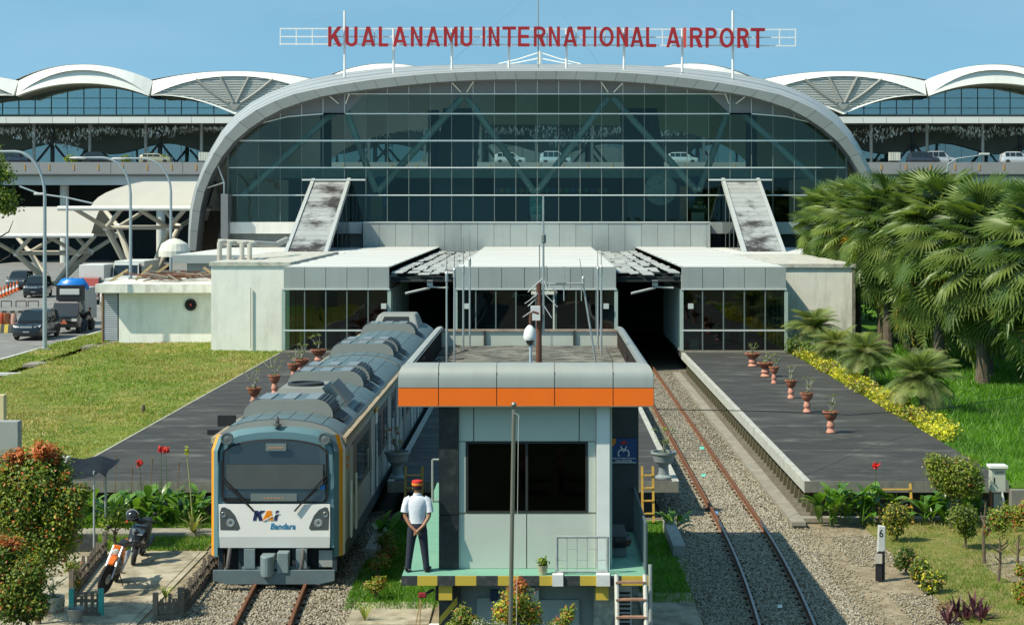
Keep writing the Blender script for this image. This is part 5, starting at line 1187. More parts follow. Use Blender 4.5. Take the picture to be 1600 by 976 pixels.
MB().box(RX0-.005, RX1+.005, RY0-.006, RY0+.05, 4.715, 4.737).build('drip_edge', mat('rust drip', (.2,.16,.11), .8), cab)
for s_, xe in ((-1, RX0), (1, RX1)):
    n = 6
    for k in range(n):
        y0 = RY0+.44+(RY1-RY0-.44)*k/n+.01; y1 = RY0+.44+(RY1-RY0-.44)*(k+1)/n-.01
        MB().box(*sorted((xe, xe-s_*.04)), y0, y1, 4.735, 5.068).build('side_fascia', M_corg, cab)
        mb = MB(); P0 = [V((xe-s_*dy*.6, y0, z)) for dy, z in prof]; P1 = [V((xe-s_*dy*.6, y1, z)) for dy, z in prof]
        mb.loft([P0, P1], 0, False, False); mb.loft([[p-V((s_*.03,0,.03)) for p in q] for q in (P0, P1)], 0, False, False); mb.build('side_cap', M_silv, cab, smooth=True, ang=60)
    for k in range(16):
        y = RY0+.8+k*.63; MB().box(*sorted((xe-s_*.2, xe-s_*.26)), y, y+.06, 4.9, 5.47).build('edge_stud', mat('dark stud', (.05,.045,.04), .8), cab)
for k in range(4):
    a = RX0+.2+(RX1-RX0-.4)*k/4; b = RX0+.2+(RX1-RX0-.4)*(k+1)/4
    MB().box(a+.015, b-.015, RY1-.1, RY1-.04, 5.0, 5.4).build('back_parapet', M_cpan, cab)
    if k: MB().box(a-.03, a+.03, RY1-.16, RY1-.1, 5.0, 5.42).build('parapet_stud', M_blk, cab)
MB().box(RX0+.15, RX1-.15, RY1-.14, RY1, 5.40, 5.45).build('parapet_cap', mat('rusty cap', (.34,.27,.21), .7, .1, var=.3, scale=4), cab)
cbp = MB()
for k in range(12):
    a = V((random.uniform(-2.3,-1.9), random.uniform(38,44), 5.08)); cbp.path([a, a+V((random.uniform(-.2,.2),random.uniform(-.8,.8),.06)), a+V((random.uniform(-.3,.3),random.uniform(-1.2,1.2),.0))], .012, 5)
o = cbp.build('roof_cables', M_black); tag(o, 'loose black cables lying along the cabin roof edge', 'cables')['kind'] = 'stuff'
# railings: front panel, right side, left gate
def railing(label, pts, h, nbar, pattern=False, mt=None):
    mt = mt or M_rail; r = thing('railing', label, 'railing', ((pts[0][0]+pts[1][0])/2, (pts[0][1]+pts[1][1])/2, DK)); a, b = V((*pts[0],DK)), V((*pts[1],DK))
    for p in (a, b): MB().tube(p, p+V((0,0,h)), .03, n=8).build('post', mt, r)
    for z in (.05, h): MB().tube(a+V((0,0,z)), b+V((0,0,z)), .026, n=8).build('rail', mt, r)
    for k in range(1, nbar+1):
        p = a.lerp(b, k/(nbar+1)); MB().tube(p+V((0,0,.05)), p+V((0,0,h)), .008 if pattern else .012, n=5).build('bar', mt, r)
    if pattern:
        for k in range(nbar+1): p = a.lerp(b, k/(nbar+1)); q = a.lerp(b, (k+1)/(nbar+1)); z = V((0,0,h*(.68 if k % 2 else .38))); MB().tube(p+z, q+z, .008, n=5).build('bar', mt, r)
    return r
railing('short pale railing panel in front of the cabin wall', ((X(870,33.8),33.8),(X(949,33.8),33.8)), .70, 4, True)
railing('long dark railing along the right side of the deck', ((1.97,33.75),(1.97,43.8)), .95, 46, False, mat('blue grey railing', (.10,.14,.15), .5, .2, var=.1))
railing('pale railing with plants at the left back of the deck', ((-2.55,42.0),(-2.05,42.0)), 1.0, 2)
# white post repairs on the deck edge
for k, (a, b) in enumerate(((863,880),(932,953))):
    o = MB().box(X(a,33.6), X(b,33.6), 33.56, 33.8, DK-.18, DK+.03).build('mortar_patch', mat('white mortar', (.62,.64,.62), .8, var=.15, scale=6), cab)
# steel steps at the right front
st = thing('steel_ladder', 'rusty pale steel ladder leaning at the right end of the deck', 'ladder', (1.66, 33.2, 0))
for xx, t in ((1.40,0),(1.93,0)): MB().tube((xx,32.7,.1), (xx,33.45,DK+.06), .042, n=8).build('stile', mat('chipped cream paint', (.5,.51,.46), .6, var=.2, scale=6, dirt=.8, dcol=(.22,.12,.07), dscale=6), st)
for k in range(5):
    t = .16+k*.19; MB().beam((1.38,32.7+.75*t,.1+(DK-.04)*t), (1.95,32.7+.75*t,.1+(DK-.04)*t), .14, .03).build('rung', mat('rusty tread', (.26,.15,.10), .8, var=.3, scale=6), st)
MB().tube((2.04,33.5,.2), (2.04,33.6,DK+.22), .035, n=8).build('handrail', M_rail, st)
# outdoor air conditioner under the deck
acu = thing('outdoor_unit', 'white slatted air conditioner unit behind the steel ladder', 'air conditioner', (1.55, 34.9, .2))
MB().box(1.42, 1.75, 34.75, 35.1, .25, 1.15).build('case', mat('unit white', (.5,.52,.5), .5), acu)
for k in range(9): MB().box(1.45, 1.72, 34.73, 34.755, .32+k*.085, .32+k*.085+.04).build('slat', M_black, acu)
# waste bin on the walkway
wb = thing('waste_bin', 'grey swing top bin with black bag on the shaded walkway', 'bin', (1.5, 35.6, DK))
MB().add([(1.30,35.42,DK),(1.68,35.42,DK),(1.68,35.78,DK),(1.30,35.78,DK),(1.27,35.38,DK+.38),(1.71,35.38,DK+.38),(1.71,35.82,DK+.38),(1.27,35.82,DK+.38)], [(0,3,2,1),(0,1,5,4),(1,2,6,5),(2,3,7,6),(3,0,4,7),(4,5,6,7)]).build('bucket', mat('bin grey', (.13,.15,.155), .5), wb, bevel=.02)
MB().lathe([(.27,.20),(.30,.26),(.31,.34),(.27,.40),(.2,.41)], (1.49,35.6,DK), 14).build('bag', mat('black bag', (.012,.013,.014), .3, var=.3, bump=.8, bscale=12), wb, smooth=True)
MB().loft([[V((1.29,y,z)) , V((1.69,y,z)), V((1.64,35.6,z+t)), V((1.34,35.6,z+t))] for y, z, t in ((35.4,DK+.40,.22),(35.8,DK+.40,.22))]).build('lid', mat('bin lid', (.07,.08,.085), .5), wb, bevel=.02)
# dispatcher signs
m_sblue = mat('sign blue', (.012,.055,.20), .45, var=0); m_sor = mat('sign orange', (.62,.22,.02), .5, var=0)
def dispatcher_sign(label, x0, x1, z0, z1, y):
    s = thing('dispatcher_sign', label, 'sign', ((x0+x1)/2, y, z0)); w_, h_ = x1-x0, z1-z0; P = lambda u, v: V((x0+u*w_, y-.012, z0+v*h_))
    MB().box(x0, x1, y-.01, y+.03, z0, z1).build('board', m_sblue, s)
    q = [P(0,1)]+[P(.22*math.sin(R(a)), 1-.34*math.cos(R(a))) for a in range(0, 91, 15)]; MB().prism(q, (0,-.004,0)).build('orange_corner', m_sor, s)
    MB().box(x0+.01, x1-.01, y-.016, y-.011, z0+.005, z0+.02).build('border', m_wt, s)
    pts = [P(.5+.105*math.cos(R(a)), .70+.13*math.sin(R(a))) for a in range(180, 361, 20)]; MB().path(pts, .012, 5).build('icon_face', m_wt, s)
    MB().prism([P(.38,.77),P(.62,.77),P(.60,.88),P(.5,.92),P(.40,.88)], (0,-.006,0)).build('icon_cap', mat('icon red', (.35,.03,.03), .5), s)
    MB().path([P(.36,.30),P(.30,.30),P(.30,.44),P(.34,.52),P(.42,.55),P(.5,.48),P(.58,.55),P(.66,.52),P(.70,.44),P(.70,.30),P(.64,.30)], .014, 5).build('icon_body', m_wt, s)
    text_obj('PENGATUR PERJALANAN KA', 'lettering', m_wt, s, (x0+.04*w_, x0+.96*w_, z0+.155*h_, z0+.225*h_), y-.012, .004, .02)
    text_obj('TRAIN DISPATCHER', 'lettering', m_wt, s, (x0+.18*w_, x0+.82*w_, z0+.06*h_, z0+.13*h_), y-.012, .004, .02)
dispatcher_sign('blue dispatcher sign with white figure on the dark side wall', 1.47, 2.03, 3.05, 3.57, 38.15)
dispatcher_sign('blue dispatcher sign half hidden under the cabin roof edge', 1.55, 1.98, 3.72, 4.22, 41.0)
MB().tube((1.76,41.05,DK), (1.76,41.05,3.75), .03, n=6).build('sign_post', M_mul, bpy.data.objects['dispatcher_sign.001'])
# antenna masts on the cabin roof
M_mast = mat('galvanised mast', (.42,.45,.44), .4, .6, var=.15, scale=5); M_whip = mat('antenna whip', (.25,.27,.27), .5, .4); M_rmast = mat('rusty mast', (.13,.055,.035), .8, .1, var=.3, scale=8)
def whip(label, px, D, ytop, ymid, lean=0):
    a = thing('antenna_mast', label, 'antenna', (X(px,D), D, 5.05), 'whip antennas on the cabin roof'); b = V((X(px,D),D,5.05)); m_ = V((X(px-lean,D),D,Z(ymid,D))); t = V((X(px-lean*1.25,D),D,Z(ytop,D)))
    MB().tube(b, m_, .024, .02, 8).build('mast', M_mast, a); MB().tube(m_, t, .012, .006, 6).build('whip', M_whip, a); MB().lathe([(.015,-.05),(.032,-.05),(.032,.12),(.015,.16)], m_, 8).build('mount', M_mast, a)
    MB().lathe([(.09,0),(.09,.02),(.05,.03)], b, 8).build('base_plate', M_rmast, a)
whip('leftmost whip antenna on the cabin roof', 698, 38.2, 385, 436); whip('second whip antenna from the left on the roof', 710, 38.8, 378, 430)
whip('third whip antenna from the left on the roof', 724, 42, 372, 424); whip('fourth antenna from the left set far back', 734, 43.6, 360, 412)
whip('left one of the antenna pair at the right of the roof', 934, 43.4, 378, 427); whip('right one of the antenna pair at the right of the roof', 939.5, 41.2, 385, 425)
whip('leaning pale antenna mast right of the rusty mast', 932, 38.6, 404, 443, 21)
rm = thing('rusty_mast', 'thick rusty mast carrying rod antennas and a crossbar', 'antenna', (X(842,38.5), 38.5, 5.05)); q = lambda px, py, D=38.5: W(px, py, D)
MB().tube(q(842,570), q(842,442), .065, .055, 10).build('mast', M_rmast, rm); MB().tube(q(849,520), q(849,305), .030, .018, 8).build('tall_rod', M_mast, rm)
MB().lathe([(.02,-.1),(.05,-.08),(.05,.08),(.02,.1)], q(849.5,373), 8).build('insulator', M_mul, rm)
MB().tube(q(843,445), q(843,382), .012, n=5).build('thin_rod', M_whip, rm)
MB().tube(q(838,444.5), q(912,443), .022, n=6).build('crossbar', M_mast, rm); MB().cbox(q(876,443.5), .22, .06, .05).build('clamp', M_mul, rm)
for px, a, b in ((881,433,470),(908.5,444,470),(853,415,442),(881,416,432)): MB().tube(q(px,a), q(px,b), .012, n=5).build('element', M_mast, rm)
for a, b in (((848,435),(825,456)),((849,436),(857,457)),((849,435),(871,457)),((848,455),(820,474)),((848,457),(825,478)),((848,456),(871,479)),((848,474),(817,495)),((849,476),(862,496)),((848,452),(830,466))):
    MB().tube(q(*a), q(*b)+V((0,-.1,0)), .014, .010, 5).build('radial_rod', M_mast, rm)
MB().box(*[X(p,38.3) for p in (829,844)], 38.2, 38.4, Z(500,38.3), Z(478,38.3)).build('junction_box', mat('white box', (.6,.62,.6), .5), rm)
cc = thing('dome_camera', 'white dome security camera on a thin pipe above the roof edge', 'camera', (X(829,37), 37, 5.05)); q2 = lambda px, py: W(px, py, 37)
MB().tube(q2(829,568), q2(829,534), .028, n=8).build('pole', mat('blue white conduit', (.35,.45,.52), .5, var=.2), cc)
MB().lathe([(.03,.37),(.06,.34),(.10,.29),(.125,.22),(.135,.14),(.135,.10),(.12,.06),(.02,.06)], q2(828,531)-V((0,0,.06)), 20).build('housing', mat('camera white', (.72,.74,.72), .35), cc, smooth=True)
MB().lathe([(.08,.06),(.085,.0),(.06,-.07),(.01,-.1)], q2(828,531)-V((0,0,.02)), 16).build('dome_lens', mat('dark dome', (.02,.03,.025), .1, spec=.8, var=0), cc, smooth=True)
MB().tube(q2(829,506), q2(829,490), .035, .03, 8).build('neck', M_rmast, cc)
MB().path([q2(829,490), q2(833,487), q2(842,490)], .025, 6).build('hanger', M_rmast, cc)
# flagpole in front
fpz = thing('flagpole', 'stainless flagpole with ball top standing in front of the cabin', 'flagpole', (X(797,31.4), 31.4, 0))
MB().tube((X(796,31.4),31.4,0), (X(803,31.4),31.4,Z(640,31.4)), .042, .036, 12).build('pole', mat('stainless steel', (.26,.26,.22), .3, .6, var=.08, scale=3), fpz, smooth=True)
MB().sph((X(803,31.4),31.4,Z(632,31.4)), .05, n=12, k=8).build('ball', mat('stainless steel', (.36,.36,.31)), fpz, smooth=True)
MB().tube((X(803,31.4),31.36,Z(644,31.4)), (X(812,31.4),31.36,Z(650,31.4)), .012, n=6).build('pulley_arm', M_rail, fpz)
MB().tube((X(810,31.3),31.36,Z(648,31.4)), (X(806,31.3),31.36,.4), .006, n=4).build('rope', mat('white rope', (.55,.57,.52), .8), fpz)

# ---------------------------------------------------------------- people
def skin_body(name, m, parent, verts, edges, root=0, sub=2):
    me = bpy.data.meshes.new(name); me.from_pydata([v[0] for v in verts], edges, []); me.materials.append(m)
    o = bpy.data.objects.new(name, me); COL.objects.link(o); o.parent = parent; ORG[o.name] = V((0,0,0))
    sk = o.modifiers.new('skin', 'SKIN'); sk.use_smooth_shade = True
    lay = me.skin_vertices[0].data
    for i, v in enumerate(verts):
        r = v[1]; lay[i].radius = r if isinstance(r, tuple) else (r, r); lay[i].use_root = (i == root)
    s = o.modifiers.new('sub', 'SUBSURF'); s.levels = sub; s.render_levels = sub
    return o
def ell(c, rx, ry, n=14, tilt=0): return [V((c[0]+rx*math.cos(2*math.pi*k/n), c[1]+ry*math.sin(2*math.pi*k/n), c[2]+tilt*math.sin(2*math.pi*k/n))) for k in range(n)]
M_skin = mat('skin', (.30,.15,.085), .5, var=.06, scale=8); M_shirt = mat('pale blue shirt', (.62,.66,.72), .8, var=.05, scale=6, bump=.5, bscale=9)
M_trou = mat('navy trousers', (.018,.022,.038), .8, var=.15, scale=8, bump=.5, bscale=10); M_shoe = mat('black shoe', (.012,.012,.013), .3); M_hair = mat('black hair', (.012,.01,.009), .6)
g = local_thing('person', 'person in red peaked cap, pale shirt and navy trousers, hands clasped behind', 'person', (X(652,34.02), 34.02, DK+.002))
J = [((0,0,.92),.10), ((0,0,1.12),.095), ((0,.01,1.32),.10), ((0,0,1.44),.075), ((0,0,1.50),.055), ((0,.015,1.58),.075), ((0,.02,1.67),.07)]
E = [(0,1),(1,2),(2,3),(3,4),(4,5),(5,6)]
def chain(J, E, start, pts):
    p = start
    for q_ in pts: J.append(q_); E.append((p, len(J)-1)); p = len(J)-1
    return p
for s_ in (-1, 1):
    chain(J, E, 0, [((s_*.10,0,.86),.085), ((s_*.125,.0,.48),.06), ((s_*.165,-.005,.10),.042), ((s_*.175,.03,.04),.04), ((s_*.19,.12,.03),.035)])
    wq = chain(J, E, 2, [((s_*.15,0,1.36),.045), ((s_*.205,-.01,1.32),.045), ((s_*.235,-.05,1.07),.042), ((s_*.13,-.13,.90),.033), ((s_*.05,-.16,.83),.028)])
    hand = chain(J, E, wq, [((s_*.015-.0,-.175-.012*s_,.795),.030)])
    for k in range(4): chain(J, E, hand, [((-s_*.03,-.19-.012*s_,.79-.018*k),.011), ((-s_*.055,-.18-.01*s_,.765-.018*k),.009)])
    chain(J, E, hand, [((s_*.01,-.20,.76),.012), ((-s_*.015,-.205,.735),.010)])
skin_body('body', M_skin, g, J, E)
sh_ = MB().loft([ell(c, a, b) for c, a, b in (((0,0,.93),.18,.135),((0,0,1.0),.168,.13),((0,-.005,1.1),.175,.134),((0,-.005,1.22),.192,.138),((0,0,1.32),.205,.135),((0,0,1.385),.195,.118),((0,0,1.425),.12,.095),((0,0,1.45),.078,.074))])
sh_.build('shirt', M_shirt, g, smooth=True, ang=80)
for s_ in (-1, 1): MB().path([V((s_*.13,0,1.375)), V((s_*.19,-.005,1.35)), V((s_*.225,-.02,1.24)), V((s_*.245,-.045,1.13))], [.075,.078,.072,.07], 12).build('sleeve', M_shirt, g, smooth=True, ang=80)
MB().lathe([(.072,0),(.078,.02),(.074,.05),(.066,.055)], (0,0,1.435), 14).build('collar', M_shirt, g, smooth=True)
MB().loft([ell(c, a, b) for c, a, b in (((0,0,.80),.175,.125),((0,-.005,.87),.178,.13),((0,0,.95),.165,.118))]).build('trouser_seat', M_trou, g, smooth=True, ang=80)
for s_ in (-1, 1):
    MB().loft([ell(c, a, b, 12) for c, a, b in (((s_*.175,.0,.055),.062,.068),((s_*.17,-.005,.12),.060,.066),((s_*.15,0,.30),.068,.074),((s_*.13,.005,.48),.076,.080),((s_*.108,0,.66),.09,.098),((s_*.088,-.003,.82),.098,.118))]).build('trouser_leg', M_trou, g, smooth=True, ang=80)
    MB().loft([ell((s_*.19,y,z), rx, rz) for y, z, rx, rz in ((-.075,.04,.03,.03),)]+[[V((s_*(.172+.05*t)+w_*math.cos(a), -.08+.28*t, max(0,.045+h_*math.sin(a)))) for a in np.linspace(0,6.283,14,False)] for t, w_, h_ in ((.05,.045,.045),(.3,.05,.055),(.6,.052,.045),(.85,.05,.035),(1.0,.03,.02))]).build('shoe', M_shoe, g, smooth=True, ang=70)
MB().lathe([(.085,1.56),(.088,1.60),(.085,1.66)], (0,.012,0), 16).build('hair', M_hair, g, smooth=True)
cp_ = MB().lathe([(.098,1.625),(.104,1.66),(.104,1.70),(.100,1.725),(.06,1.735),(.01,1.737)], (0,.015,0), 20).build('cap', mat('red cap', (.55,.03,.02), .6), g, smooth=True, ang=50)
MB().lathe([(.1055,1.645),(.1065,1.652),(.1065,1.672),(.1055,1.678)], (0,.015,0), 20).build('cap_band', mat('gold band', (.65,.28,.03), .5), cp_, smooth=True)
MB().add([V((.09*math.cos(a),.02+.10*math.sin(a),1.63)) for a in np.linspace(.3,2.84,8)]+[V((.085*math.cos(a),.05+.15*math.sin(a),1.605)) for a in np.linspace(.3,2.84,8)], [(i,i+1,9+i,8+i) for i in range(7)]).build('cap_peak', M_shoe, cp_)
for s_ in (-1, 1): MB().sph((s_*.082,.02,1.575), .022, sc=(.5,1,1.4), n=8, k=6).build('ear', M_skin, g, smooth=True)
# ---------------------------------------------------------------- vegetation
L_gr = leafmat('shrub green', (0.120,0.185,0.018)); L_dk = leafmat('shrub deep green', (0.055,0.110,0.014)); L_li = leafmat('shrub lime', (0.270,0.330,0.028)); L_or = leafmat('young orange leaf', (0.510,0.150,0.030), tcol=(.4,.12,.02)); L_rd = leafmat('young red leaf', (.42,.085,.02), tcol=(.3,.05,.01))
L_ye = leafmat('yellow leaf', (.62,.58,.03), tcol=(.7,.6,.03)); L_br = leafmat('brown leaf', (0.240,0.150,0.060)); L_pu = leafmat('purple leaf', (0.068,0.018,0.030), tcol=(.10,.02,.03)); L_pu2 = leafmat('purple leaf light', (0.165,0.068,0.075), tcol=(.18,.05,.06))
L_wh = leafmat('white petal', (.7,.7,.62)); L_pk = leafmat('pink petal', (.62,.13,.20)); L_sv = leafmat('grey twig leaf', (.16,.19,.11))
M_bark = mat('bark', (.12,.09,.06), .9, var=.3, scale=6, bump=.8, bscale=20); M_trunk = mat('palm trunk', (.105,.085,.06), .9, var=.35, scale=3, bump=1, bscale=14)
def tree_limbs(mb, base, top, r, n=5, spread=.6, rd=random):
    base = V(base); top = V(top); mb.path([base, base.lerp(top,.45)+V((rd.uniform(-.05,.05),rd.uniform(-.05,.05),0)), top], [r, r*.75, r*.35], 7)
    h = (top-base).length
    for k in range(n):
        a = rd.uniform(0,6.28); t = rd.uniform(.35,.8); p = base.lerp(top, t); mb.path([p, p+V((math.cos(a)*spread*h*.35, math.sin(a)*spread*h*.35, h*.12)), p+V((math.cos(a)*spread*h*.4, math.sin(a)*spread*h*.4, h*.20))], [r*.5, r*.3, r*.12], 5)
def shrub(name, label, cat, base, blobs, n, L, Wd, mats, wts, stem=None, group=None, shell=.45, zmin=None, up=.45, top=None, crown='crown'):
    t = thing(name, label, cat, base, group)
    o = foliage(crown, blobs, n, L, Wd, mats, wts, t, shell, tuple(base), zmin, up, top=top); o.location = (0,0,0)
    zb = min(b[2] for b in blobs); 
    mb = MB(); tt = stem or (base[0], base[1], max(b[2] for b in blobs)*.8+base[2]*.2); tree_limbs(mb, base, tt, .03+.012*(tt[2]-base[2]), 6); mb.build('trunk', M_bark, t)
    return t
# fan palms ---------------------------------------------------
def fan_leaf(name, m, R0, pet, droop, nseg=30, seed=0):
    rd = random.Random(seed); mb = MB(); mb.path([V((0,0,0)), V((0,pet*.55,.06*pet)), V((0,pet,0))], [.035,.022,.018], 4, 1, False)
    hub = V((0,pet,0)); dr = R(droop)
    def pos(r, th, z): # blade plane tilted down at the hub, tips hang
        x = r*math.sin(th); y = r*math.cos(th); s = (r/R0)
        return hub+V((x*(1-.08*s*s), y*math.cos(dr)+z*math.sin(dr), z*math.cos(dr)-y*math.sin(dr)-.10*R0*s*s*s))
    for k in range(nseg):
        t0 = R(-152+304*k/nseg); t1 = R(-152+304*(k+1)/nseg); tm = (t0+t1)/2; q = R0*(.80+.2*math.cos(tm*.55))*(1+.05*rd.uniform(-1,1)); tw = rd.uniform(-.03,.03)
        rm = q*.58; z0 = .0
        vs = [hub, pos(rm, t0+.01, .05*R0*.5), pos(rm, tm, -.035*R0), pos(rm, t1-.01, .05*R0*.5), pos(q, tm+tw, -.03*R0+rd.uniform(-.10,.04)*R0)]
        mb.add(vs, [(0,1,2),(0,2,3),(1,4,2),(2,4,3)], 0)
    return mb.build(name, [m, L_petiole], org=(0,0,0))
L_petiole = leafmat('petiole', (0.195,0.240,0.060))
Pm = [leafmat('palm green', (0.145,0.220,0.052), .25, .15, .4, .6), leafmat('palm mid green', (0.098,0.165,0.038), .25, .15, .4, .6), leafmat('palm light green', (0.205,0.270,0.075), .28, .15, .4, .6), leafmat('palm yellow leaf', (0.480,0.360,0.045), .25), leafmat('palm dry leaf', (0.390,0.240,0.090), .2)]
LV = [fan_leaf('leaf', Pm[i % 3], 1.3, 1.25, 18+7*(i % 4), 30, i) for i in range(6)]
LY = [fan_leaf('leaf', Pm[3], 1.15, 1.15, 40, 28, 11), fan_leaf('leaf', Pm[4], 1.1, 1.2, 75, 26, 12)]
for o in LV+LY: COL.objects.unlink(o)
def palm(label, x, y, zc, nleaf, seed, sc=1., yel=0):
    rd = random.Random(seed); z0 = .84; t = thing('fan_palm', label, 'palm tree', (x, y, z0), 'fan palms in the grove'); h = zc-z0
    mb = MB(); n = 7; lean = V((rd.uniform(-.25,.25), rd.uniform(-.25,.25), 0))
    pts = [V((x,y,z0-.1))+lean*(k/n)**2+V((0,0,(h+.1)*k/n)) for k in range(n+1)]
    mb.path(pts, [.36,.27,.25,.24,.235,.23,.25,.16], 10); mb.build('trunk', M_trunk, t, smooth=True)
    top = pts[-1]-V((x,y,z0))
    for k in range(nleaf):
        u = (k+.5)/nleaf; el = R(84-148*u**.9+rd.uniform(-9,9)); az = k*2.39996+rd.uniform(-.2,.2)
        src = rd.choice(LV)
        if u > .82 and rd.random() < .38+yel: src = LY[1] if rd.random() < .6 else LY[0]
        elif yel and u > .55 and rd.random() < yel: src = LY[0]
        s_ = sc*rd.uniform(.88,1.15)
        c = src.copy(); COL.objects.link(c); c.parent = t; c.location = top-V((0,0,min(2.6, h*.45)*u**1.4))
        c.rotation_euler = (Matrix.Rotation(az, 3, 'Z') @ Matrix.Rotation(el, 3, 'X') @ Matrix.Rotation(rd.uniform(-.5,.5), 3, 'Y')).to_euler(); c.scale = (s_, s_, s_)
    MB().tube(V((x,y,z0))+top, V((x,y,z0))+top+V((.05,.03,1.5)), .05, .01, 6).build('spear_leaf', L_petiole, t)
    return t
pd = [(20.0,71.5,7.0,'nearest fan palm cut by the right picture edge'),(18.95,77,7.0,'second nearest fan palm of the front row'),(18.3,82.5,7.6,'third fan palm of the front row'),(18.9,87.5,7.7,'tallest looking fan palm in the middle of the grove'),(17.9,92.5,7.7,'fan palm with yellow leaves right of the white wall block'),
      (18.6,98,7.6,'fan palm behind the yellow leaved one'),(18.3,104,7.8,'fan palm beside the white wall block'),(18.7,110,7.7,'fan palm second from the arch foot'),(18.5,116.5,7.7,'leftmost fan palm at the foot of the arch'),
      (23.2,84,7.2,'fan palm of the back row at the right edge'),(23.4,90,7.4,'second back row fan palm from the right edge'),(23,96,7.5,'third back row fan palm from the right edge'),(22.8,102.5,7.5,'back row fan palm in the middle of the grove'),(23.2,109,7.6,'back row fan palm near the viaduct'),(23,116,7.6,'farthest back row fan palm'),(27.5,96,7.4,'fan palm deep in the grove at the right edge')]
for i, (x, y, zc, lb) in enumerate([(20.6,73.8,4.4,'low young fan palm nearest in the front row'),(19.8,79.6,4.6,'low young fan palm second from the picture edge'),(19.0,85,4.7,'low young fan palm before the tallest looking one'),(18.9,90.2,4.3,'low young fan palm with fronds near the lawn'),(19.6,95.5,4.8,'low young fan palm close to the white wall block'),(20.2,101,5.0,'low young fan palm at the corner of the white wall block'),(22,79.5,4.6,'low young fan palm deep at the right edge'),(21.4,87,4.8,'low young fan palm in the shade of the grove'),(21.2,94,4.9,'low young fan palm behind the yellow leaved one')]): palm(lb, x, y, zc+1.0, 46, 140+i, .95, .12)
for i, (x, y, zc, lb) in enumerate(pd): palm(lb, x, y, zc+.35, 74 if i < 9 else 44, 40+i, 1.05 if i < 4 else 1., .35 if i == 4 else .04)
# dark undergrowth added to darken the gap behind the trunks
shrub('undergrowth', 'dark undergrowth added to deepen the shade behind the palm trunks', 'shrub', (24,118,.8), [(20+2*k,119+rng.uniform(-2,2),2.0,1.8,1.5,1.7) for k in range(9)], 3500, .3, .18, [L_dk, L_gr], [.8,.2])
# feathery small palms ----------------------------------------
def frond(name, m, Lr, arch):
    mb = MB(); pts = []
    for k in range(9):
        t = k/8; pts.append(V((0, Lr*(t-.18*t*t*arch), Lr*(.42*t-.85*arch*t*t))))
    mb.path(pts, [.02]*4+[.012]*3+[.006]*2, 4, 1, False)
    for k in range(26):
        t = .12+.86*k/25; i = min(int(t*8), 7); p = pts[i].lerp(pts[i+1], t*8-i); d = (pts[i+1]-pts[i]).normalized(); ll = Lr*.34*math.sin(math.pi*(.12+.8*t))+.05
        for s_ in (-1, 1):
            e = p+V((s_*ll*.75, 0, -.25*ll))+d*ll*.6; w_ = d*.016; mb.add([p-w_, p+w_, e], [(0,1,2)], 0)
    return mb.build(name, [m, L_petiole], org=(0,0,0))
Fm = [leafmat('feather green', (.23,.29,.08), .3, .15), leafmat('feather olive', (0.135,0.195,0.060), .3, .15), leafmat('feather pale', (.34,.36,.15), .3, .15)]
FV = [frond('frond', Fm[i % 3], 1.15, .6+.2*(i % 3)) for i in range(5)]
for o in FV: COL.objects.unlink(o)
def feather_palm(label, x, y, z0, h, n, sc, seed, group='small feather palms by the right platform', trunk=True):
    rd = random.Random(seed); t = thing('feather_palm', label, 'palm', (x, y, z0), group)
    if trunk: MB().path([V((x,y,z0)), V((x+.05,y,z0+h*.5)), V((x,y,z0+h))], [.13,.12,.10], 8).build('trunk', M_trunk, t, smooth=True)
    for k in range(n):
        u = (k+.5)/n; c = rd.choice(FV).copy(); COL.objects.link(c); c.parent = t; c.location = (0,0,h); s_ = sc*rd.uniform(.8,1.15)
        c.rotation_euler = (Matrix.Rotation(k*2.39996, 3, 'Z') @ Matrix.Rotation(R(68-95*u+rd.uniform(-8,8)), 3, 'X')).to_euler(); c.scale = (s_, s_, s_)
    return t
feather_palm('feather palm with bare stem nearest on the lush lawn', X(1440,66), 66, .85, 1.2, 75, 1.4, 1)
feather_palm('feather palm second from the lawn front beside the hedge', X(1352,77), 77, .85, 1.15, 64, 1.3, 2)
feather_palm('feather palm against the white wall block', X(1272,92), 92, .85, 1.3, 60, 1.4, 3)
feather_palm('bushy feather palm between wall block and hedge', X(1308,86), 86, .85, .8, 64, 1.4, 4)
shrub('bush', 'low purplish bush behind the feather palms', 'shrub', (X(1348,90),90,.85), [(X(1345,90),90,1.5,1.0,.8,.6),(X(1362,91),91,1.4,.9,.8,.5)], 1500, .10, .06, [L_br, L_pu2, L_dk], [.4,.35,.25])
shrub('bush', 'dark leafy bush at the pavilion corner', 'shrub', (12.95,91.5,.85), [(12.9,91.7,1.4,.5,.6,.7),(13.4,90.6,1.3,.5,.6,.5)], 900, .14, .08, [L_gr, L_dk], [.6,.4])
shrub('bush', 'green creeper mound below the palm trunks', 'shrub', (X(1430,84),84,.85), [(X(1415,84),84,1.0,1.2,.8,.35),(X(1445,83),83,1.0,1.2,.8,.4)], 1400, .14, .08, [L_gr, L_li], [.7,.3])
# hedge along the right platform: clumps of yellow and bronze
hd = thing('hedge', 'low yellow and bronze hedge along the right platform edge', 'hedge', (13.15,72,.85))
for k in range(15):
    y = 59.2+k*2.2; x = 13.15+.12*math.sin(k*1.7); yel = (k % 4 != 2)
    o = foliage('hedge_clump', [(x,y+rng.uniform(-.3,.3),1.05,.46,.8,.36),(x+.4,y+.8,1.05,.5,.75,.36),(x+.05,y+1.4,1.02,.4,.65,.32)], 1300, .12, .07, [L_ye, L_li, L_br, L_gr], [.55,.25,.08,.12] if yel else [.15,.2,.35,.3], hd, .4, (13.15,72,.85), .8, .6); o.location = (0,0,0); o['kind'] = 'stuff'
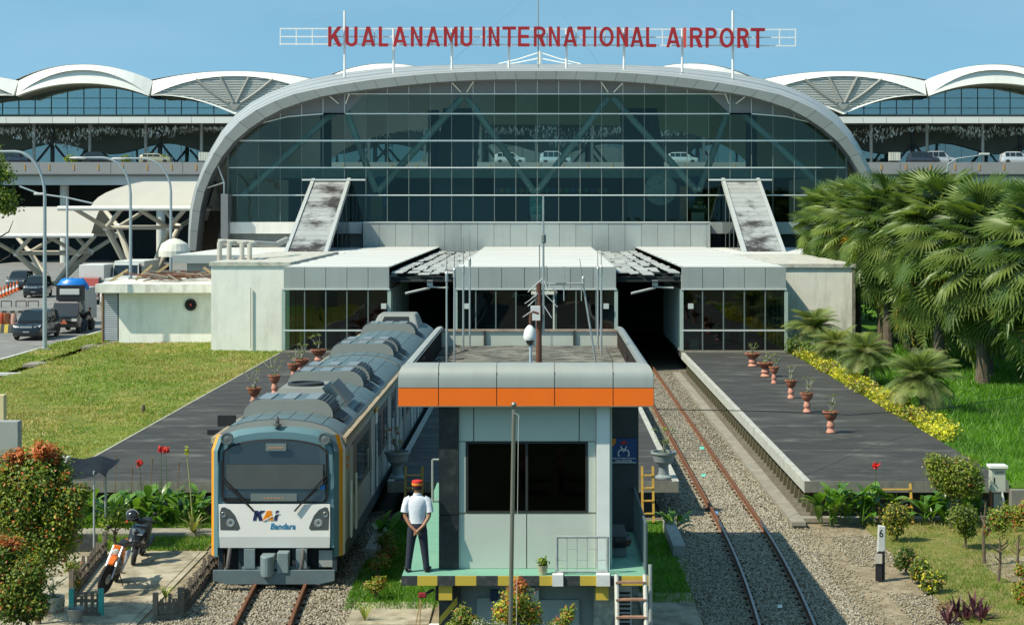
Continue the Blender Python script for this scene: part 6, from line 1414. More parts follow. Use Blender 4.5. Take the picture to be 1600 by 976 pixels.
# shrubs, left foreground -------------------------------------
def PB(px, py, D, rx, ry, rz): q = W(px, py, D); return (q.x, q.y, q.z, rx, ry, rz)
shrub('tall_bush', 'tall dense bush with red young leaves on top, left foreground', 'bush', (X(60,36.5),36.5,0), [PB(60,760,36.5,.75,.8,.85),PB(20,800,36.7,.9,.9,.9),PB(95,810,36.4,.5,.6,.7),PB(60,850,36.5,.8,.8,.6),PB(75,720,36.6,.35,.4,.4),PB(30,735,36.8,.5,.5,.45),PB(108,780,36.2,.35,.4,.4),PB(-20,770,36.8,.8,.7,.9)]+[PB(60+68*math.cos(a)*rng.uniform(.7,1.05),785+88*math.sin(a)*rng.uniform(.75,1.05),36.5+rng.uniform(-.5,.3),rng.uniform(.10,.2),.2,rng.uniform(.12,.26)) for a in np.linspace(0,6.28,26)], 42000, .075, .045, [L_gr, L_dk, L_li, L_or, L_rd], [.46,.14,.30,.08,.02], shell=.35, top=(3,60,.15))
shrub('tall_bush', 'smaller bush with orange shoots in the lower left corner', 'bush', (X(42,33.5),33.5,0), [PB(20,930,33.5,.55,.6,.55),PB(45,900,33.4,.35,.4,.4),PB(-10,880,33.6,.5,.5,.6),PB(55,945,33.3,.28,.3,.3),PB(15,860,33.7,.35,.35,.3)], 18000, .068, .04, [L_gr, L_li, L_dk, L_or], [.46,.34,.10,.10], shell=.3, top=(3,26,.12))
shrub('sapling', 'small leafy sapling between the awning post and the scooter', 'sapling', (X(182,44.5),44.5,0), [PB(182,805,44.5,.45,.4,.3),PB(168,818,44.5,.25,.3,.2),PB(195,812,44.5,.25,.25,.25)], 800, .09, .05, [L_gr, L_li], [.6,.4], shell=.1)
shrub('pot_bush', 'bush with tiny orange flowers growing beside the left picket fence', 'bush', (X(112,39.3),39.3,0), [PB(112,885,39.3,.22,.2,.22),PB(118,910,39.3,.16,.18,.16)], 900, .05, .03, [L_gr, L_li, L_or], [.6,.25,.15], shell=.2)
# cannas ------------------------------------------------------
Cm = [leafmat('canna green', (0.085,0.200,0.025), .3, .2, .35, .6), leafmat('canna light', (0.140,0.270,0.035), .3, .2, .35, .6)]
def canna_leaf(m, L, w, droop):
    mb = MB(); P = []
    for k in range(6):
        t = k/5; hw = w*math.sin(math.pi*min(.04+t*.96,1))**.8*(1-.15*t); c = V((0, L*t*.75, L*t*(.85-droop*t))); P.append((c-V((hw,0,-.25*hw)), c, c+V((hw,0,.25*hw))))
    vs = [q for r in P for q in r]; fs = []
    for k in range(5): a = 3*k; fs += [(a,a+1,a+4,a+3),(a+1,a+2,a+5,a+4)]
    return MB().add(vs, fs).build('leaf', m, smooth=True, org=(0,0,0))
CL = [canna_leaf(Cm[i % 2], .55+.05*(i % 3), .10, .3+.25*(i % 3)) for i in range(5)]
for o in CL: COL.objects.unlink(o)
def canna(label, x, y, z, h, n, seed, flower=None, group='canna plants below the platform', sc=1.2):
    rd = random.Random(seed); t = thing('canna_plant', label, 'plant', (x,y,z), group)
    ns = 3
    for s_ in range(ns):
        bx, by = rd.uniform(-.16,.16)*sc, rd.uniform(-.12,.12)*sc; hh = h*rd.uniform(.7,1.05)
        MB().path([V((x+bx,y+by,z)), V((x+bx*1.4,y+by*1.4,z+hh))], [.018,.008], 5).build('stalk', Cm[1], t)
        for k in range(n//ns+1):
            c = rd.choice(CL).copy(); COL.objects.link(c); c.parent = t; c.location = (bx*1.2, by*1.2, hh*(.15+.75*k/(n/ns+1))); q = rd.uniform(.7,1.1)*sc
            c.rotation_euler = (rd.uniform(-.1,.25), rd.uniform(-.2,.2), rd.uniform(0,6.28)); c.scale = (q,q,q)
    if flower:
        MB().path([V((x,y,z+h*.6)), V((x+flower[0],y,z+flower[1]))], [.01,.006], 5).build('flower_stem', Cm[0], t)
        f_ = foliage('flower', [(x+flower[0],y,z+flower[1]+.05,.10,.10,.10)], 46, .10, .07, [leafmat('red petal', (.60,.02,.012), .3, tcol=(.7,.03,.01))], None, t, .2, (x,y,z), None, .3); f_.location = (0,0,0)
    return t
ORD = ['first','second','third','fourth','fifth','sixth','seventh','eighth','ninth','tenth','eleventh','twelfth','last']
k = 0
for px, D, h, fl in [(132,47.6,1.0,None),(150,48.0,.9,None),(168,47.4,1.0,None),(186,48.2,.85,None),(205,47.6,1.0,None),(222,47.9,1.05,(-.06,1.62)),(240,47.4,1.15,None),(252,48.1,1.05,(0,1.95)),(262,47.6,1.1,(-.05,2.0)),(275,47.9,1.0,None),(290,47.5,1.05,None),(306,48.0,1.0,None),(318,47.6,.95,None)]:
    canna('canna with a red bloom in the left bed, '+{222:'leftmost',252:'middle',262:'tallest'}[px]+' of three' if fl else ORD[k]+' leafy canna without bloom from the left in the left bed', X(px,D), D, .0, h, 9, 100+k, fl, 'cannas in the left bed'); k += 1
for px, D, h, fl, lb in [(1288,47.9,1.0,None,0),(1302,47.7,1.1,None,0),(1320,48.0,1.15,None,0),(1335,47.7,1.1,None,0),(1352,48.0,1.15,None,0),(1368,47.8,1.0,(0.0,1.5),1),(1395,48.1,.9,None,0),(1436,48.0,.85,None,0),(1462,48.1,.85,None,0),(1478,47.9,.85,None,0),(1512,48.0,.9,None,0),(1530,47.9,.9,None,0)]:
    canna('canna with one small red bloom beside the yellow ladder' if lb else ORD[k-13]+' canna from the left in the bed below the right platform', X(px,D), D, .05, h, 9, 200+k, fl, 'cannas in the right bed', 1.3); k += 1
def dead_spikes(label, items):
    for j, (px, y0, y1, D) in enumerate(items):
        o = MB().path([W(px,y1,D), W(px+1,(y0+y1)/2,D), W(px+2,y0,D)], [.010,.008,.018], 5).build('dead_flower_spike', L_br); tag(o, ['leftmost','second from left','third from left','rightmost','fourth from left'][[0,1,3,4,2][j] if False else j]+label, 'flower spike', 'faded spikes over the canna bed')
dead_spikes(' thin faded flower spike over the left canna bed', [(162,715,760,47.8),(180,713,770,47.9),(205,730,770,47.8),(278,722,770,47.9),(236,716,765,47.7)])
# agave with yellow striped leaves and a tall flower stalk
ag = thing('agave', 'striped yellow agave with a tall flower stalk beside the train', 'plant', (X(302,46.2),46.2,0))
for j in range(20):
    a = j*2.4; el = R(70-58*j/20); d = V((math.cos(a)*math.cos(el), math.sin(a)*math.cos(el), math.sin(el))); s_ = d.cross(V((0,0,1))).normalized(); b = V((X(302,46.2),46.2,.12)); L_ = .62
    pts = [b, b+d*L_*.5+V((0,0,.05)), b+d*L_-V((0,0,.10*math.cos(el)))]; MB().add([b-s_*.03, b+s_*.03, pts[1]+s_*.035, pts[2], pts[1]-s_*.035], [(0,1,2,4),(4,2,3)]).build('leaf', [leafmat('agave cream', (.42,.38,.14), .2), leafmat('agave green', (.16,.22,.06), .2)][j % 3 == 0], ag)
MB().path([V((X(302,46.2),46.2,.2)), W(297,760,46.2), W(292,712,46.2)], [.025,.018,.012], 6).build('flower_stalk', leafmat('stalk pale', (.32,.34,.12), .1), ag)
o = foliage('flower_head', [PB(292,704,46.2,.07,.07,.14)], 60, .07, .05, [L_li, L_ye], [.5,.5], ag, .2, tuple(ORG[ag.name])); o.location = (0,0,0)
# right foreground ---------------------------------------------
shrub('topiary_tree', 'rounded topiary tree with lobed crown in front of the right platform', 'tree', (X(1485,47.2),47.2,.05), [PB(1470,735,47.2,.42,.4,.42),PB(1505,740,47.2,.5,.45,.5),PB(1490,755,47.2,.55,.45,.4),PB(1460,722,47.2,.28,.3,.28),PB(1520,755,47.2,.3,.35,.4)], 8000, .075, .045, [L_gr, L_li, L_br, L_or], [.58,.32,.09,.01], shell=.55, stem=(X(1487,47.2),47.2,1.5))
shrub('round_bush', 'round green bush standing in the dry grass', 'bush', (X(1508,44.6),44.6,.03), [PB(1505,808,44.6,.40,.35,.35),PB(1512,825,44.6,.25,.25,.25)], 3600, .07, .04, [L_gr, L_li, L_dk], [.5,.35,.15], shell=.4)
shrub('round_bush', 'yellowish round bush in front of the yellow ladder', 'bush', (X(1400,45.4),45.4,.03), [PB(1400,806,45.4,.36,.3,.34),PB(1398,825,45.4,.25,.25,.2)], 3000, .07, .045, [L_gr, L_ye, L_br], [.55,.25,.2], shell=.4)
for j, (px, py, D, rx, lb) in enumerate([(1415,868,41.6,.26,'dark leafed low shrub nearest the number post'),(1438,885,40.6,.24,'second low shrub in the row beside the gravel'),(1458,905,39.4,.30,'yellow tipped low shrub ending the row beside the gravel')]):
    shrub('low_shrub', lb, 'shrub', (X(px,D),D,.03), [PB(px,py,D,rx,.28,.24),PB(px-6,py+12,D,rx*.7,.2,.16)], 1500, .075, .04, [L_dk, L_gr, L_br, L_ye], [[.6,.25,.15,0],[.4,.3,.2,.1],[.25,.4,.15,.2]][j], shell=.3, group='shrubs along the gravel path')
for j, (px, py, D, lb) in enumerate([(1562,820,40.6,'sapling with bare double stem at the right'),(1592,815,41.8,'reddish sapling at the right picture edge'),(1540,800,42.6,'thin pruned stem left of the double stemmed sapling')]):
    shrub('sapling', lb, 'sapling', (X(px-2,D),D,.03), [PB(px,py-5,D,.30,.3,.34),PB(px+10,py-20,D,.22,.25,.25),PB(px-8,py-14,D,.2,.2,.24)] if j < 2 else [PB(px,py+30,D,.08,.08,.14)], 1700 if j < 2 else 60, .065, .035, [L_gr, L_li, L_or, L_rd], [.62,.30,.05,.03] if j < 1 else [.5,.28,.10,.12], shell=.2, stem=W(px,py+20 if j < 2 else 785,D), group='saplings at the right')
shrub('low_shrub', 'bright bush with orange tips at the right picture edge', 'shrub', (X(1598,38.2),38.2,.03), [PB(1598,925,38.2,.22,.25,.3),PB(1594,890,38.4,.14,.15,.16)], 1700, .07, .04, [L_li, L_gr, L_or, L_rd], [.45,.3,.15,.1], shell=.3)
cdl = thing('cordyline', 'purple leaved cordyline clump in the bottom right foreground', 'plant', (X(1510,37.2),37.2,.03))
for c_, (px, py) in enumerate(((1495,965),(1522,960),(1508,975),(1535,972),(1482,978))):
    b = W(px, py, 37.2-.15*c_)
    for j in range(13):
        a = j*2.4+c_; el = R(82-72*j/13); d = V((math.cos(a)*math.cos(el), math.sin(a)*math.cos(el), math.sin(el))); s_ = d.cross(V((0,0,1))).normalized(); L_ = .55
        MB().add([b-s_*.012, b+s_*.012, b+d*L_*.5+s_*.04+V((0,0,.04)), b+d*L_-V((0,0,.08*math.cos(el))), b+d*L_*.5-s_*.04+V((0,0,.04))], [(0,1,2,4),(4,2,3)]).build('leaf', [L_pu, L_pu2][j % 4 == 0], cdl)
    MB().tube((b.x,b.y,.0), b, .02, n=6).build('stem', M_bark, cdl)
shrub('dry_shrub', 'dry pale shrub left of the purple cordyline', 'shrub', (X(1480,38.0),38.0,.03), [PB(1480,948,38.0,.26,.2,.12)], 700, .06, .03, [L_br, leafmat('straw leaf', (.34,.26,.12))], [.5,.5], shell=.2)
# bed in front of the cabin --------------------------------------
shrub('flower_bush', 'bush with orange and yellow young leaves in front of the cabin', 'bush', (X(805,31.8),31.8,0), [PB(808,935,31.8,.28,.3,.3),PB(795,958,31.8,.32,.3,.28),PB(828,958,31.8,.25,.25,.26),PB(812,915,31.8,.14,.15,.18)], 6500, .055, .03, [L_gr, L_li, L_or, L_ye], [.4,.25,.2,.15], shell=.25, top=(2,10,.12))
shrub('flower_bush', 'green bush with few orange tips at the left end of the cabin bed', 'bush', (X(725,31.6),31.6,0), [PB(722,962,31.6,.18,.2,.22),PB(738,972,31.6,.2,.2,.16),PB(712,985,31.6,.25,.2,.2)], 2600, .055, .03, [L_gr, L_li, L_or], [.5,.4,.1], shell=.2)
shrub('flower_bush', 'loose bush with orange shoots right of the flagpole bed', 'bush', (X(885,31.6),31.6,0), [PB(886,962,31.6,.14,.2,.2),PB(872,978,31.6,.2,.2,.15),PB(895,950,31.6,.07,.08,.1)], 1300, .05, .03, [L_gr, L_li, L_or], [.45,.3,.25], shell=.2)
shrub('ground_flowers', 'low white flowering plants along the cabin bed', 'flowers', (X(765,31.2),31.2,.3), [PB(752,976,31.2,.2,.15,.12),PB(778,978,31.2,.2,.15,.1),PB(860,980,31.2,.2,.15,.1),PB(905,985,31.2,.2,.15,.1)], 2200, .035, .022, [L_gr, L_sv, L_wh], [.4,.35,.25], shell=.2)
feather_palm('bright feather palm sprout in the bed before the cabin', X(858,32.0), 32.0, .42, .05, 13, .48, 9, None, False)
# strip between train and cabin -------------------------------------
for j, (px, py, D, lb) in enumerate([(592,880,41,'red flowering low plant nearest the train'),(604,865,42.5,'red flowering plant behind the nearest one'),(586,915,38.8,'lime plant with orange flowers by the ballast'),(600,843,44,'dark leafy plant under the cabin side')]):
    shrub('garden_plant', lb, 'plant', (X(px,D),D,0), [PB(px,py,D,.28,.25,.14),PB(px+6,py-8,D,.18,.2,.12)], 900, .06, .035, [L_gr, L_li, L_rd, L_or], [[.6,.15,.2,.05],[.55,.15,.25,.05],[.3,.5,.05,.15],[.8,.1,.05,.05]][j], shell=.2, group='plants between train and cabin')
for j, (px, py, D, lb) in enumerate([(607,790,45.5,'tall leafy plant in the shade below the grey planter'),(1050,805,46.5,'spiky plant in the shade right of the deck')]):
    canna(lb, X(px,D), D, 0, .8, 8, 300+j, None, None)
for j, (px, py, D) in enumerate([(259,925,38.3),(570,972,36.8)]):
    t = thing('grass_tuft', ['yellowish palm seedling on the concrete yard','tuft of long grass on the gravel before the train'][j], 'plant', (X(px,D),D,.0))
    for i in range(16):
        a = i*2.4; d = V((math.cos(a)*.22, math.sin(a)*.22, .32 if j == 0 else .4)); b = V((X(px,D),D,.02+(.12 if j == 0 else 0))); s_ = V((-d.y,d.x,0)).normalized()*.012; MB().add([b-s_, b+s_, b+d*.6+s_, b+d+V((d.x*.4,d.y*.4,-.08)), b+d*.6-s_], [(0,1,2,4),(4,2,3)]).build('leaf', L_li, t)
    MB().tube((X(px,D),D,0), (X(px,D),D,.16), .012, n=5).build('stem', L_petiole, t)
# tree at the far left
shrub('broadleaf_tree', 'broadleaf tree entering the picture at the left edge', 'tree', (X(-34,118),118,.66), [PB(-70,280,118,1.9,1.8,1.7),PB(-55,240,118,1.5,1.5,1.3),PB(-75,330,118,1.6,1.5,1.2),PB(-10,262,118,1.3,1.3,.9),PB(5,275,118,1.0,1.1,.6),PB(-5,310,118,1.6,1.5,1.0),PB(-25,250,118,1.6,1.5,1.3),PB(-30,300,118,2.1,1.8,1.8),PB(12,325,118,.9,1.0,.6)], 10000, .22, .13, [L_gr, L_dk, L_li], [.45,.3,.25], shell=.3, stem=W(-36,285,118))
# bushes under the viaduct and planters on it
for j, px in enumerate((110,195,255)): shrub('planter_bush', ['leftmost','middle','right'][j]+' palm like bush on the elevated road', 'bush', W(px,256,DR+3), [PB(px,250,DR+3,.9,.8,.8)], 260, .5, .16, [L_gr, L_li], [.5,.5], group='bushes on the viaduct')
# ---------------------------------------------------------------- vehicles
M_tyre = mat('tyre', (.018,.018,.019), .85, var=.2, scale=20); M_rim = mat('wheel rim', (.35,.36,.37), .35, .7); M_vglass = mat('vehicle glass', (.012,.018,.02), .05, var=0, spec=.7); M_lens = mat('clear lamp lens', (.62,.64,.62), .15, .2, var=0); M_chrome = mat('chrome', (.55,.56,.57), .2, .9, var=0); M_plate = mat('number plate', (.02,.02,.02), .5); M_ptxt = mat('plate white', (.6,.6,.58), .5, var=0); M_vblk = mat('black trim', (.015,.015,.016), .5)
def paint(name, col, metal=.3): 
    m = mat(name, col, .22, metal, var=.03, scale=2, spec=.6)
    try: m.node_tree.nodes['Principled BSDF'].inputs['Coat Weight'].default_value = .6
    except Exception: pass
    return m
def wheels(t, pos, r, w):
    for x, y in pos:
        s_ = 1 if x > 0 else -1
        ty = MB().lathe([(r*.62,-w/2),(r*.92,-w/2),(r,-w*.35),(r,w*.35),(r*.92,w/2),(r*.62,w/2)], (x,y,r), 20, 0, 'x').build('wheel', M_tyre, t, smooth=True)
        rm = MB().lathe([(.03,-w*.3),(r*.63,-w*.42),(r*.63,w*.42),(.03,w*.3)], (x,y,r), 16, 0, 'x').build('rim', M_rim, ty)
def car(name, label, cat, loc, rz, col, L=4.55, Wd=1.78, H=1.72, hood=.98, belt=1.02, wind=1.05, group=None, roofend=.1, grille=True):
    "front towards -Y; lofted lower body and glasshouse"
    t = local_thing(name, label, cat, loc, rz, group); f, b, hw = -L/2, L/2, Wd/2; pm = paint(label[:18]+' paint', col)
    def sec_(y, w_, zb, zt, r=.08): return [V((-w_+.04,y,zb)), V((w_-.04,y,zb)), V((w_,y,zb+.12)), V((w_,y,zt-.22)), V((w_-.05,y,zt-.06)), V((w_-.16,y,zt)), V((-w_+.16,y,zt)), V((-w_+.05,y,zt-.06)), V((-w_,y,zt-.22)), V((-w_,y,zb+.12))]
    MB().loft([sec_(f,hw*.80,.30,hood-.26), sec_(f+.10,hw*.93,.24,hood-.12), sec_(f+.35,hw*.99,.22,hood-.05), sec_(f+wind,hw,.22,belt), sec_(0,hw,.22,belt+.02), sec_(b-.4,hw,.24,belt+.04), sec_(b-.06,hw*.95,.28,belt), sec_(b,hw*.88,.36,belt-.2)]).build('body', pm, t, smooth=True, ang=40)
    def gs(y, w0, w1, z0, z1): return [V((-w0,y,z0)), V((w0,y,z0)), V((w1,y,z1-.06)), V((w1-.10,y,z1)), V((-w1+.10,y,z1)), V((-w1,y,z1-.06))]
    y0, y1, y2, y3 = f+wind-.05, f+wind+.75, b-.75, b-roofend
    cab_ = MB().loft([gs(y0,hw*.95,hw*.93,belt-.02,belt+.05), gs(y1,hw*.96,hw*.80,belt,H-.03), gs(0.2,hw*.96,hw*.80,belt,H), gs(y2,hw*.96,hw*.79,belt,H-.03), gs(y3,hw*.92,hw*.76,belt,belt+(H-belt)*.5)]).build('roof', pm, t, smooth=True, ang=40)
    def lerp(a, b_, t_): return a+(b_-a)*t_
    n_ = V((0,-(H-belt-.08),y1-y0)).normalized()*.012
    MB().add([V((-hw*.88,lerp(y0,y1,.05),lerp(belt+.05,H-.03,.05)))+n_, V((hw*.88,lerp(y0,y1,.05),lerp(belt+.05,H-.03,.05)))+n_, V((hw*.72,lerp(y0,y1,.92),lerp(belt+.05,H-.03,.92)))+n_, V((-hw*.72,lerp(y0,y1,.92),lerp(belt+.05,H-.03,.92)))+n_], [(0,1,2,3)]).build('windscreen', M_vglass, t)
    for s_ in (-1, 1):
        for a, c in ((.03,.38),(.41,.70),(.73,.97)):
            ya, yc = lerp(y1-.25,y2+.3,a), lerp(y1-.25,y2+.3,c); x0_, x1_ = s_*(hw*.955+.012), s_*(hw*.83+.012)
            MB().add([(x0_,ya-(.15 if a < .1 else 0),belt+.06),(x0_,yc,belt+.06),(x1_,yc,H-.14),(x1_,ya+(.12 if a < .1 else 0),H-.14)], [(0,1,2,3)]).build('side_window', M_vglass, t)
        MB().prism([V((s_*hw*.42,f+.015,hood-.20)), V((s_*hw*.88,f+.09,hood-.19)), V((s_*hw*.93,f+.16,hood-.06)), V((s_*hw*.55,f+.03,hood-.12))], (0,.08,.0)).build('headlight', M_lens, t)
        mr = MB().sph((s_*(hw+.10),f+wind+.25,belt+.10), .10, sc=(1,.7,.8), n=10, k=6).build('mirror', pm, t, smooth=True)
        MB().lathe([(.01,0),(.055,0),(.05,.03)], (s_*hw*.75,f+.03,.42), 10, 0, 'y').build('fog_lamp', M_lens, t)
    g_ = MB().box(-hw*.40, hw*.40, f-.03, f+.1, hood-.24, hood-.12).build('grille', M_chrome if grille else M_vblk, t, bevel=.01)
    MB().box(-hw*.62, hw*.62, f-.02, f+.1, .30, .40).build('lower_intake', M_vblk, t)
    pl_ = MB().box(-.22, .22, f-.045, f-.02, .46, .58).build('number_plate', M_plate, t)
    for k in range(5): MB().box(-.17+k*.075, -.125+k*.075, f-.049, f-.044, .49, .55).build('plate_character', M_ptxt, pl_)
    wheels(t, [(-hw+.10,f+.85),(hw-.10,f+.85),(-hw+.10,b-.85),(hw-.10,b-.85)], .33, .21)
    return t
RZ = .63
car('people_carrier', 'black people carrier driving towards the lamp post', 'car', (X(42,105.5),107.6,RZ), 0, (.012,.013,.016))
car('off_roader', 'black off road car waiting behind the orange cones', 'car', (X(49,155),157,RZ), R(6), (.010,.010,.012), 4.6, 1.85, 1.85, 1.08, 1.12, 1.25)
car('parked_car', 'dark grey car parked at the far left by the canopy', 'car', (X(22,170),172,RZ), R(3), (.05,.06,.07), 4.6, 1.8, 1.75, 1.0, 1.05, 1.2)
car('small_car', 'dark red car half hidden behind the shed roof', 'car', (X(243,170),172,RZ), R(0), (.12,.015,.015), 4.3, 1.75, 2.4, 1.2, 1.3, 1.1)
def truck(name, label, loc, rz, cabcol, boxcol, Wd, L, Hc, Hb, blackbox=False):
    t = local_thing(name, label, 'truck', loc, rz); hw = Wd/2; f = -L/2; pm = paint(label[:16]+' cab paint', cabcol, 0); bm_ = mat(label[:16]+' box', boxcol, .5, .1, var=.06, scale=2)
    MB().loft([[V((-hw*w_,y,.42)), V((hw*w_,y,.42)), V((hw*w_,y,z1)), V((hw*w2,y,z2)), V((-hw*w2,y,z2)), V((-hw*w_,y,z1))] for y, w_, z1, w2, z2 in ((f,.92,1.0,.88,1.08),(f+.10,1.0,1.1,.96,1.2),(f+.5,1.0,1.15,.86,Hc-.08),(f+.75,1.0,1.15,.85,Hc),(f+1.6,1.0,1.15,.85,Hc))]).build('cab', pm, t, smooth=True, ang=40)
    MB().add([(-hw*.86,f+.12,1.22),(hw*.86,f+.12,1.22),(hw*.80,f+.47,Hc-.16),(-hw*.80,f+.47,Hc-.16)], [(0,1,2,3)]).build('windscreen', M_vglass, t)
    for s_ in (-1, 1):
        MB().add([(s_*(hw+.008),f+.35,1.22),(s_*(hw+.008),f+1.4,1.22),(s_*(hw*.88+.01),f+1.4,Hc-.14),(s_*(hw*.88+.01),f+.6,Hc-.14)], [(0,1,2,3)]).build('side_window', M_vglass, t)
        MB().box(*sorted((s_*hw*.55,s_*hw*.92)), f-.03, f+.1, .78, .95).build('headlight', M_lens, t); MB().box(*sorted((s_*hw*.72,s_*hw*.88)), f-.04, f+.06, .52, .60).build('indicator', mat('amber lens', (.6,.15,.02), .3), t)
        MB().beam((s_*(hw+.05),f+.3,1.3), (s_*(hw+.28),f+.12,1.42), .03, .03).cbox((s_*(hw+.28),f+.1,1.36), .16, .05, .28).build('mirror', M_vblk, t)
    MB().box(-hw*.55, hw*.55, f-.02, f+.08, .80, .93).build('grille', M_chrome, t); MB().box(-hw, hw, f-.06, f+.1, .40, .62).build('bumper', M_vblk if blackbox else mat('grey bumper', (.3,.3,.29), .5), t)
    MB().box(-.22, .22, f-.09, f-.06, .44, .56).build('number_plate', M_plate, t)
    bx_ = MB().box(-hw*1.04, hw*1.04, f+1.7, L/2, .75, Hb).build('cargo_box', bm_, t, bevel=.03)
    for k in range(5): MB().box(hw*1.04, hw*1.04+.015, f+1.9+k*.6, f+1.94+k*.6, .8, Hb-.05).build('box_rib', bm_, bx_)
    MB().box(-hw*.8, hw*.8, f+.4, L/2, .42, .75).build('chassis', M_vblk, t)
    wheels(t, [(-hw+.13,f+.75),(hw-.13,f+.75),(-hw+.13,L/2-.9),(hw-.13,L/2-.9)], .36, .24)
    return t
tk = truck('cargo_truck', 'black cargo truck with blue tarpaulin and silver box, person beside it', (X(100,111),113.3,RZ), 0, (.012,.013,.015), (.42,.44,.44), 1.72, 4.6, 1.95, 2.75, True)
MB().box(-.85, .85, -.95, -.45, 2.0, 2.95).build('front_rack', M_vblk, tk); MB().box(-.62, .62, -1.0, -.94, 2.35, 2.72).build('cooler_unit', mat('cooler white', (.5,.52,.5), .5, var=.1), tk, bevel=.03)
MB().box(-.7, .7, -1.72, -1.66, 1.86, 1.96).build('visor_strip', mat('visor white', (.5,.42,.4), .5), tk)
MB().prism([V((-.22,-2.34,.62)), V((.22,-2.34,.62)), V((0,-2.34,.92))], (0,.02,0)).build('front_sticker', mat('sticker orange', (.5,.15,.08), .5, var=.5, scale=8), tk)
tp = foliage('tmp', [(0,0,0,1,1,1)], 4, .1, .1, [L_gr]); bpy.data.objects.remove(tp)
tps = MB(); rr = []
for i in range(7):
    v_ = i/6; rr.append([V((1.0*math.cos(a)*(1-.35*v_**2)+.04*math.sin(a*7+i), -.2+.55*math.sin(a)*(1-.4*v_**2), 2.76+.58*v_+.04*math.sin(a*5+i*2)-.10*(v_ < .1))) for a in np.linspace(0,6.283,26,False)])
tps.loft(rr).build('tarpaulin', mat('blue tarpaulin', (.01,.17,.55), .35, var=.2, scale=6, bump=.9, bscale=6), tk, smooth=True, ang=70)
truck('box_truck', 'red cab truck with a tall white box near the canopy', (X(134,144),147,RZ), 0, (.30,.045,.03), (.62,.64,.62), 1.95, 5.6, 2.15, 3.15)
truck('van_truck', 'white truck cut off behind the shed louvre', (X(172,137),140,RZ), 0, (.6,.6,.56), (.6,.6,.56), 1.9, 4.8, 2.1, 2.3)
truck('bus', 'white bus with green tinted windscreen behind the shed roof', (X(196,148),151.5,RZ), 0, (.55,.57,.52), (.6,.62,.58), 2.4, 7.5, 3.2, 3.35)
# cars on the elevated road, side on
zr = Z(262,DR)+.02
for px, dy, c, lb, H_ in ((155,3.5,(.02,.022,.03),'dark car stopped on the elevated road above the vaulted canopy',1.75),(244,3,(.42,.38,.25),'beige car on the elevated road left of the arch',1.5),(22,3.5,(.03,.035,.06),'dark blue car on the elevated road at the left edge',1.8),(1588,3,(.62,.64,.64),'white car on the elevated road at the right edge',1.75),(1442,4,(.04,.045,.06),'dark car on the elevated road above the palms',1.8),(797,4,(.62,.64,.62),'white car on the elevated road seen through the hall glass, left',1.7),(868,5,(.5,.55,.6),'pale car on the elevated road seen through the hall glass, middle',1.9),(1066,4,(.6,.6,.58),'white car on the elevated road seen through the hall glass, right',1.7),(1468,5,(.5,.5,.5),'silver car behind the lamp head on the elevated road',1.9)):
    car('car', lb, 'car', (X(px,DR+dy),DR+dy,zr+.55), R(90), c, 4.5, 1.75, H_, group='cars on the elevated road')
# cones, barriers, barrels
cone_m = [mat('cone orange', (.62,.12,.03), .6, var=.1), mat('cone white', (.7,.7,.68), .6)]
for k in range(7):
    px, py = 1+k*5.2, 463-k*2.2; D = 7.87*FOC/(py-VY+2); x = X(px,D)
    t = thing('traffic_cone', ['leftmost','second','third','fourth','fifth','sixth','last and rightmost'][k]+' orange and white traffic cone in the row by the black car', 'cone', (x,D,RZ), 'traffic cones')
    MB().lathe([(.20,.04),(.15,.32)], (x,D,RZ), 12).build('lower_cone', cone_m[0], t); MB().lathe([(.15,.32),(.10,.56)], (x,D,RZ), 12).build('band', cone_m[1], t); MB().lathe([(.10,.56),(.045,.95),(.01,.97)], (x,D,RZ), 12).build('upper_cone', cone_m[0], t); MB().box(x-.26, x+.26, D-.26, D+.26, RZ, RZ+.04).build('base', cone_m[0], t)
def striped_barrier(label, px0, px1, py, D):
    x0, x1 = X(px0,D), X(px1,D); t = thing('road_barrier', label, 'barrier', ((x0+x1)/2,D,RZ), 'yellow black barriers'); n = 4; w_ = (x1-x0)/n
    for k in range(n):
        a, b = x0+k*w_, x0+(k+1)*w_; MB().prism([V((a,D,RZ)), V((b,D,RZ)), V((b-.0,D+.15,RZ+.5)), V((a,D+.15,RZ+.5))], (0,.35,0)).build('block', M_yel if k % 2 == 0 else M_blk, t)
striped_barrier('yellow and black barrier at the left picture edge', -6, 18, 517, 112); striped_barrier('yellow and black barrier behind the crouching person', 122, 146, 520, 116)
for k, (px, lb) in enumerate(((2,'leftmost orange barrel on the road'),(11,'middle orange barrel on the road'),(21,'faded orange barrel nearest the black people carrier'))):
    x = X(px,119); o = thing('road_barrel', lb, 'barrel', (x,119,RZ), 'orange barrels'); MB().lathe([(.22,0),(.24,.3),(.20,.75),(.17,.8),(.01,.82)], (x,119,RZ), 14).build('drum', mat('barrel '+str(k), [(.5,.08,.03),(.52,.16,.06),(.55,.3,.22)][k], .6), o, smooth=True); MB().lathe([(.245,.0),(.26,.0),(.26,.06),(.245,.06)], (x,119,RZ), 14).build('foot_ring', M_vblk, o)
isl = MB().box(X(-8,134), X(68,134), 133, 138, RZ-.3, RZ+.16).build('traffic_island', M_asph); isl['kind'] = 'structure'
for k in range(13): MB().box(X(-8,134)+k*.3, X(-8,134)+k*.3+.28, 132.9, 133.05, RZ, RZ+.17).build('kerb_block', M_blk if k % 2 else M_kerb, isl)
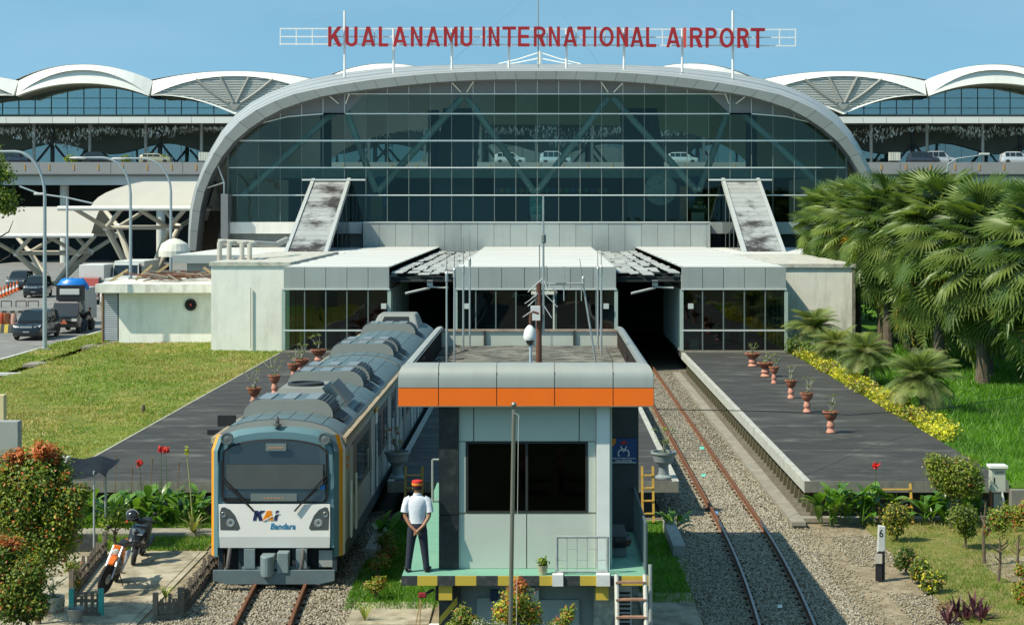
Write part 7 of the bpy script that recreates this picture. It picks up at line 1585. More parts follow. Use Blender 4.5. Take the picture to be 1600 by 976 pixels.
for k, px in enumerate((10,33,52)):
    x = X(px,140); t = thing('hoop_barrier', ['leftmost','middle','rightmost'][k]+' low dark steel hoop on the traffic island', 'barrier', (x,140,RZ), 'steel hoops'); 
    for a in (-.4,.4): MB().tube((x+a,140,RZ), (x+a,140,RZ+.5), .04, n=6).build('leg', M_vblk, t)
    MB().tube((x-.42,140,RZ+.5), (x+.42,140,RZ+.5), .04, n=6).build('bar', M_vblk, t)
# person stooping beside the truck
pp = local_thing('person', 'person in black top and jeans stooping beside the black truck', 'person', (X(134,113),112.5,RZ), R(75))
J = [((0,0,.86),.12), ((0,-.14,1.08),.12), ((0,-.30,1.24),.12), ((0,-.37,1.32),.06), ((0,-.42,1.42),.085), ((0,-.45,1.52),.075)]; E = [(0,1),(1,2),(2,3),(3,4),(4,5)]
for s_ in (-1, 1):
    chain(J, E, 0, [((s_*.10,0,.80),.09), ((s_*.12,-.18*(1 if s_ > 0 else .6),.44),.065), ((s_*.13,.05,.08),.045), ((s_*.13,-.10,.03),.04)])
    wq = chain(J, E, 2, [((s_*.17,-.28,1.24),.06), ((s_*.24,-.34,.98),.045), ((s_*.15,-.52,.84),.035), ((s_*.13,-.56,.80),.03)])
    for k in range(4): chain(J, E, wq, [((s_*.12+.014*(k-1.5),-.60,.76),.011)])
    chain(J, E, wq, [((s_*.09,-.57,.77),.012)])
skin_body('body', mat('dark top skin', (.20,.10,.06), .6), pp, J, E)
MB().loft([ell(c, a, b) for c, a, b in (((0,.0,.84),.19,.14),((0,-.12,1.04),.19,.15),((0,-.27,1.22),.22,.15),((0,-.36,1.32),.10,.09))]).build('shirt', mat('black top', (.015,.015,.017), .8), pp, smooth=True, ang=80)
for s_ in (-1, 1):
    MB().path([V((s_*.10,0,.84)), V((s_*.12,-.17*(1 if s_ > 0 else .6),.46)), V((s_*.13,.04,.08))], [.12,.09,.075], 10).build('trouser_leg', mat('blue jeans', (.03,.05,.09), .8), pp, smooth=True, ang=80)
    MB().path([V((s_*.16,-.28,1.24)), V((s_*.22,-.33,1.06))], [.08,.07], 10).build('sleeve', mat('black top', (.015,.015,.017)), pp, smooth=True)
MB().sph((0,-.425,1.50), .095, n=10, k=8, sc=(1,1.05,.9)).build('hair', M_hair, pp, smooth=True)
# ---------------------------------------------------------------- street lamps
M_lamp = mat('lamp post steel', (.34,.40,.42), .5, .4, var=.08)
def street_lamp(label, x, y, z0, zt, reach, hx=None):
    t = thing('street_lamp', label, 'street lamp', (x,y,z0), 'tall curved street lamps')
    pts = [V((x,y,z0)), V((x,y,zt-2.6))]
    for k in range(1, 9):
        a = R(90*k/8); pts.append(V((x+(reach*.62)*(1-math.cos(a))*(-1), y, zt-2.6+2.4*math.sin(a))))
    e = pts[-1]+V((-reach*.38,0,-.0)); pts.append(e)
    MB().path(pts, [.12,.09]+[.08]*8+[.06], 10).build('post', M_lamp, t, smooth=True)
    MB().loft([[V((e.x+.1-u*1.1, y+.16*w_*math.cos(a), e.z-.02+.09*w_*math.sin(a))) for a in np.linspace(0,6.283,10,False)] for u, w_ in ((0,.4),(.25,1),(.7,1),(1,.4))]).build('lamp_head', mat('lamp head', (.5,.52,.5), .5), t, smooth=True)
    MB().box(x-.3, x+.3, y-.3, y+.3, z0-.4, z0+.12).build('footing', M_kerb, t)
street_lamp('nearest tall street lamp in front of the black cars', X(70,97.5), 97.5, .7, 11.7, 2.6)
street_lamp('second tall street lamp rising behind the shed', X(204,117), 117, .66, 11.9, 3.0)
street_lamp('third tall street lamp beside the arch', X(267,130), 130, .66, 12.2, 3.4)
lp = thing('street_lamp', 'street lamp reaching left above the palms', 'street lamp', (X(1480,150),150,.5), 'tall curved street lamps')
MB().path([V((X(1478,150),150,.5)), V((X(1478,150),150,11)), W(1482,256,150), W(1495,248,150), W(1530,243,150)], [.1,.09,.08,.07,.05], 8).build('post', M_lamp, lp, smooth=True); MB().cbox(W(1538,241,150), .9, .25, .2).build('lamp_head', mat('lamp head', (.5,.52,.5)), lp, bevel=.06)
fl_ = thing('street_lamp', 'double lamp arm crossing behind the nearest street lamp', 'street lamp', (X(60,160),160,.6), 'tall curved street lamps')
MB().path([W(30,291,160), W(62,303,160), W(105,309,160), W(145,318,160)], .08, 8).build('lamp_arm', M_lamp, fl_); MB().cbox(W(62,303,160), 1.0, .3, .22).build('lamp_head', mat('lamp head', (.5,.52,.5)), fl_, bevel=.06); MB().tube((X(105,160),160,.6), W(105,309,160), .1, n=8).build('post', M_lamp, fl_)
# ---------------------------------------------------------------- pots, planters and garden props
M_terra = mat('terracotta', (.36,.13,.075), .8, var=.18, scale=6, rand=.12, dirt=.4, dcol=(.22,.12,.07), dscale=5); M_terrb = mat('dark terracotta', (.26,.095,.05), .8, var=.2, scale=6, dirt=.4, dcol=(.12,.07,.04), dscale=5)
M_soil = mat('soil', (.05,.035,.02), .95)
def twig_plant(t, x, y, z, h, seed, leafy=.3, pink=False):
    rd = random.Random(seed); mb = MB(); tips = []
    for k in range(5):
        a = rd.uniform(0,6.28); p = V((x,y,z)); d = V((math.cos(a)*.25, math.sin(a)*.25, 1)).normalized(); pts = [p]
        for j in range(4): d = (d+V((rd.uniform(-.5,.5),rd.uniform(-.5,.5),rd.uniform(-.1,.3)))).normalized(); p = p+d*h/4; pts.append(p)
        mb.path(pts, [.018,.014,.010,.008,.004], 5); tips.append(pts[-1]); tips.append(pts[2])
    mb.build('branches', mat('pale twig', (.34,.33,.25), .8), t)
    bl = [(q.x,q.y,q.z,.10,.10,.08) for q in tips]+[(x,y,z+.05,.16,.16,.06)]
    o = foliage('leaves', bl, int(90+260*leafy), .055, .03, [L_sv, L_gr, L_li]+([L_pk, L_wh] if pink else []), [.4,.4,.2] if not pink else [.15,.25,.1,.35,.15], t, .2, tuple(ORG[t.name])); o.location = (0,0,0)
def pot(label, px, D, rs, hb, hs, seed, group, twig=.6, leafy=.3, wide=False):
    x = X(px,D); z = 1.003; t = thing('plant_pot', label, 'flower pot', (x,D,z), group)
    MB().lathe([(rs*.62,0),(rs*.66,.03),(rs*.42,hs*.35),(rs*.55,hs*.5),(rs*.58,hs*.62),(rs*.45,hs*.8),(rs*.40,hs)], (x,D,z), 18).build('pedestal', mat('pink terracotta', (.52,.24,.17), .8, var=.12, scale=5, rand=.08), t, smooth=True)
    b0 = z+hs; MB().lathe([(rs*.45,0),(rs*.75,hb*.25),(rs*.95,hb*.65),(rs*.98,hb*.85)], (x,D,b0), 18).build('bowl', M_terra if seed % 2 else M_terrb, t, smooth=True)
    rim = MB(); n = 24; rim.loft([[V((x+(rs*r+.012*math.cos(k*6.283/3)*0+ (.02*(k % 2) if r > 1 else 0))*math.cos(2*math.pi*k/n), D+(rs*r+(.02*(k % 2) if r > 1 else 0))*math.sin(2*math.pi*k/n), b0+hb*zz_)) for k in range(n)] for r, zz_ in ((.98,.85),(1.08,.88),(1.06,1.0),(.92,1.0),(.90,.9))], 0, True, False); rim.build('rim', M_terra, t)
    MB().lathe([(.01,0),(rs*.91,0)], (x,D,b0+hb*.92), 18).build('soil', M_soil, t)
    twig_plant(t, x, D, b0+hb*.92, twig, seed, leafy)
    return t
def Dp(py): return 7.5*FOC/(py-VY)
for k, (px, py, rs, lb) in enumerate([(1298,676,.24,'nearest terracotta pot on a pedestal on the right platform'),(1261,644,.23,'second nearest pedestal pot on the right platform'),(1236,622,.22,'third nearest pedestal pot on the right platform'),(1209.5,599,.20,'fourth pedestal pot on the right platform, slim'),(1196,588,.34,'wide shallow pot on the right platform behind the slim one'),(1176,572,.34,'farthest wide pot at the foot of the right pavilion')]):
    D = Dp(py); wide = rs > .3; pot(lb, px, D, rs, .30 if not wide else .26, .42 if not wide else .36, 20+k, 'pots on the right platform', .6 if not wide else .5, .25 if not wide else .6)
for k, (px, py, rs, lb) in enumerate([(397,628,.25,'nearest terracotta pot left of the train'),(429,608,.23,'second terracotta pot left of the train'),(459,590,.24,'third terracotta pot left of the train'),(470,582,.36,'wide terracotta pot left of the train'),(498,568,.36,'farthest wide pot before the left pavilion')]):
    # pots stand on the platform beyond the train roof line; the foot is hidden by the train
    D = {397:66.7,429:71.6,459:76.9,470:79.4,498:84.8}[px]; wide = rs > .3
    pot(lb, px, D, rs, .32 if not wide else .30, .46, 40+k, 'pots on the left platform', .75, .3 if not wide else .8)
# grey urn planters at the end of the island platform
def urn(label, px, D, z, seed, pink):
    x = X(px,D); t = thing('urn_planter', label, 'planter', (x,D,z), 'grey urn planters'); m_ = mat('grey urn', (.22,.26,.265), .7, var=.08, scale=4)
    MB().lathe([(.24,0),(.24,.04),(.15,.10),(.13,.34),(.15,.38),(.27,.46),(.31,.60),(.33,.66),(.36,.68),(.36,.74),(.31,.74),(.30,.66)], (x,D,z), 20).build('urn', m_, t, smooth=True); MB().lathe([(.01,0),(.30,0)], (x,D,z+.67), 18).build('soil', M_soil, t)
    twig_plant(t, x, D, z+.67, .75, seed, 1.3 if pink else .5, pink)
urn('grey urn with pink flowers between the train and the cabin', 621, 49.6, 1.0, 71, True); urn('grey urn with sparse twigs right of the cabin', 1037, 49.6, 1.0, 72, False)
# yellow ladders up to the platforms
def yellow_ladder(label, px0, px1, D, z1, wd=.9):
    x0, x1 = X(px0,D), X(px1,D); t = thing('step_ladder', label, 'ladder', ((x0+x1)/2,D,0), 'yellow platform ladders'); m_ = mat('yellow steel', (.46,.29,.05), .6, var=.2, scale=6, dirt=.3, dcol=(.2,.12,.04), dscale=5)
    for x in (x0, x1): MB().beam((x,D-.35,.05), (x,D,z1), .06, .06).build('stile', m_, t)
    for k in range(4): u = .15+.22*k; MB().beam((x0,D-.35+.35*u,.05+z1*u), (x1,D-.35+.35*u,.05+z1*u), .12, .03).build('tread', m_, t)
yellow_ladder('yellow steel ladder beside the cannas of the right platform', 1371, 1422, 48.3, 1.05); yellow_ladder('yellow ladder in the shade below the right urn', 1003, 1020, 48.4, 1.5); yellow_ladder('yellow ladder behind the person in the cap', 634, 660, 48.4, 1.5)
for px in (): pass
# number post
npst = thing('distance_post', 'leaning black and white post with a painted 6', 'post', (X(1376,40.9),40.9,0)); x = X(1376,40.9)
MB().box(x-.075, x+.085, 40.83, 40.97, 0, .66).build('black_shaft', mat('post black', (.02,.02,.022), .7, var=.3, scale=8), npst)
MB().prism([V((x-.08,40.83,.62)), V((x+.09,40.83,.66)), V((x+.10,40.83,1.22)), V((x-.055,40.83,1.24))], (0,.14,0)).build('white_top', mat('post white', (.52,.54,.52), .8, var=.12, scale=7, dirt=.4, dcol=(.25,.25,.22), dscale=6), npst, bevel=.015)
text_obj('6', 'numeral', M_black, npst, (x-.045, x+.045, .98, 1.16), 40.832, .006, .01)
MB().box(x-.14, x-.10+.1, 40.74, 40.80, .0, .42).build('marker_stub', mat('post black', (.02,.02,.022)), npst); MB().box(x-.15, x+.0, 40.72, 40.745, .40, .62).build('marker_plate', mat('rusty plate', (.55,.50,.42), .8, var=.2, scale=8, dirt=.6, dcol=(.35,.15,.03), dscale=9), npst)
# electrical cabinet at the right
ec = thing('cable_cabinet', 'grey cable cabinet with white lid on a post before the lawn', 'cabinet', (X(1558,47.6),47.6,0)); x = X(1558,47.6)
MB().box(x-.19, x+.19, 47.45, 47.75, .96, 1.58).build('cabinet', mat('cabinet grey green', (.42,.45,.38), .6, var=.06), ec, bevel=.01); MB().box(x-.24, x+.24, 47.38, 47.8, 1.58, 1.66).build('lid', mat('cabinet lid', (.66,.68,.64), .6), ec, bevel=.01)
MB().box(x-.13, x-.10, 47.44, 47.452, 1.2, 1.34).build('handle', M_black, ec)
for k in range(3): MB().box(x-.05+k*.07, x-.02+k*.07, 47.44, 47.452, 1.46, 1.5).build('vent', M_black, ec)
MB().box(x-.19, x-.14, 47.55, 47.7, 0, .96).build('post', M_rust, ec); MB().box(x-.1, x+.15, 47.55, 47.7, 0, .9).build('post', mat('grey post', (.3,.31,.28), .7), ec); MB().path([V((x+.1,47.48,.96)), V((x+.14,47.45,.7)), V((x+.0,47.42,.35)), V((x-.1,47.4,.05))], .03, 6).build('conduit', mat('white conduit', (.6,.62,.6), .6), ec, smooth=True)
# overhead cable
o = MB().path([W(1026,639,45), V((X(1200,50),50,Z(642,50))), V((X(1330,56),56,Z(648,56))), V((X(1470,62),62,Z(638,62))), V((X(1640,68),68,Z(612,68)))], .012, 5).build('overhead_cable', M_black); tag(o, 'thin black cable sagging from the cabin roof to the right', 'cable')
# awning
aw = thing('awning', 'dark tarpaulin awning on thin pale posts behind the left bush', 'awning', (X(120,44.5),44.5,0)); P = lambda px, py, D: W(px, py, D)
aq = []
for i in range(9):
    row = []
    for j in range(6): u, v_ = i/8, j/5; row.append(V((X(88,44)+(X(166,44)-X(88,44))*u, 43.9+1.6*v_, 1.98+.16*v_+.10*math.sin(u*9+v_*3)*(.3+.3*u)-.12*(v_ < .1)*abs(math.sin(u*14)))))
    aq.append(row)
MB().loft(aq, 0, False, False).build('tarpaulin', mat('slate tarpaulin', (.014,.019,.026), .85, spec=.1, var=.3, scale=3, bump=.6, bscale=8), aw, smooth=True, ang=70)
for px, py, D in ((147,855,44.0),(165,815,45.5),(98,855,44.0)): MB().tube((X(px,D),D,0), (X(px,D),D,2.02), .028, n=8).build('post', M_rail, aw)
MB().box(X(60,44), X(150,44), 44.1, 44.15, .05, .45).build('painted_shade', M_blk, aw)  # black panel standing in for the shade under the tarpaulin
# picket fences
def picket_fence(label, a, b, n, h, seed, post=None):
    rd = random.Random(seed); a, b = V(a), V(b); t = thing('picket_fence', label, 'fence', tuple((a+b)/2), 'weathered picket fences'); m_ = mat('weathered timber', (.15,.125,.095), .9, var=.25, scale=8, rand=.2); d = (b-a).normalized()
    for z in (.14, h*.62): MB().beam(a+V((0,0,z)), b+V((0,0,z)), .03, .07).build('rail', m_, t)
    for k in range(n):
        p = a.lerp(b, (k+.5)/n)+V((0,0,0)); hh = h*rd.uniform(.8,1.08); le = V((rd.uniform(-.04,.04),rd.uniform(-.04,.04),hh)); MB().beam(p, p+le, .065, .025).build('picket', m_, t)
    for p in (a, b): MB().box(p.x-.05, p.x+.05, p.y-.05, p.y+.05, 0, h*1.12).build('post', m_ if post is None else post, t)
    MB().beam(a+V((0,0,.04)), b+V((0,0,.04)), .12, .08).build('ground_rail', m_, t)
m_turq = mat('turquoise paint', (.05,.36,.33), .7, var=.15, scale=8)
picket_fence('long picket fence behind the orange motorbike', (X(112,39.0),39.0,0), (X(164,43.6),43.6,0), 17, .55, 1)
picket_fence('short picket fence with turquoise posts beside the bucket', (X(112,37.3),37.3,0), (X(158,37.3),37.3,0), 5, .50, 2, m_turq)
picket_fence('long picket fence along the track by the train nose', (X(282,37.2),37.2,0), (X(337,42.0),42.0,0), 18, .55, 3)
picket_fence('short picket fence facing the camera left of the track', (X(243,37.0),37.0,0), (X(284,37.1),37.1,0), 5, .48, 4)
# pots and bucket by the fence
pt_ = thing('mosaic_pot', 'big mosaic tiled pot with bare plant by the fence', 'flower pot', (X(82,37.6),37.6,0)); x = X(82,37.6); MB().lathe([(.20,0),(.235,.12),(.25,.28),(.25,.34),(.215,.34),(.21,.28)], (x,37.6,0), 20).build('pot', mat('cream glaze', (.42,.40,.32), .6, var=.2, scale=6), pt_, smooth=True); MB().lathe([(.01,0),(.21,0)], (x,37.6,.29), 16).build('soil', M_soil, pt_)
rd = random.Random(8)
for k in range(28): a = k*.45; zz2 = .06+.055*(k % 4); r_ = .215+.10*zz2+.012; MB().cbox((x+r_*math.cos(a), 37.6+r_*math.sin(a), zz2), .05, .012, .045, 0, Euler((0,0,a+math.pi/2))).build('tile', mat('mosaic '+str(k % 4), [(.45,.18,.1),(.5,.48,.4),(.2,.22,.2),(.5,.35,.25)][k % 4], .5), pt_)
twig_plant(pt_, x, 37.6, .29, .5, 77, .5)
bk = thing('bucket', 'grey zinc bucket in front of the short turquoise fence', 'bucket', (X(118,36.7),36.7,0)); x = X(118,36.7); MB().lathe([(.12,0),(.165,.26),(.175,.27),(.175,.285),(.16,.285),(.115,.02),(.01,.02)], (x,36.7,0), 20).build('pail', mat('zinc', (.30,.32,.31), .5, .3, var=.12, scale=5), bk, smooth=True); MB().path([V((x+.17*math.cos(a),36.7,.27+.10*math.sin(a))) for a in np.linspace(0,math.pi,9)], .006, 5).build('handle', M_rail, bk)
o = MB().lathe([(.07,0),(.075,.2),(.06,.34),(.02,.36)], (X(224,66),66,.86), 8).build('stump', M_bark); tag(o, 'short dark stump on the lawn beside the left platform', 'stump')
o = MB().box(X(-25,52), X(31,52), 51.8, 52.2, .8, Z(657,52)).build('gate_board', mat('grey panel', (.30,.32,.31), .7, var=.08), bevel=.01); tag(o, 'grey rectangular panel at the left edge above the bush', 'panel')
o = MB().box(X(-20,54), X(9,54), 53.8, 54.1, .8, Z(616,54)).build('cream_board', mat('cream board', (.62,.52,.30), .6), bevel=.01); tag(o, 'cream board edge standing behind the grey panel', 'board')
o = MB().box(X(92,49.4), X(106,49.4), 49.3, 49.7, .9, Z(714,49.4)).build('capped_block', mat('cap white', (.55,.55,.5), .8), bevel=.01); tag(o, 'small white capped block behind the awning', 'block')
for k, (px0, px1, D, m_) in enumerate(((97,137,98,0),(38,68,87,0),(15,47,82.5,1))):
    x0, x1 = X(px0,D), X(px1,D); o = MB().box(-25.2, -24.0, D, D+(1.6 if not m_ else .25), .72, .86).build('ditch_slab' if not m_ else 'ditch_pipe', M_kerb if not m_ else mat('white pipe', (.65,.66,.64), .5), bevel=.01); tag(o, ['concrete slab bridging the ditch beside the lamp post','concrete slab across the ditch further down','white pipe crossing the ditch on the left'][k], 'slab' if not m_ else 'pipe')
# bits round the cabin: point lever, pvc pipe, sack, litter
lv = thing('point_lever', 'red hand lever on thin legs left of the cabin base', 'lever', (X(665,35.2),35.2,0)); MB().beam(W(655,932,35.2), W(678,920,35.2), .05, .05).build('arm', M_black, lv); MB().cbox(W(660,929,35.2), .16, .08, .10).build('handle', mat('lever red', (.25,.02,.03), .5), lv, bevel=.02)
for px in (645,655): MB().tube(W(658,932,35.2), V((X(px,35.2),35.0,0)), .012, n=5).build('leg', mat('brown rod', (.3,.2,.08), .7), lv)
MB().cbox(W(686,925,35.3), .14, .2, .3).build('gear', M_black, lv, bevel=.03)
o = MB().path([V((X(668,35),35,.02)), V((X(668,35),35,.28)), V((X(672,35),35.02,.33)), V((X(695,35),35.02,.33))], .04, 8).build('drain_pipe', mat('pvc white', (.6,.61,.57), .5), smooth=True); tag(o, 'bent white drain pipe at the cabin foot', 'pipe')
o = MB().sph((X(858,31.0),31.0,.68), .2, sc=(1.3,.8,.45), n=12, k=8).build('sack', mat('white sack', (.62,.62,.58), .8, var=.1, bump=.7, bscale=8), smooth=True); tag(o, 'white sack lying in the flower bed', 'sack')
dpot = thing('plant_pot', 'small chipped pot with a green plant on the deck edge', 'flower pot', (X(848,33.75),33.75,DK)); x = X(848,33.75); MB().lathe([(.07,0),(.10,.16),(.105,.17),(.09,.17),(.085,.14)], (x,33.75,DK+.004), 14).build('pot', mat('cream chipped pot', (.42,.40,.26), .7, var=.3, scale=12), dpot, smooth=True); MB().lathe([(.01,0),(.088,0)], (x,33.75,DK+.14), 12).build('soil', M_soil, dpot)
o = foliage('leaves', [(x,33.75,DK+.25,.13,.12,.09)], 160, .07, .045, [L_gr, L_li], [.6,.4], dpot, .2, tuple(ORG[dpot.name])); o.location = (0,0,0)
for k, (px, py) in enumerate(((1096,703),(1098,746),(1117,805),(1218,952))):
    D = 8.47*FOC/(py-VY); o = MB().add([W(px-3,py,D)+V((0,0,.04)), W(px+4,py+.5,D)+V((0,0,.05)), W(px+5,py-2,D)+V((0,.1,.07)), W(px-2,py-2.5,D)+V((0,.1,.05))], [(0,1,2,3)]).build('litter', mat('litter '+str(k), [(.1,.5,.38),(.12,.5,.4),(.1,.3,.55),(.7,.72,.7)][k], .6)); tag(o, ['far green plastic scrap between the rails of the right track','near green plastic scrap between the rails of the right track','blue scrap beside the inner rail of the right track','white paper scrap between the shiny rails'][k], 'litter', 'litter on the track')
# stepping slabs and low planters in the shade strips
for k in range(5):
    y = 40.5+k*1.4; o = MB().box(-3.2, -2.75, y, y+.4, -.02, .03).build('stepping_slab', M_conc); tag(o, ['nearest','second','third','fourth','farthest'][k]+' stepping slab in the grass left of the cabin', 'slab', 'stepping slabs')
o = MB().box(X(578,44.5), X(594,44.5), 43.2, 45.5, 0, .26).build('brick_planter', mat('grey block', (.3,.3,.27), .9, var=.2, scale=5)); tag(o, 'low grey block planter close to the train side', 'planter')
o = MB().box(3.2, 3.5, 43.5, 47.2, 0, .28).build('brick_planter', mat('grey block', (.3,.3,.27))); tag(o, 'low block kerb planter between the deck and the right track', 'planter')
# ---------------------------------------------------------------- motorbikes
M_alloy = mat('bike alloy', (.42,.43,.43), .35, .7, var=.1, scale=10); M_kor = mat('bike orange', (.75,.15,.01), .4, var=.05); M_sblk = mat('scooter black', (.018,.019,.021), .25, .1, var=.1, scale=6, spec=.6); M_seat = mat('seat vinyl', (.015,.015,.016), .6)
def wheel_bike(t, c, r, w, nsp=18, steer=0.):
    rot = Matrix.Rotation(steer, 3, 'Z'); c = V(c)
    def tr_(mb): mb.v = [tuple(c+rot @ (V(q)-c)) for q in mb.v]; return mb
    ty = tr_(MB().lathe([(r*.80,-w*.35),(r*.9,-w*.5),(r*.985,-w*.3),(r,0),(r*.985,w*.3),(r*.9,w*.5),(r*.80,w*.35)], c, 28, 0, 'x')).build('tyre', M_tyre, t, smooth=True)
    tr_(MB().lathe([(r*.72,-w*.28),(r*.82,-w*.36),(r*.82,w*.36),(r*.72,w*.28),(r*.72,-w*.28)], c, 28, 0, 'x')).build('rim', M_alloy, ty, smooth=True)
    tr_(MB().lathe([(.02,-.08),(.05,-.06),(.05,.06),(.02,.08)], c, 12, 0, 'x')).build('hub', M_alloy, ty)
    tr_(MB().lathe([(.05,w*.45),(.12,w*.45),(.12,w*.5),(.05,w*.5)], c, 16, 0, 'x')).build('brake_disc', M_alloy, ty)
    for k in range(nsp): a = 6.283*k/nsp; tr_(MB().tube(c+V((.03*(-1)**k,.04*math.cos(a),.04*math.sin(a))), c+V((0,r*.74*math.cos(a),r*.74*math.sin(a))), .004, n=4)).build('spoke', M_alloy, ty)
def lean(t, loc, rz, ang): t.rotation_euler = (Matrix.Rotation(rz, 3, 'Z') @ Matrix.Rotation(ang, 3, 'Y')).to_euler()
# front towards -Y
mb_ = local_thing('motorbike', 'orange trail motorbike leaning on its stand in the yard', 'motorbike', (X(172,39.9),39.95,.02)); t = mb_
fw = (-.06,-.72,.345); wheel_bike(t, fw, .345, .085, 22, R(-18)); wheel_bike(t, (0,.70,.33), .33, .11, 22)
for s_ in (-.10,.10): MB().tube((fw[0]+s_,fw[1]-.02,.36), (s_*.95,-.40,1.02), .028, .026, 10).build('fork_leg', mat('fork silver', (.55,.56,.56), .3, .7), t, smooth=True)
MB().loft([[V((w_*s_*1.0, y, z)) for s_ in (-1,1)]+[V((w_*.7*s_,y,z+.03)) for s_ in (1,-1)] for y, z, w_ in ((-1.10,.74,.05),(-.95,.80,.08),(-.70,.83,.085),(-.45,.80,.07))]).build('front_mudguard', M_kor, t, smooth=True)
MB().loft([[V((s_*w_,y,z)) for s_ in (-1,1)]+[V((s_*w2,y+.05,z2)) for s_ in (1,-1)] for y, z, w_, w2, z2 in ((-.63,.84,.055,.085,1.06),(-.60,.84,.06,.09,1.08))]).build('headlamp_shroud', M_kor, t, bevel=.02)
MB().lathe([(.01,-.03),(.06,-.02),(.075,.0),(.075,.03)], (0,-.645,.93), 16, 0, 'y').build('headlight', M_lens, t, smooth=True)
MB().path([V((-.40,-.26,1.17)), V((-.25,-.33,1.14)), V((-.06,-.40,1.08)), V((.06,-.40,1.08)), V((.25,-.33,1.14)), V((.40,-.26,1.17))], .014, 8).build('handlebar', M_black, t, smooth=True)
for s_ in (-1, 1): MB().tube((s_*.30,-.31,1.15), (s_*.42,-.25,1.175), .02, n=8).build('grip', M_black, t); MB().tube((s_*.24,-.33,1.14), (s_*.30,-.36,1.36), .007, n=5).build('mirror_stem', M_black, t); MB().sph((s_*.30,-.36,1.38), .055, sc=(1,.3,.8), n=10, k=6).build('mirror', M_black, t, smooth=True)
for s_ in (-1, 1): MB().prism([V((s_*.10,-.45,.95)), V((s_*.17,-.30,.62)), V((s_*.13,-.02,.70)), V((s_*.11,.0,.92)), V((s_*.09,-.25,1.0))], (s_*.02,0,0)).build('radiator_shroud', M_kor, t, bevel=.008)
MB().loft([[V((w_*math.cos(a), y, z+h_*math.sin(a))) for a in np.linspace(0,6.283,12,False)] for y, z, w_, h_ in ((-.34,.93,.06,.06),(-.20,.95,.11,.09),(0.05,.92,.10,.07),(.12,.90,.06,.04))]).build('fuel_tank', mat('tank black', (.02,.02,.022), .3), t, smooth=True)
MB().loft([[V((s_*w_,y,z)) for s_ in (-1,1)]+[V((s_*w_*.8,y,z+.07)) for s_ in (1,-1)] for y, z, w_ in ((-.05,.90,.08),(.3,.86,.11),(.75,.90,.10))]).build('seat', M_seat, t, bevel=.02)
MB().loft([[V((s_*w_,y,z)) for s_ in (-1,1)]+[V((s_*w_*.7,y,z+.03)) for s_ in (1,-1)] for y, z, w_ in ((.45,.80,.09),(.8,.86,.085),(1.05,.88,.06))]).build('rear_mudguard', M_kor, t)
MB().loft([[V((w_*math.cos(a), y, .48+h_*math.sin(a))) for a in np.linspace(0,6.283,10,False)] for y, w_, h_ in ((-.28,.08,.10),(-.1,.15,.17),(.12,.16,.17),(.25,.08,.10))]).build('engine', mat('engine grey', (.12,.12,.12), .4, .6), t, smooth=True)
fr_ = MB().path([V((0,-.42,1.0)), V((0,-.30,.5)), V((0,-.2,.30)), V((0,.2,.30)), V((0,.3,.7)), V((0,-.35,.92))], .022, 8).build('frame', M_black, t)
for s_ in (-.09,.09): MB().tube((s_,.15,.42), (s_,.70,.33), .022, n=8).build('swingarm', M_alloy, t)
MB().path([V((.10,-.2,.55)), V((.13,.1,.35)), V((.14,.5,.55)), V((.14,.85,.70))], [.02,.025,.045,.05], 10).build('exhaust', M_alloy, t, smooth=True)
MB().tube((.10,.05,.36), (.28,.12,.0), .012, n=6).build('side_stand', M_black, t)
for s_ in (-1, 1): MB().tube((s_*.12,.08,.36), (s_*.24,.08,.36), .014, n=6).build('footpeg', M_black, t)
lean(t, None, R(5), R(13))
sc = local_thing('scooter', 'black scooter with a round helmet hung on its mirror', 'scooter', (X(213,43.0),43.1,.02)); t = sc
wheel_bike(t, (0,-.63,.25), .25, .10, 10, R(12)); wheel_bike(t, (0,.60,.25), .25, .12, 10)
def ring_(y, z, w_, h_, n=14, p=2.): return [V((math.copysign(abs(math.cos(a))**(2/p), math.cos(a))*w_, y, z+math.copysign(abs(math.sin(a))**(2/p), math.sin(a))*h_)) for a in np.linspace(0,6.283,n,False)]
MB().loft([ring_(-.82,.50,.05,.05), ring_(-.72,.54,.10,.09), ring_(-.60,.50,.12,.10), ring_(-.45,.44,.09,.06)]).build('front_mudguard', M_sblk, t, smooth=True)
MB().loft([[V((s_*w_,y,z)) for s_, w_, y in ((-1,.06,-.62),(1,.06,-.62),(1,.20,-.48),(1,.17,-.38),(-1,.17,-.38),(-1,.20,-.48))] for z in (.40,)]+[[V((s_*w_*k_,y-dy,z)) for s_, w_, y in ((-1,.06,-.62),(1,.06,-.62),(1,.20,-.48),(1,.17,-.38),(-1,.17,-.38),(-1,.20,-.48))] for z, k_, dy in ((.60,1.15,.02),(.78,1.1,.0),(.92,.8,-.05))]).build('front_shield', M_sblk, t, bevel=.015)
MB().prism([V((-.12,-.64,.72)), V((.12,-.64,.72)), V((.16,-.57,.84)), V((0,-.60,.88)), V((-.16,-.57,.84))], (0,.03,0)).build('headlight', mat('dark lens', (.16,.18,.19), .15, spec=.7), t)
for s_ in (-1, 1): MB().prism([V((s_*.10,-.63,.55)), V((s_*.19,-.53,.52)), V((s_*.18,-.53,.68))], (0,.02,0)).build('side_flash', mat('silver flash', (.4,.41,.42), .3, .5), t)
MB().loft([ring_(-.50,1.0,.10,.05), ring_(-.42,1.02,.17,.06), ring_(-.34,1.0,.10,.05)]).build('handlebar_cover', M_sblk, t, smooth=True)
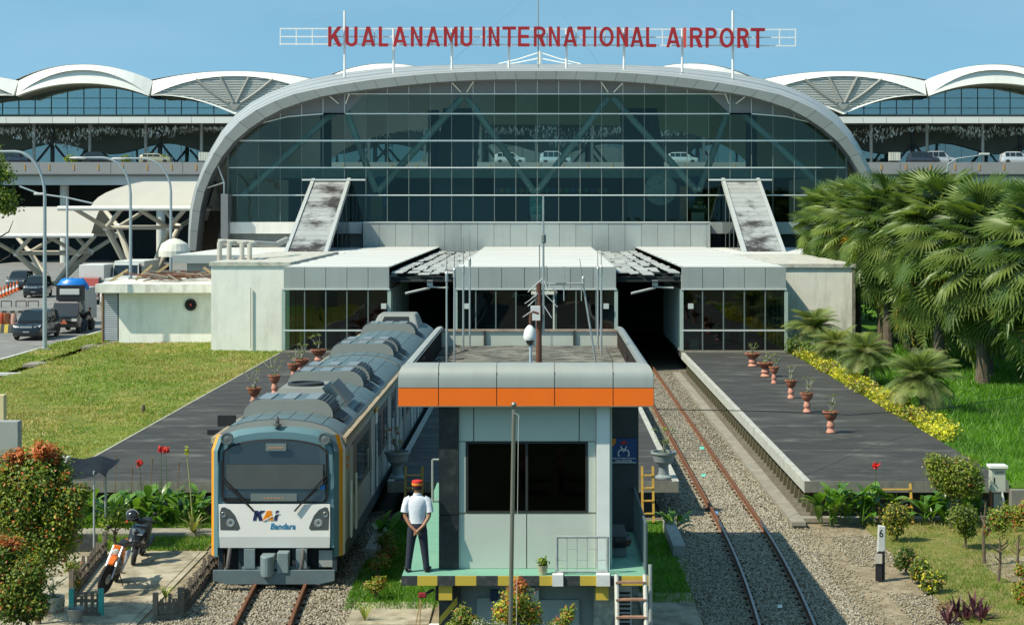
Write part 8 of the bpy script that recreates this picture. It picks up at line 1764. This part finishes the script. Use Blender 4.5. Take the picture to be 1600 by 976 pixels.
for s_ in (-1, 1): MB().tube((s_*.14,-.42,1.02), (s_*.36,-.34,1.04), .02, n=8).build('grip', M_black, t); MB().tube((s_*.2,-.42,1.03), (s_*.30,-.46,1.22), .008, n=5).build('mirror_stem', M_black, t); MB().sph((s_*.31,-.46,1.24), .06, sc=(1,.35,.7), n=10, k=6).build('mirror', M_black, t, smooth=True)
MB().loft([ring_(-.40,.30,.14,.04,14,4), ring_(-.1,.28,.17,.05,14,4), ring_(.05,.40,.15,.15,14,3), ring_(.3,.58,.17,.18,14,3), ring_(.7,.66,.15,.14,14,3), ring_(.95,.74,.06,.05,14,3)]).build('body', M_sblk, t, smooth=True)
MB().loft([ring_(-.02,.72,.10,.05,14,3), ring_(.2,.78,.15,.06,14,3), ring_(.6,.84,.14,.06,14,3), ring_(.85,.86,.09,.04,14,3)]).build('seat', M_seat, t, smooth=True)
MB().path([V((.12,.1,.28)), V((.16,.45,.30)), V((.17,.85,.40)), V((.17,.95,.43))], [.03,.05,.06,.04], 10).build('exhaust', mat('exhaust black', (.04,.04,.042), .4, .4), t, smooth=True)
MB().tube((.1,.15,.25), (.25,.2,0), .012, n=6).build('side_stand', M_black, t)
for s_ in (-.09,.09): MB().tube((s_*.9,-.62,.26), (s_*.8,-.50,.62), .022, n=8).build('fork_leg', M_alloy, t)
lean(t, None, R(3), R(9))
hm_ = thing('helmet', 'black open face helmet with pale stripe on the scooter mirror', 'helmet', W(207,815,42.6)); c = W(207,805,42.6)
MB().sph(c, .15, n=18, k=12, sc=(1,1.1,.95)).build('shell', mat('helmet black', (.015,.016,.018), .12, var=0, spec=.8), hm_, smooth=True); MB().path([c+V((.152*math.sin(a),-.02,.148*math.cos(a))) for a in np.linspace(-1.3,1.3,11)], .008, 5).build('stripe', mat('helmet stripe', (.5,.5,.48), .4), hm_)
MB().add([c+V((.13*math.cos(a),-.15*abs(math.sin(a))-.03,-.02)) for a in np.linspace(0,math.pi,9)]+[c+V((.15*math.cos(a),-.24*abs(math.sin(a))-.03,-.05)) for a in np.linspace(0,math.pi,9)], [(i,i+1,10+i,9+i) for i in range(8)]).build('peak', M_vblk, hm_); MB().cbox(c+V((-.11,-.08,-.13)), .06, .05, .05).build('strap', mat('strap red', (.5,.08,.04), .6), hm_, bevel=.01)
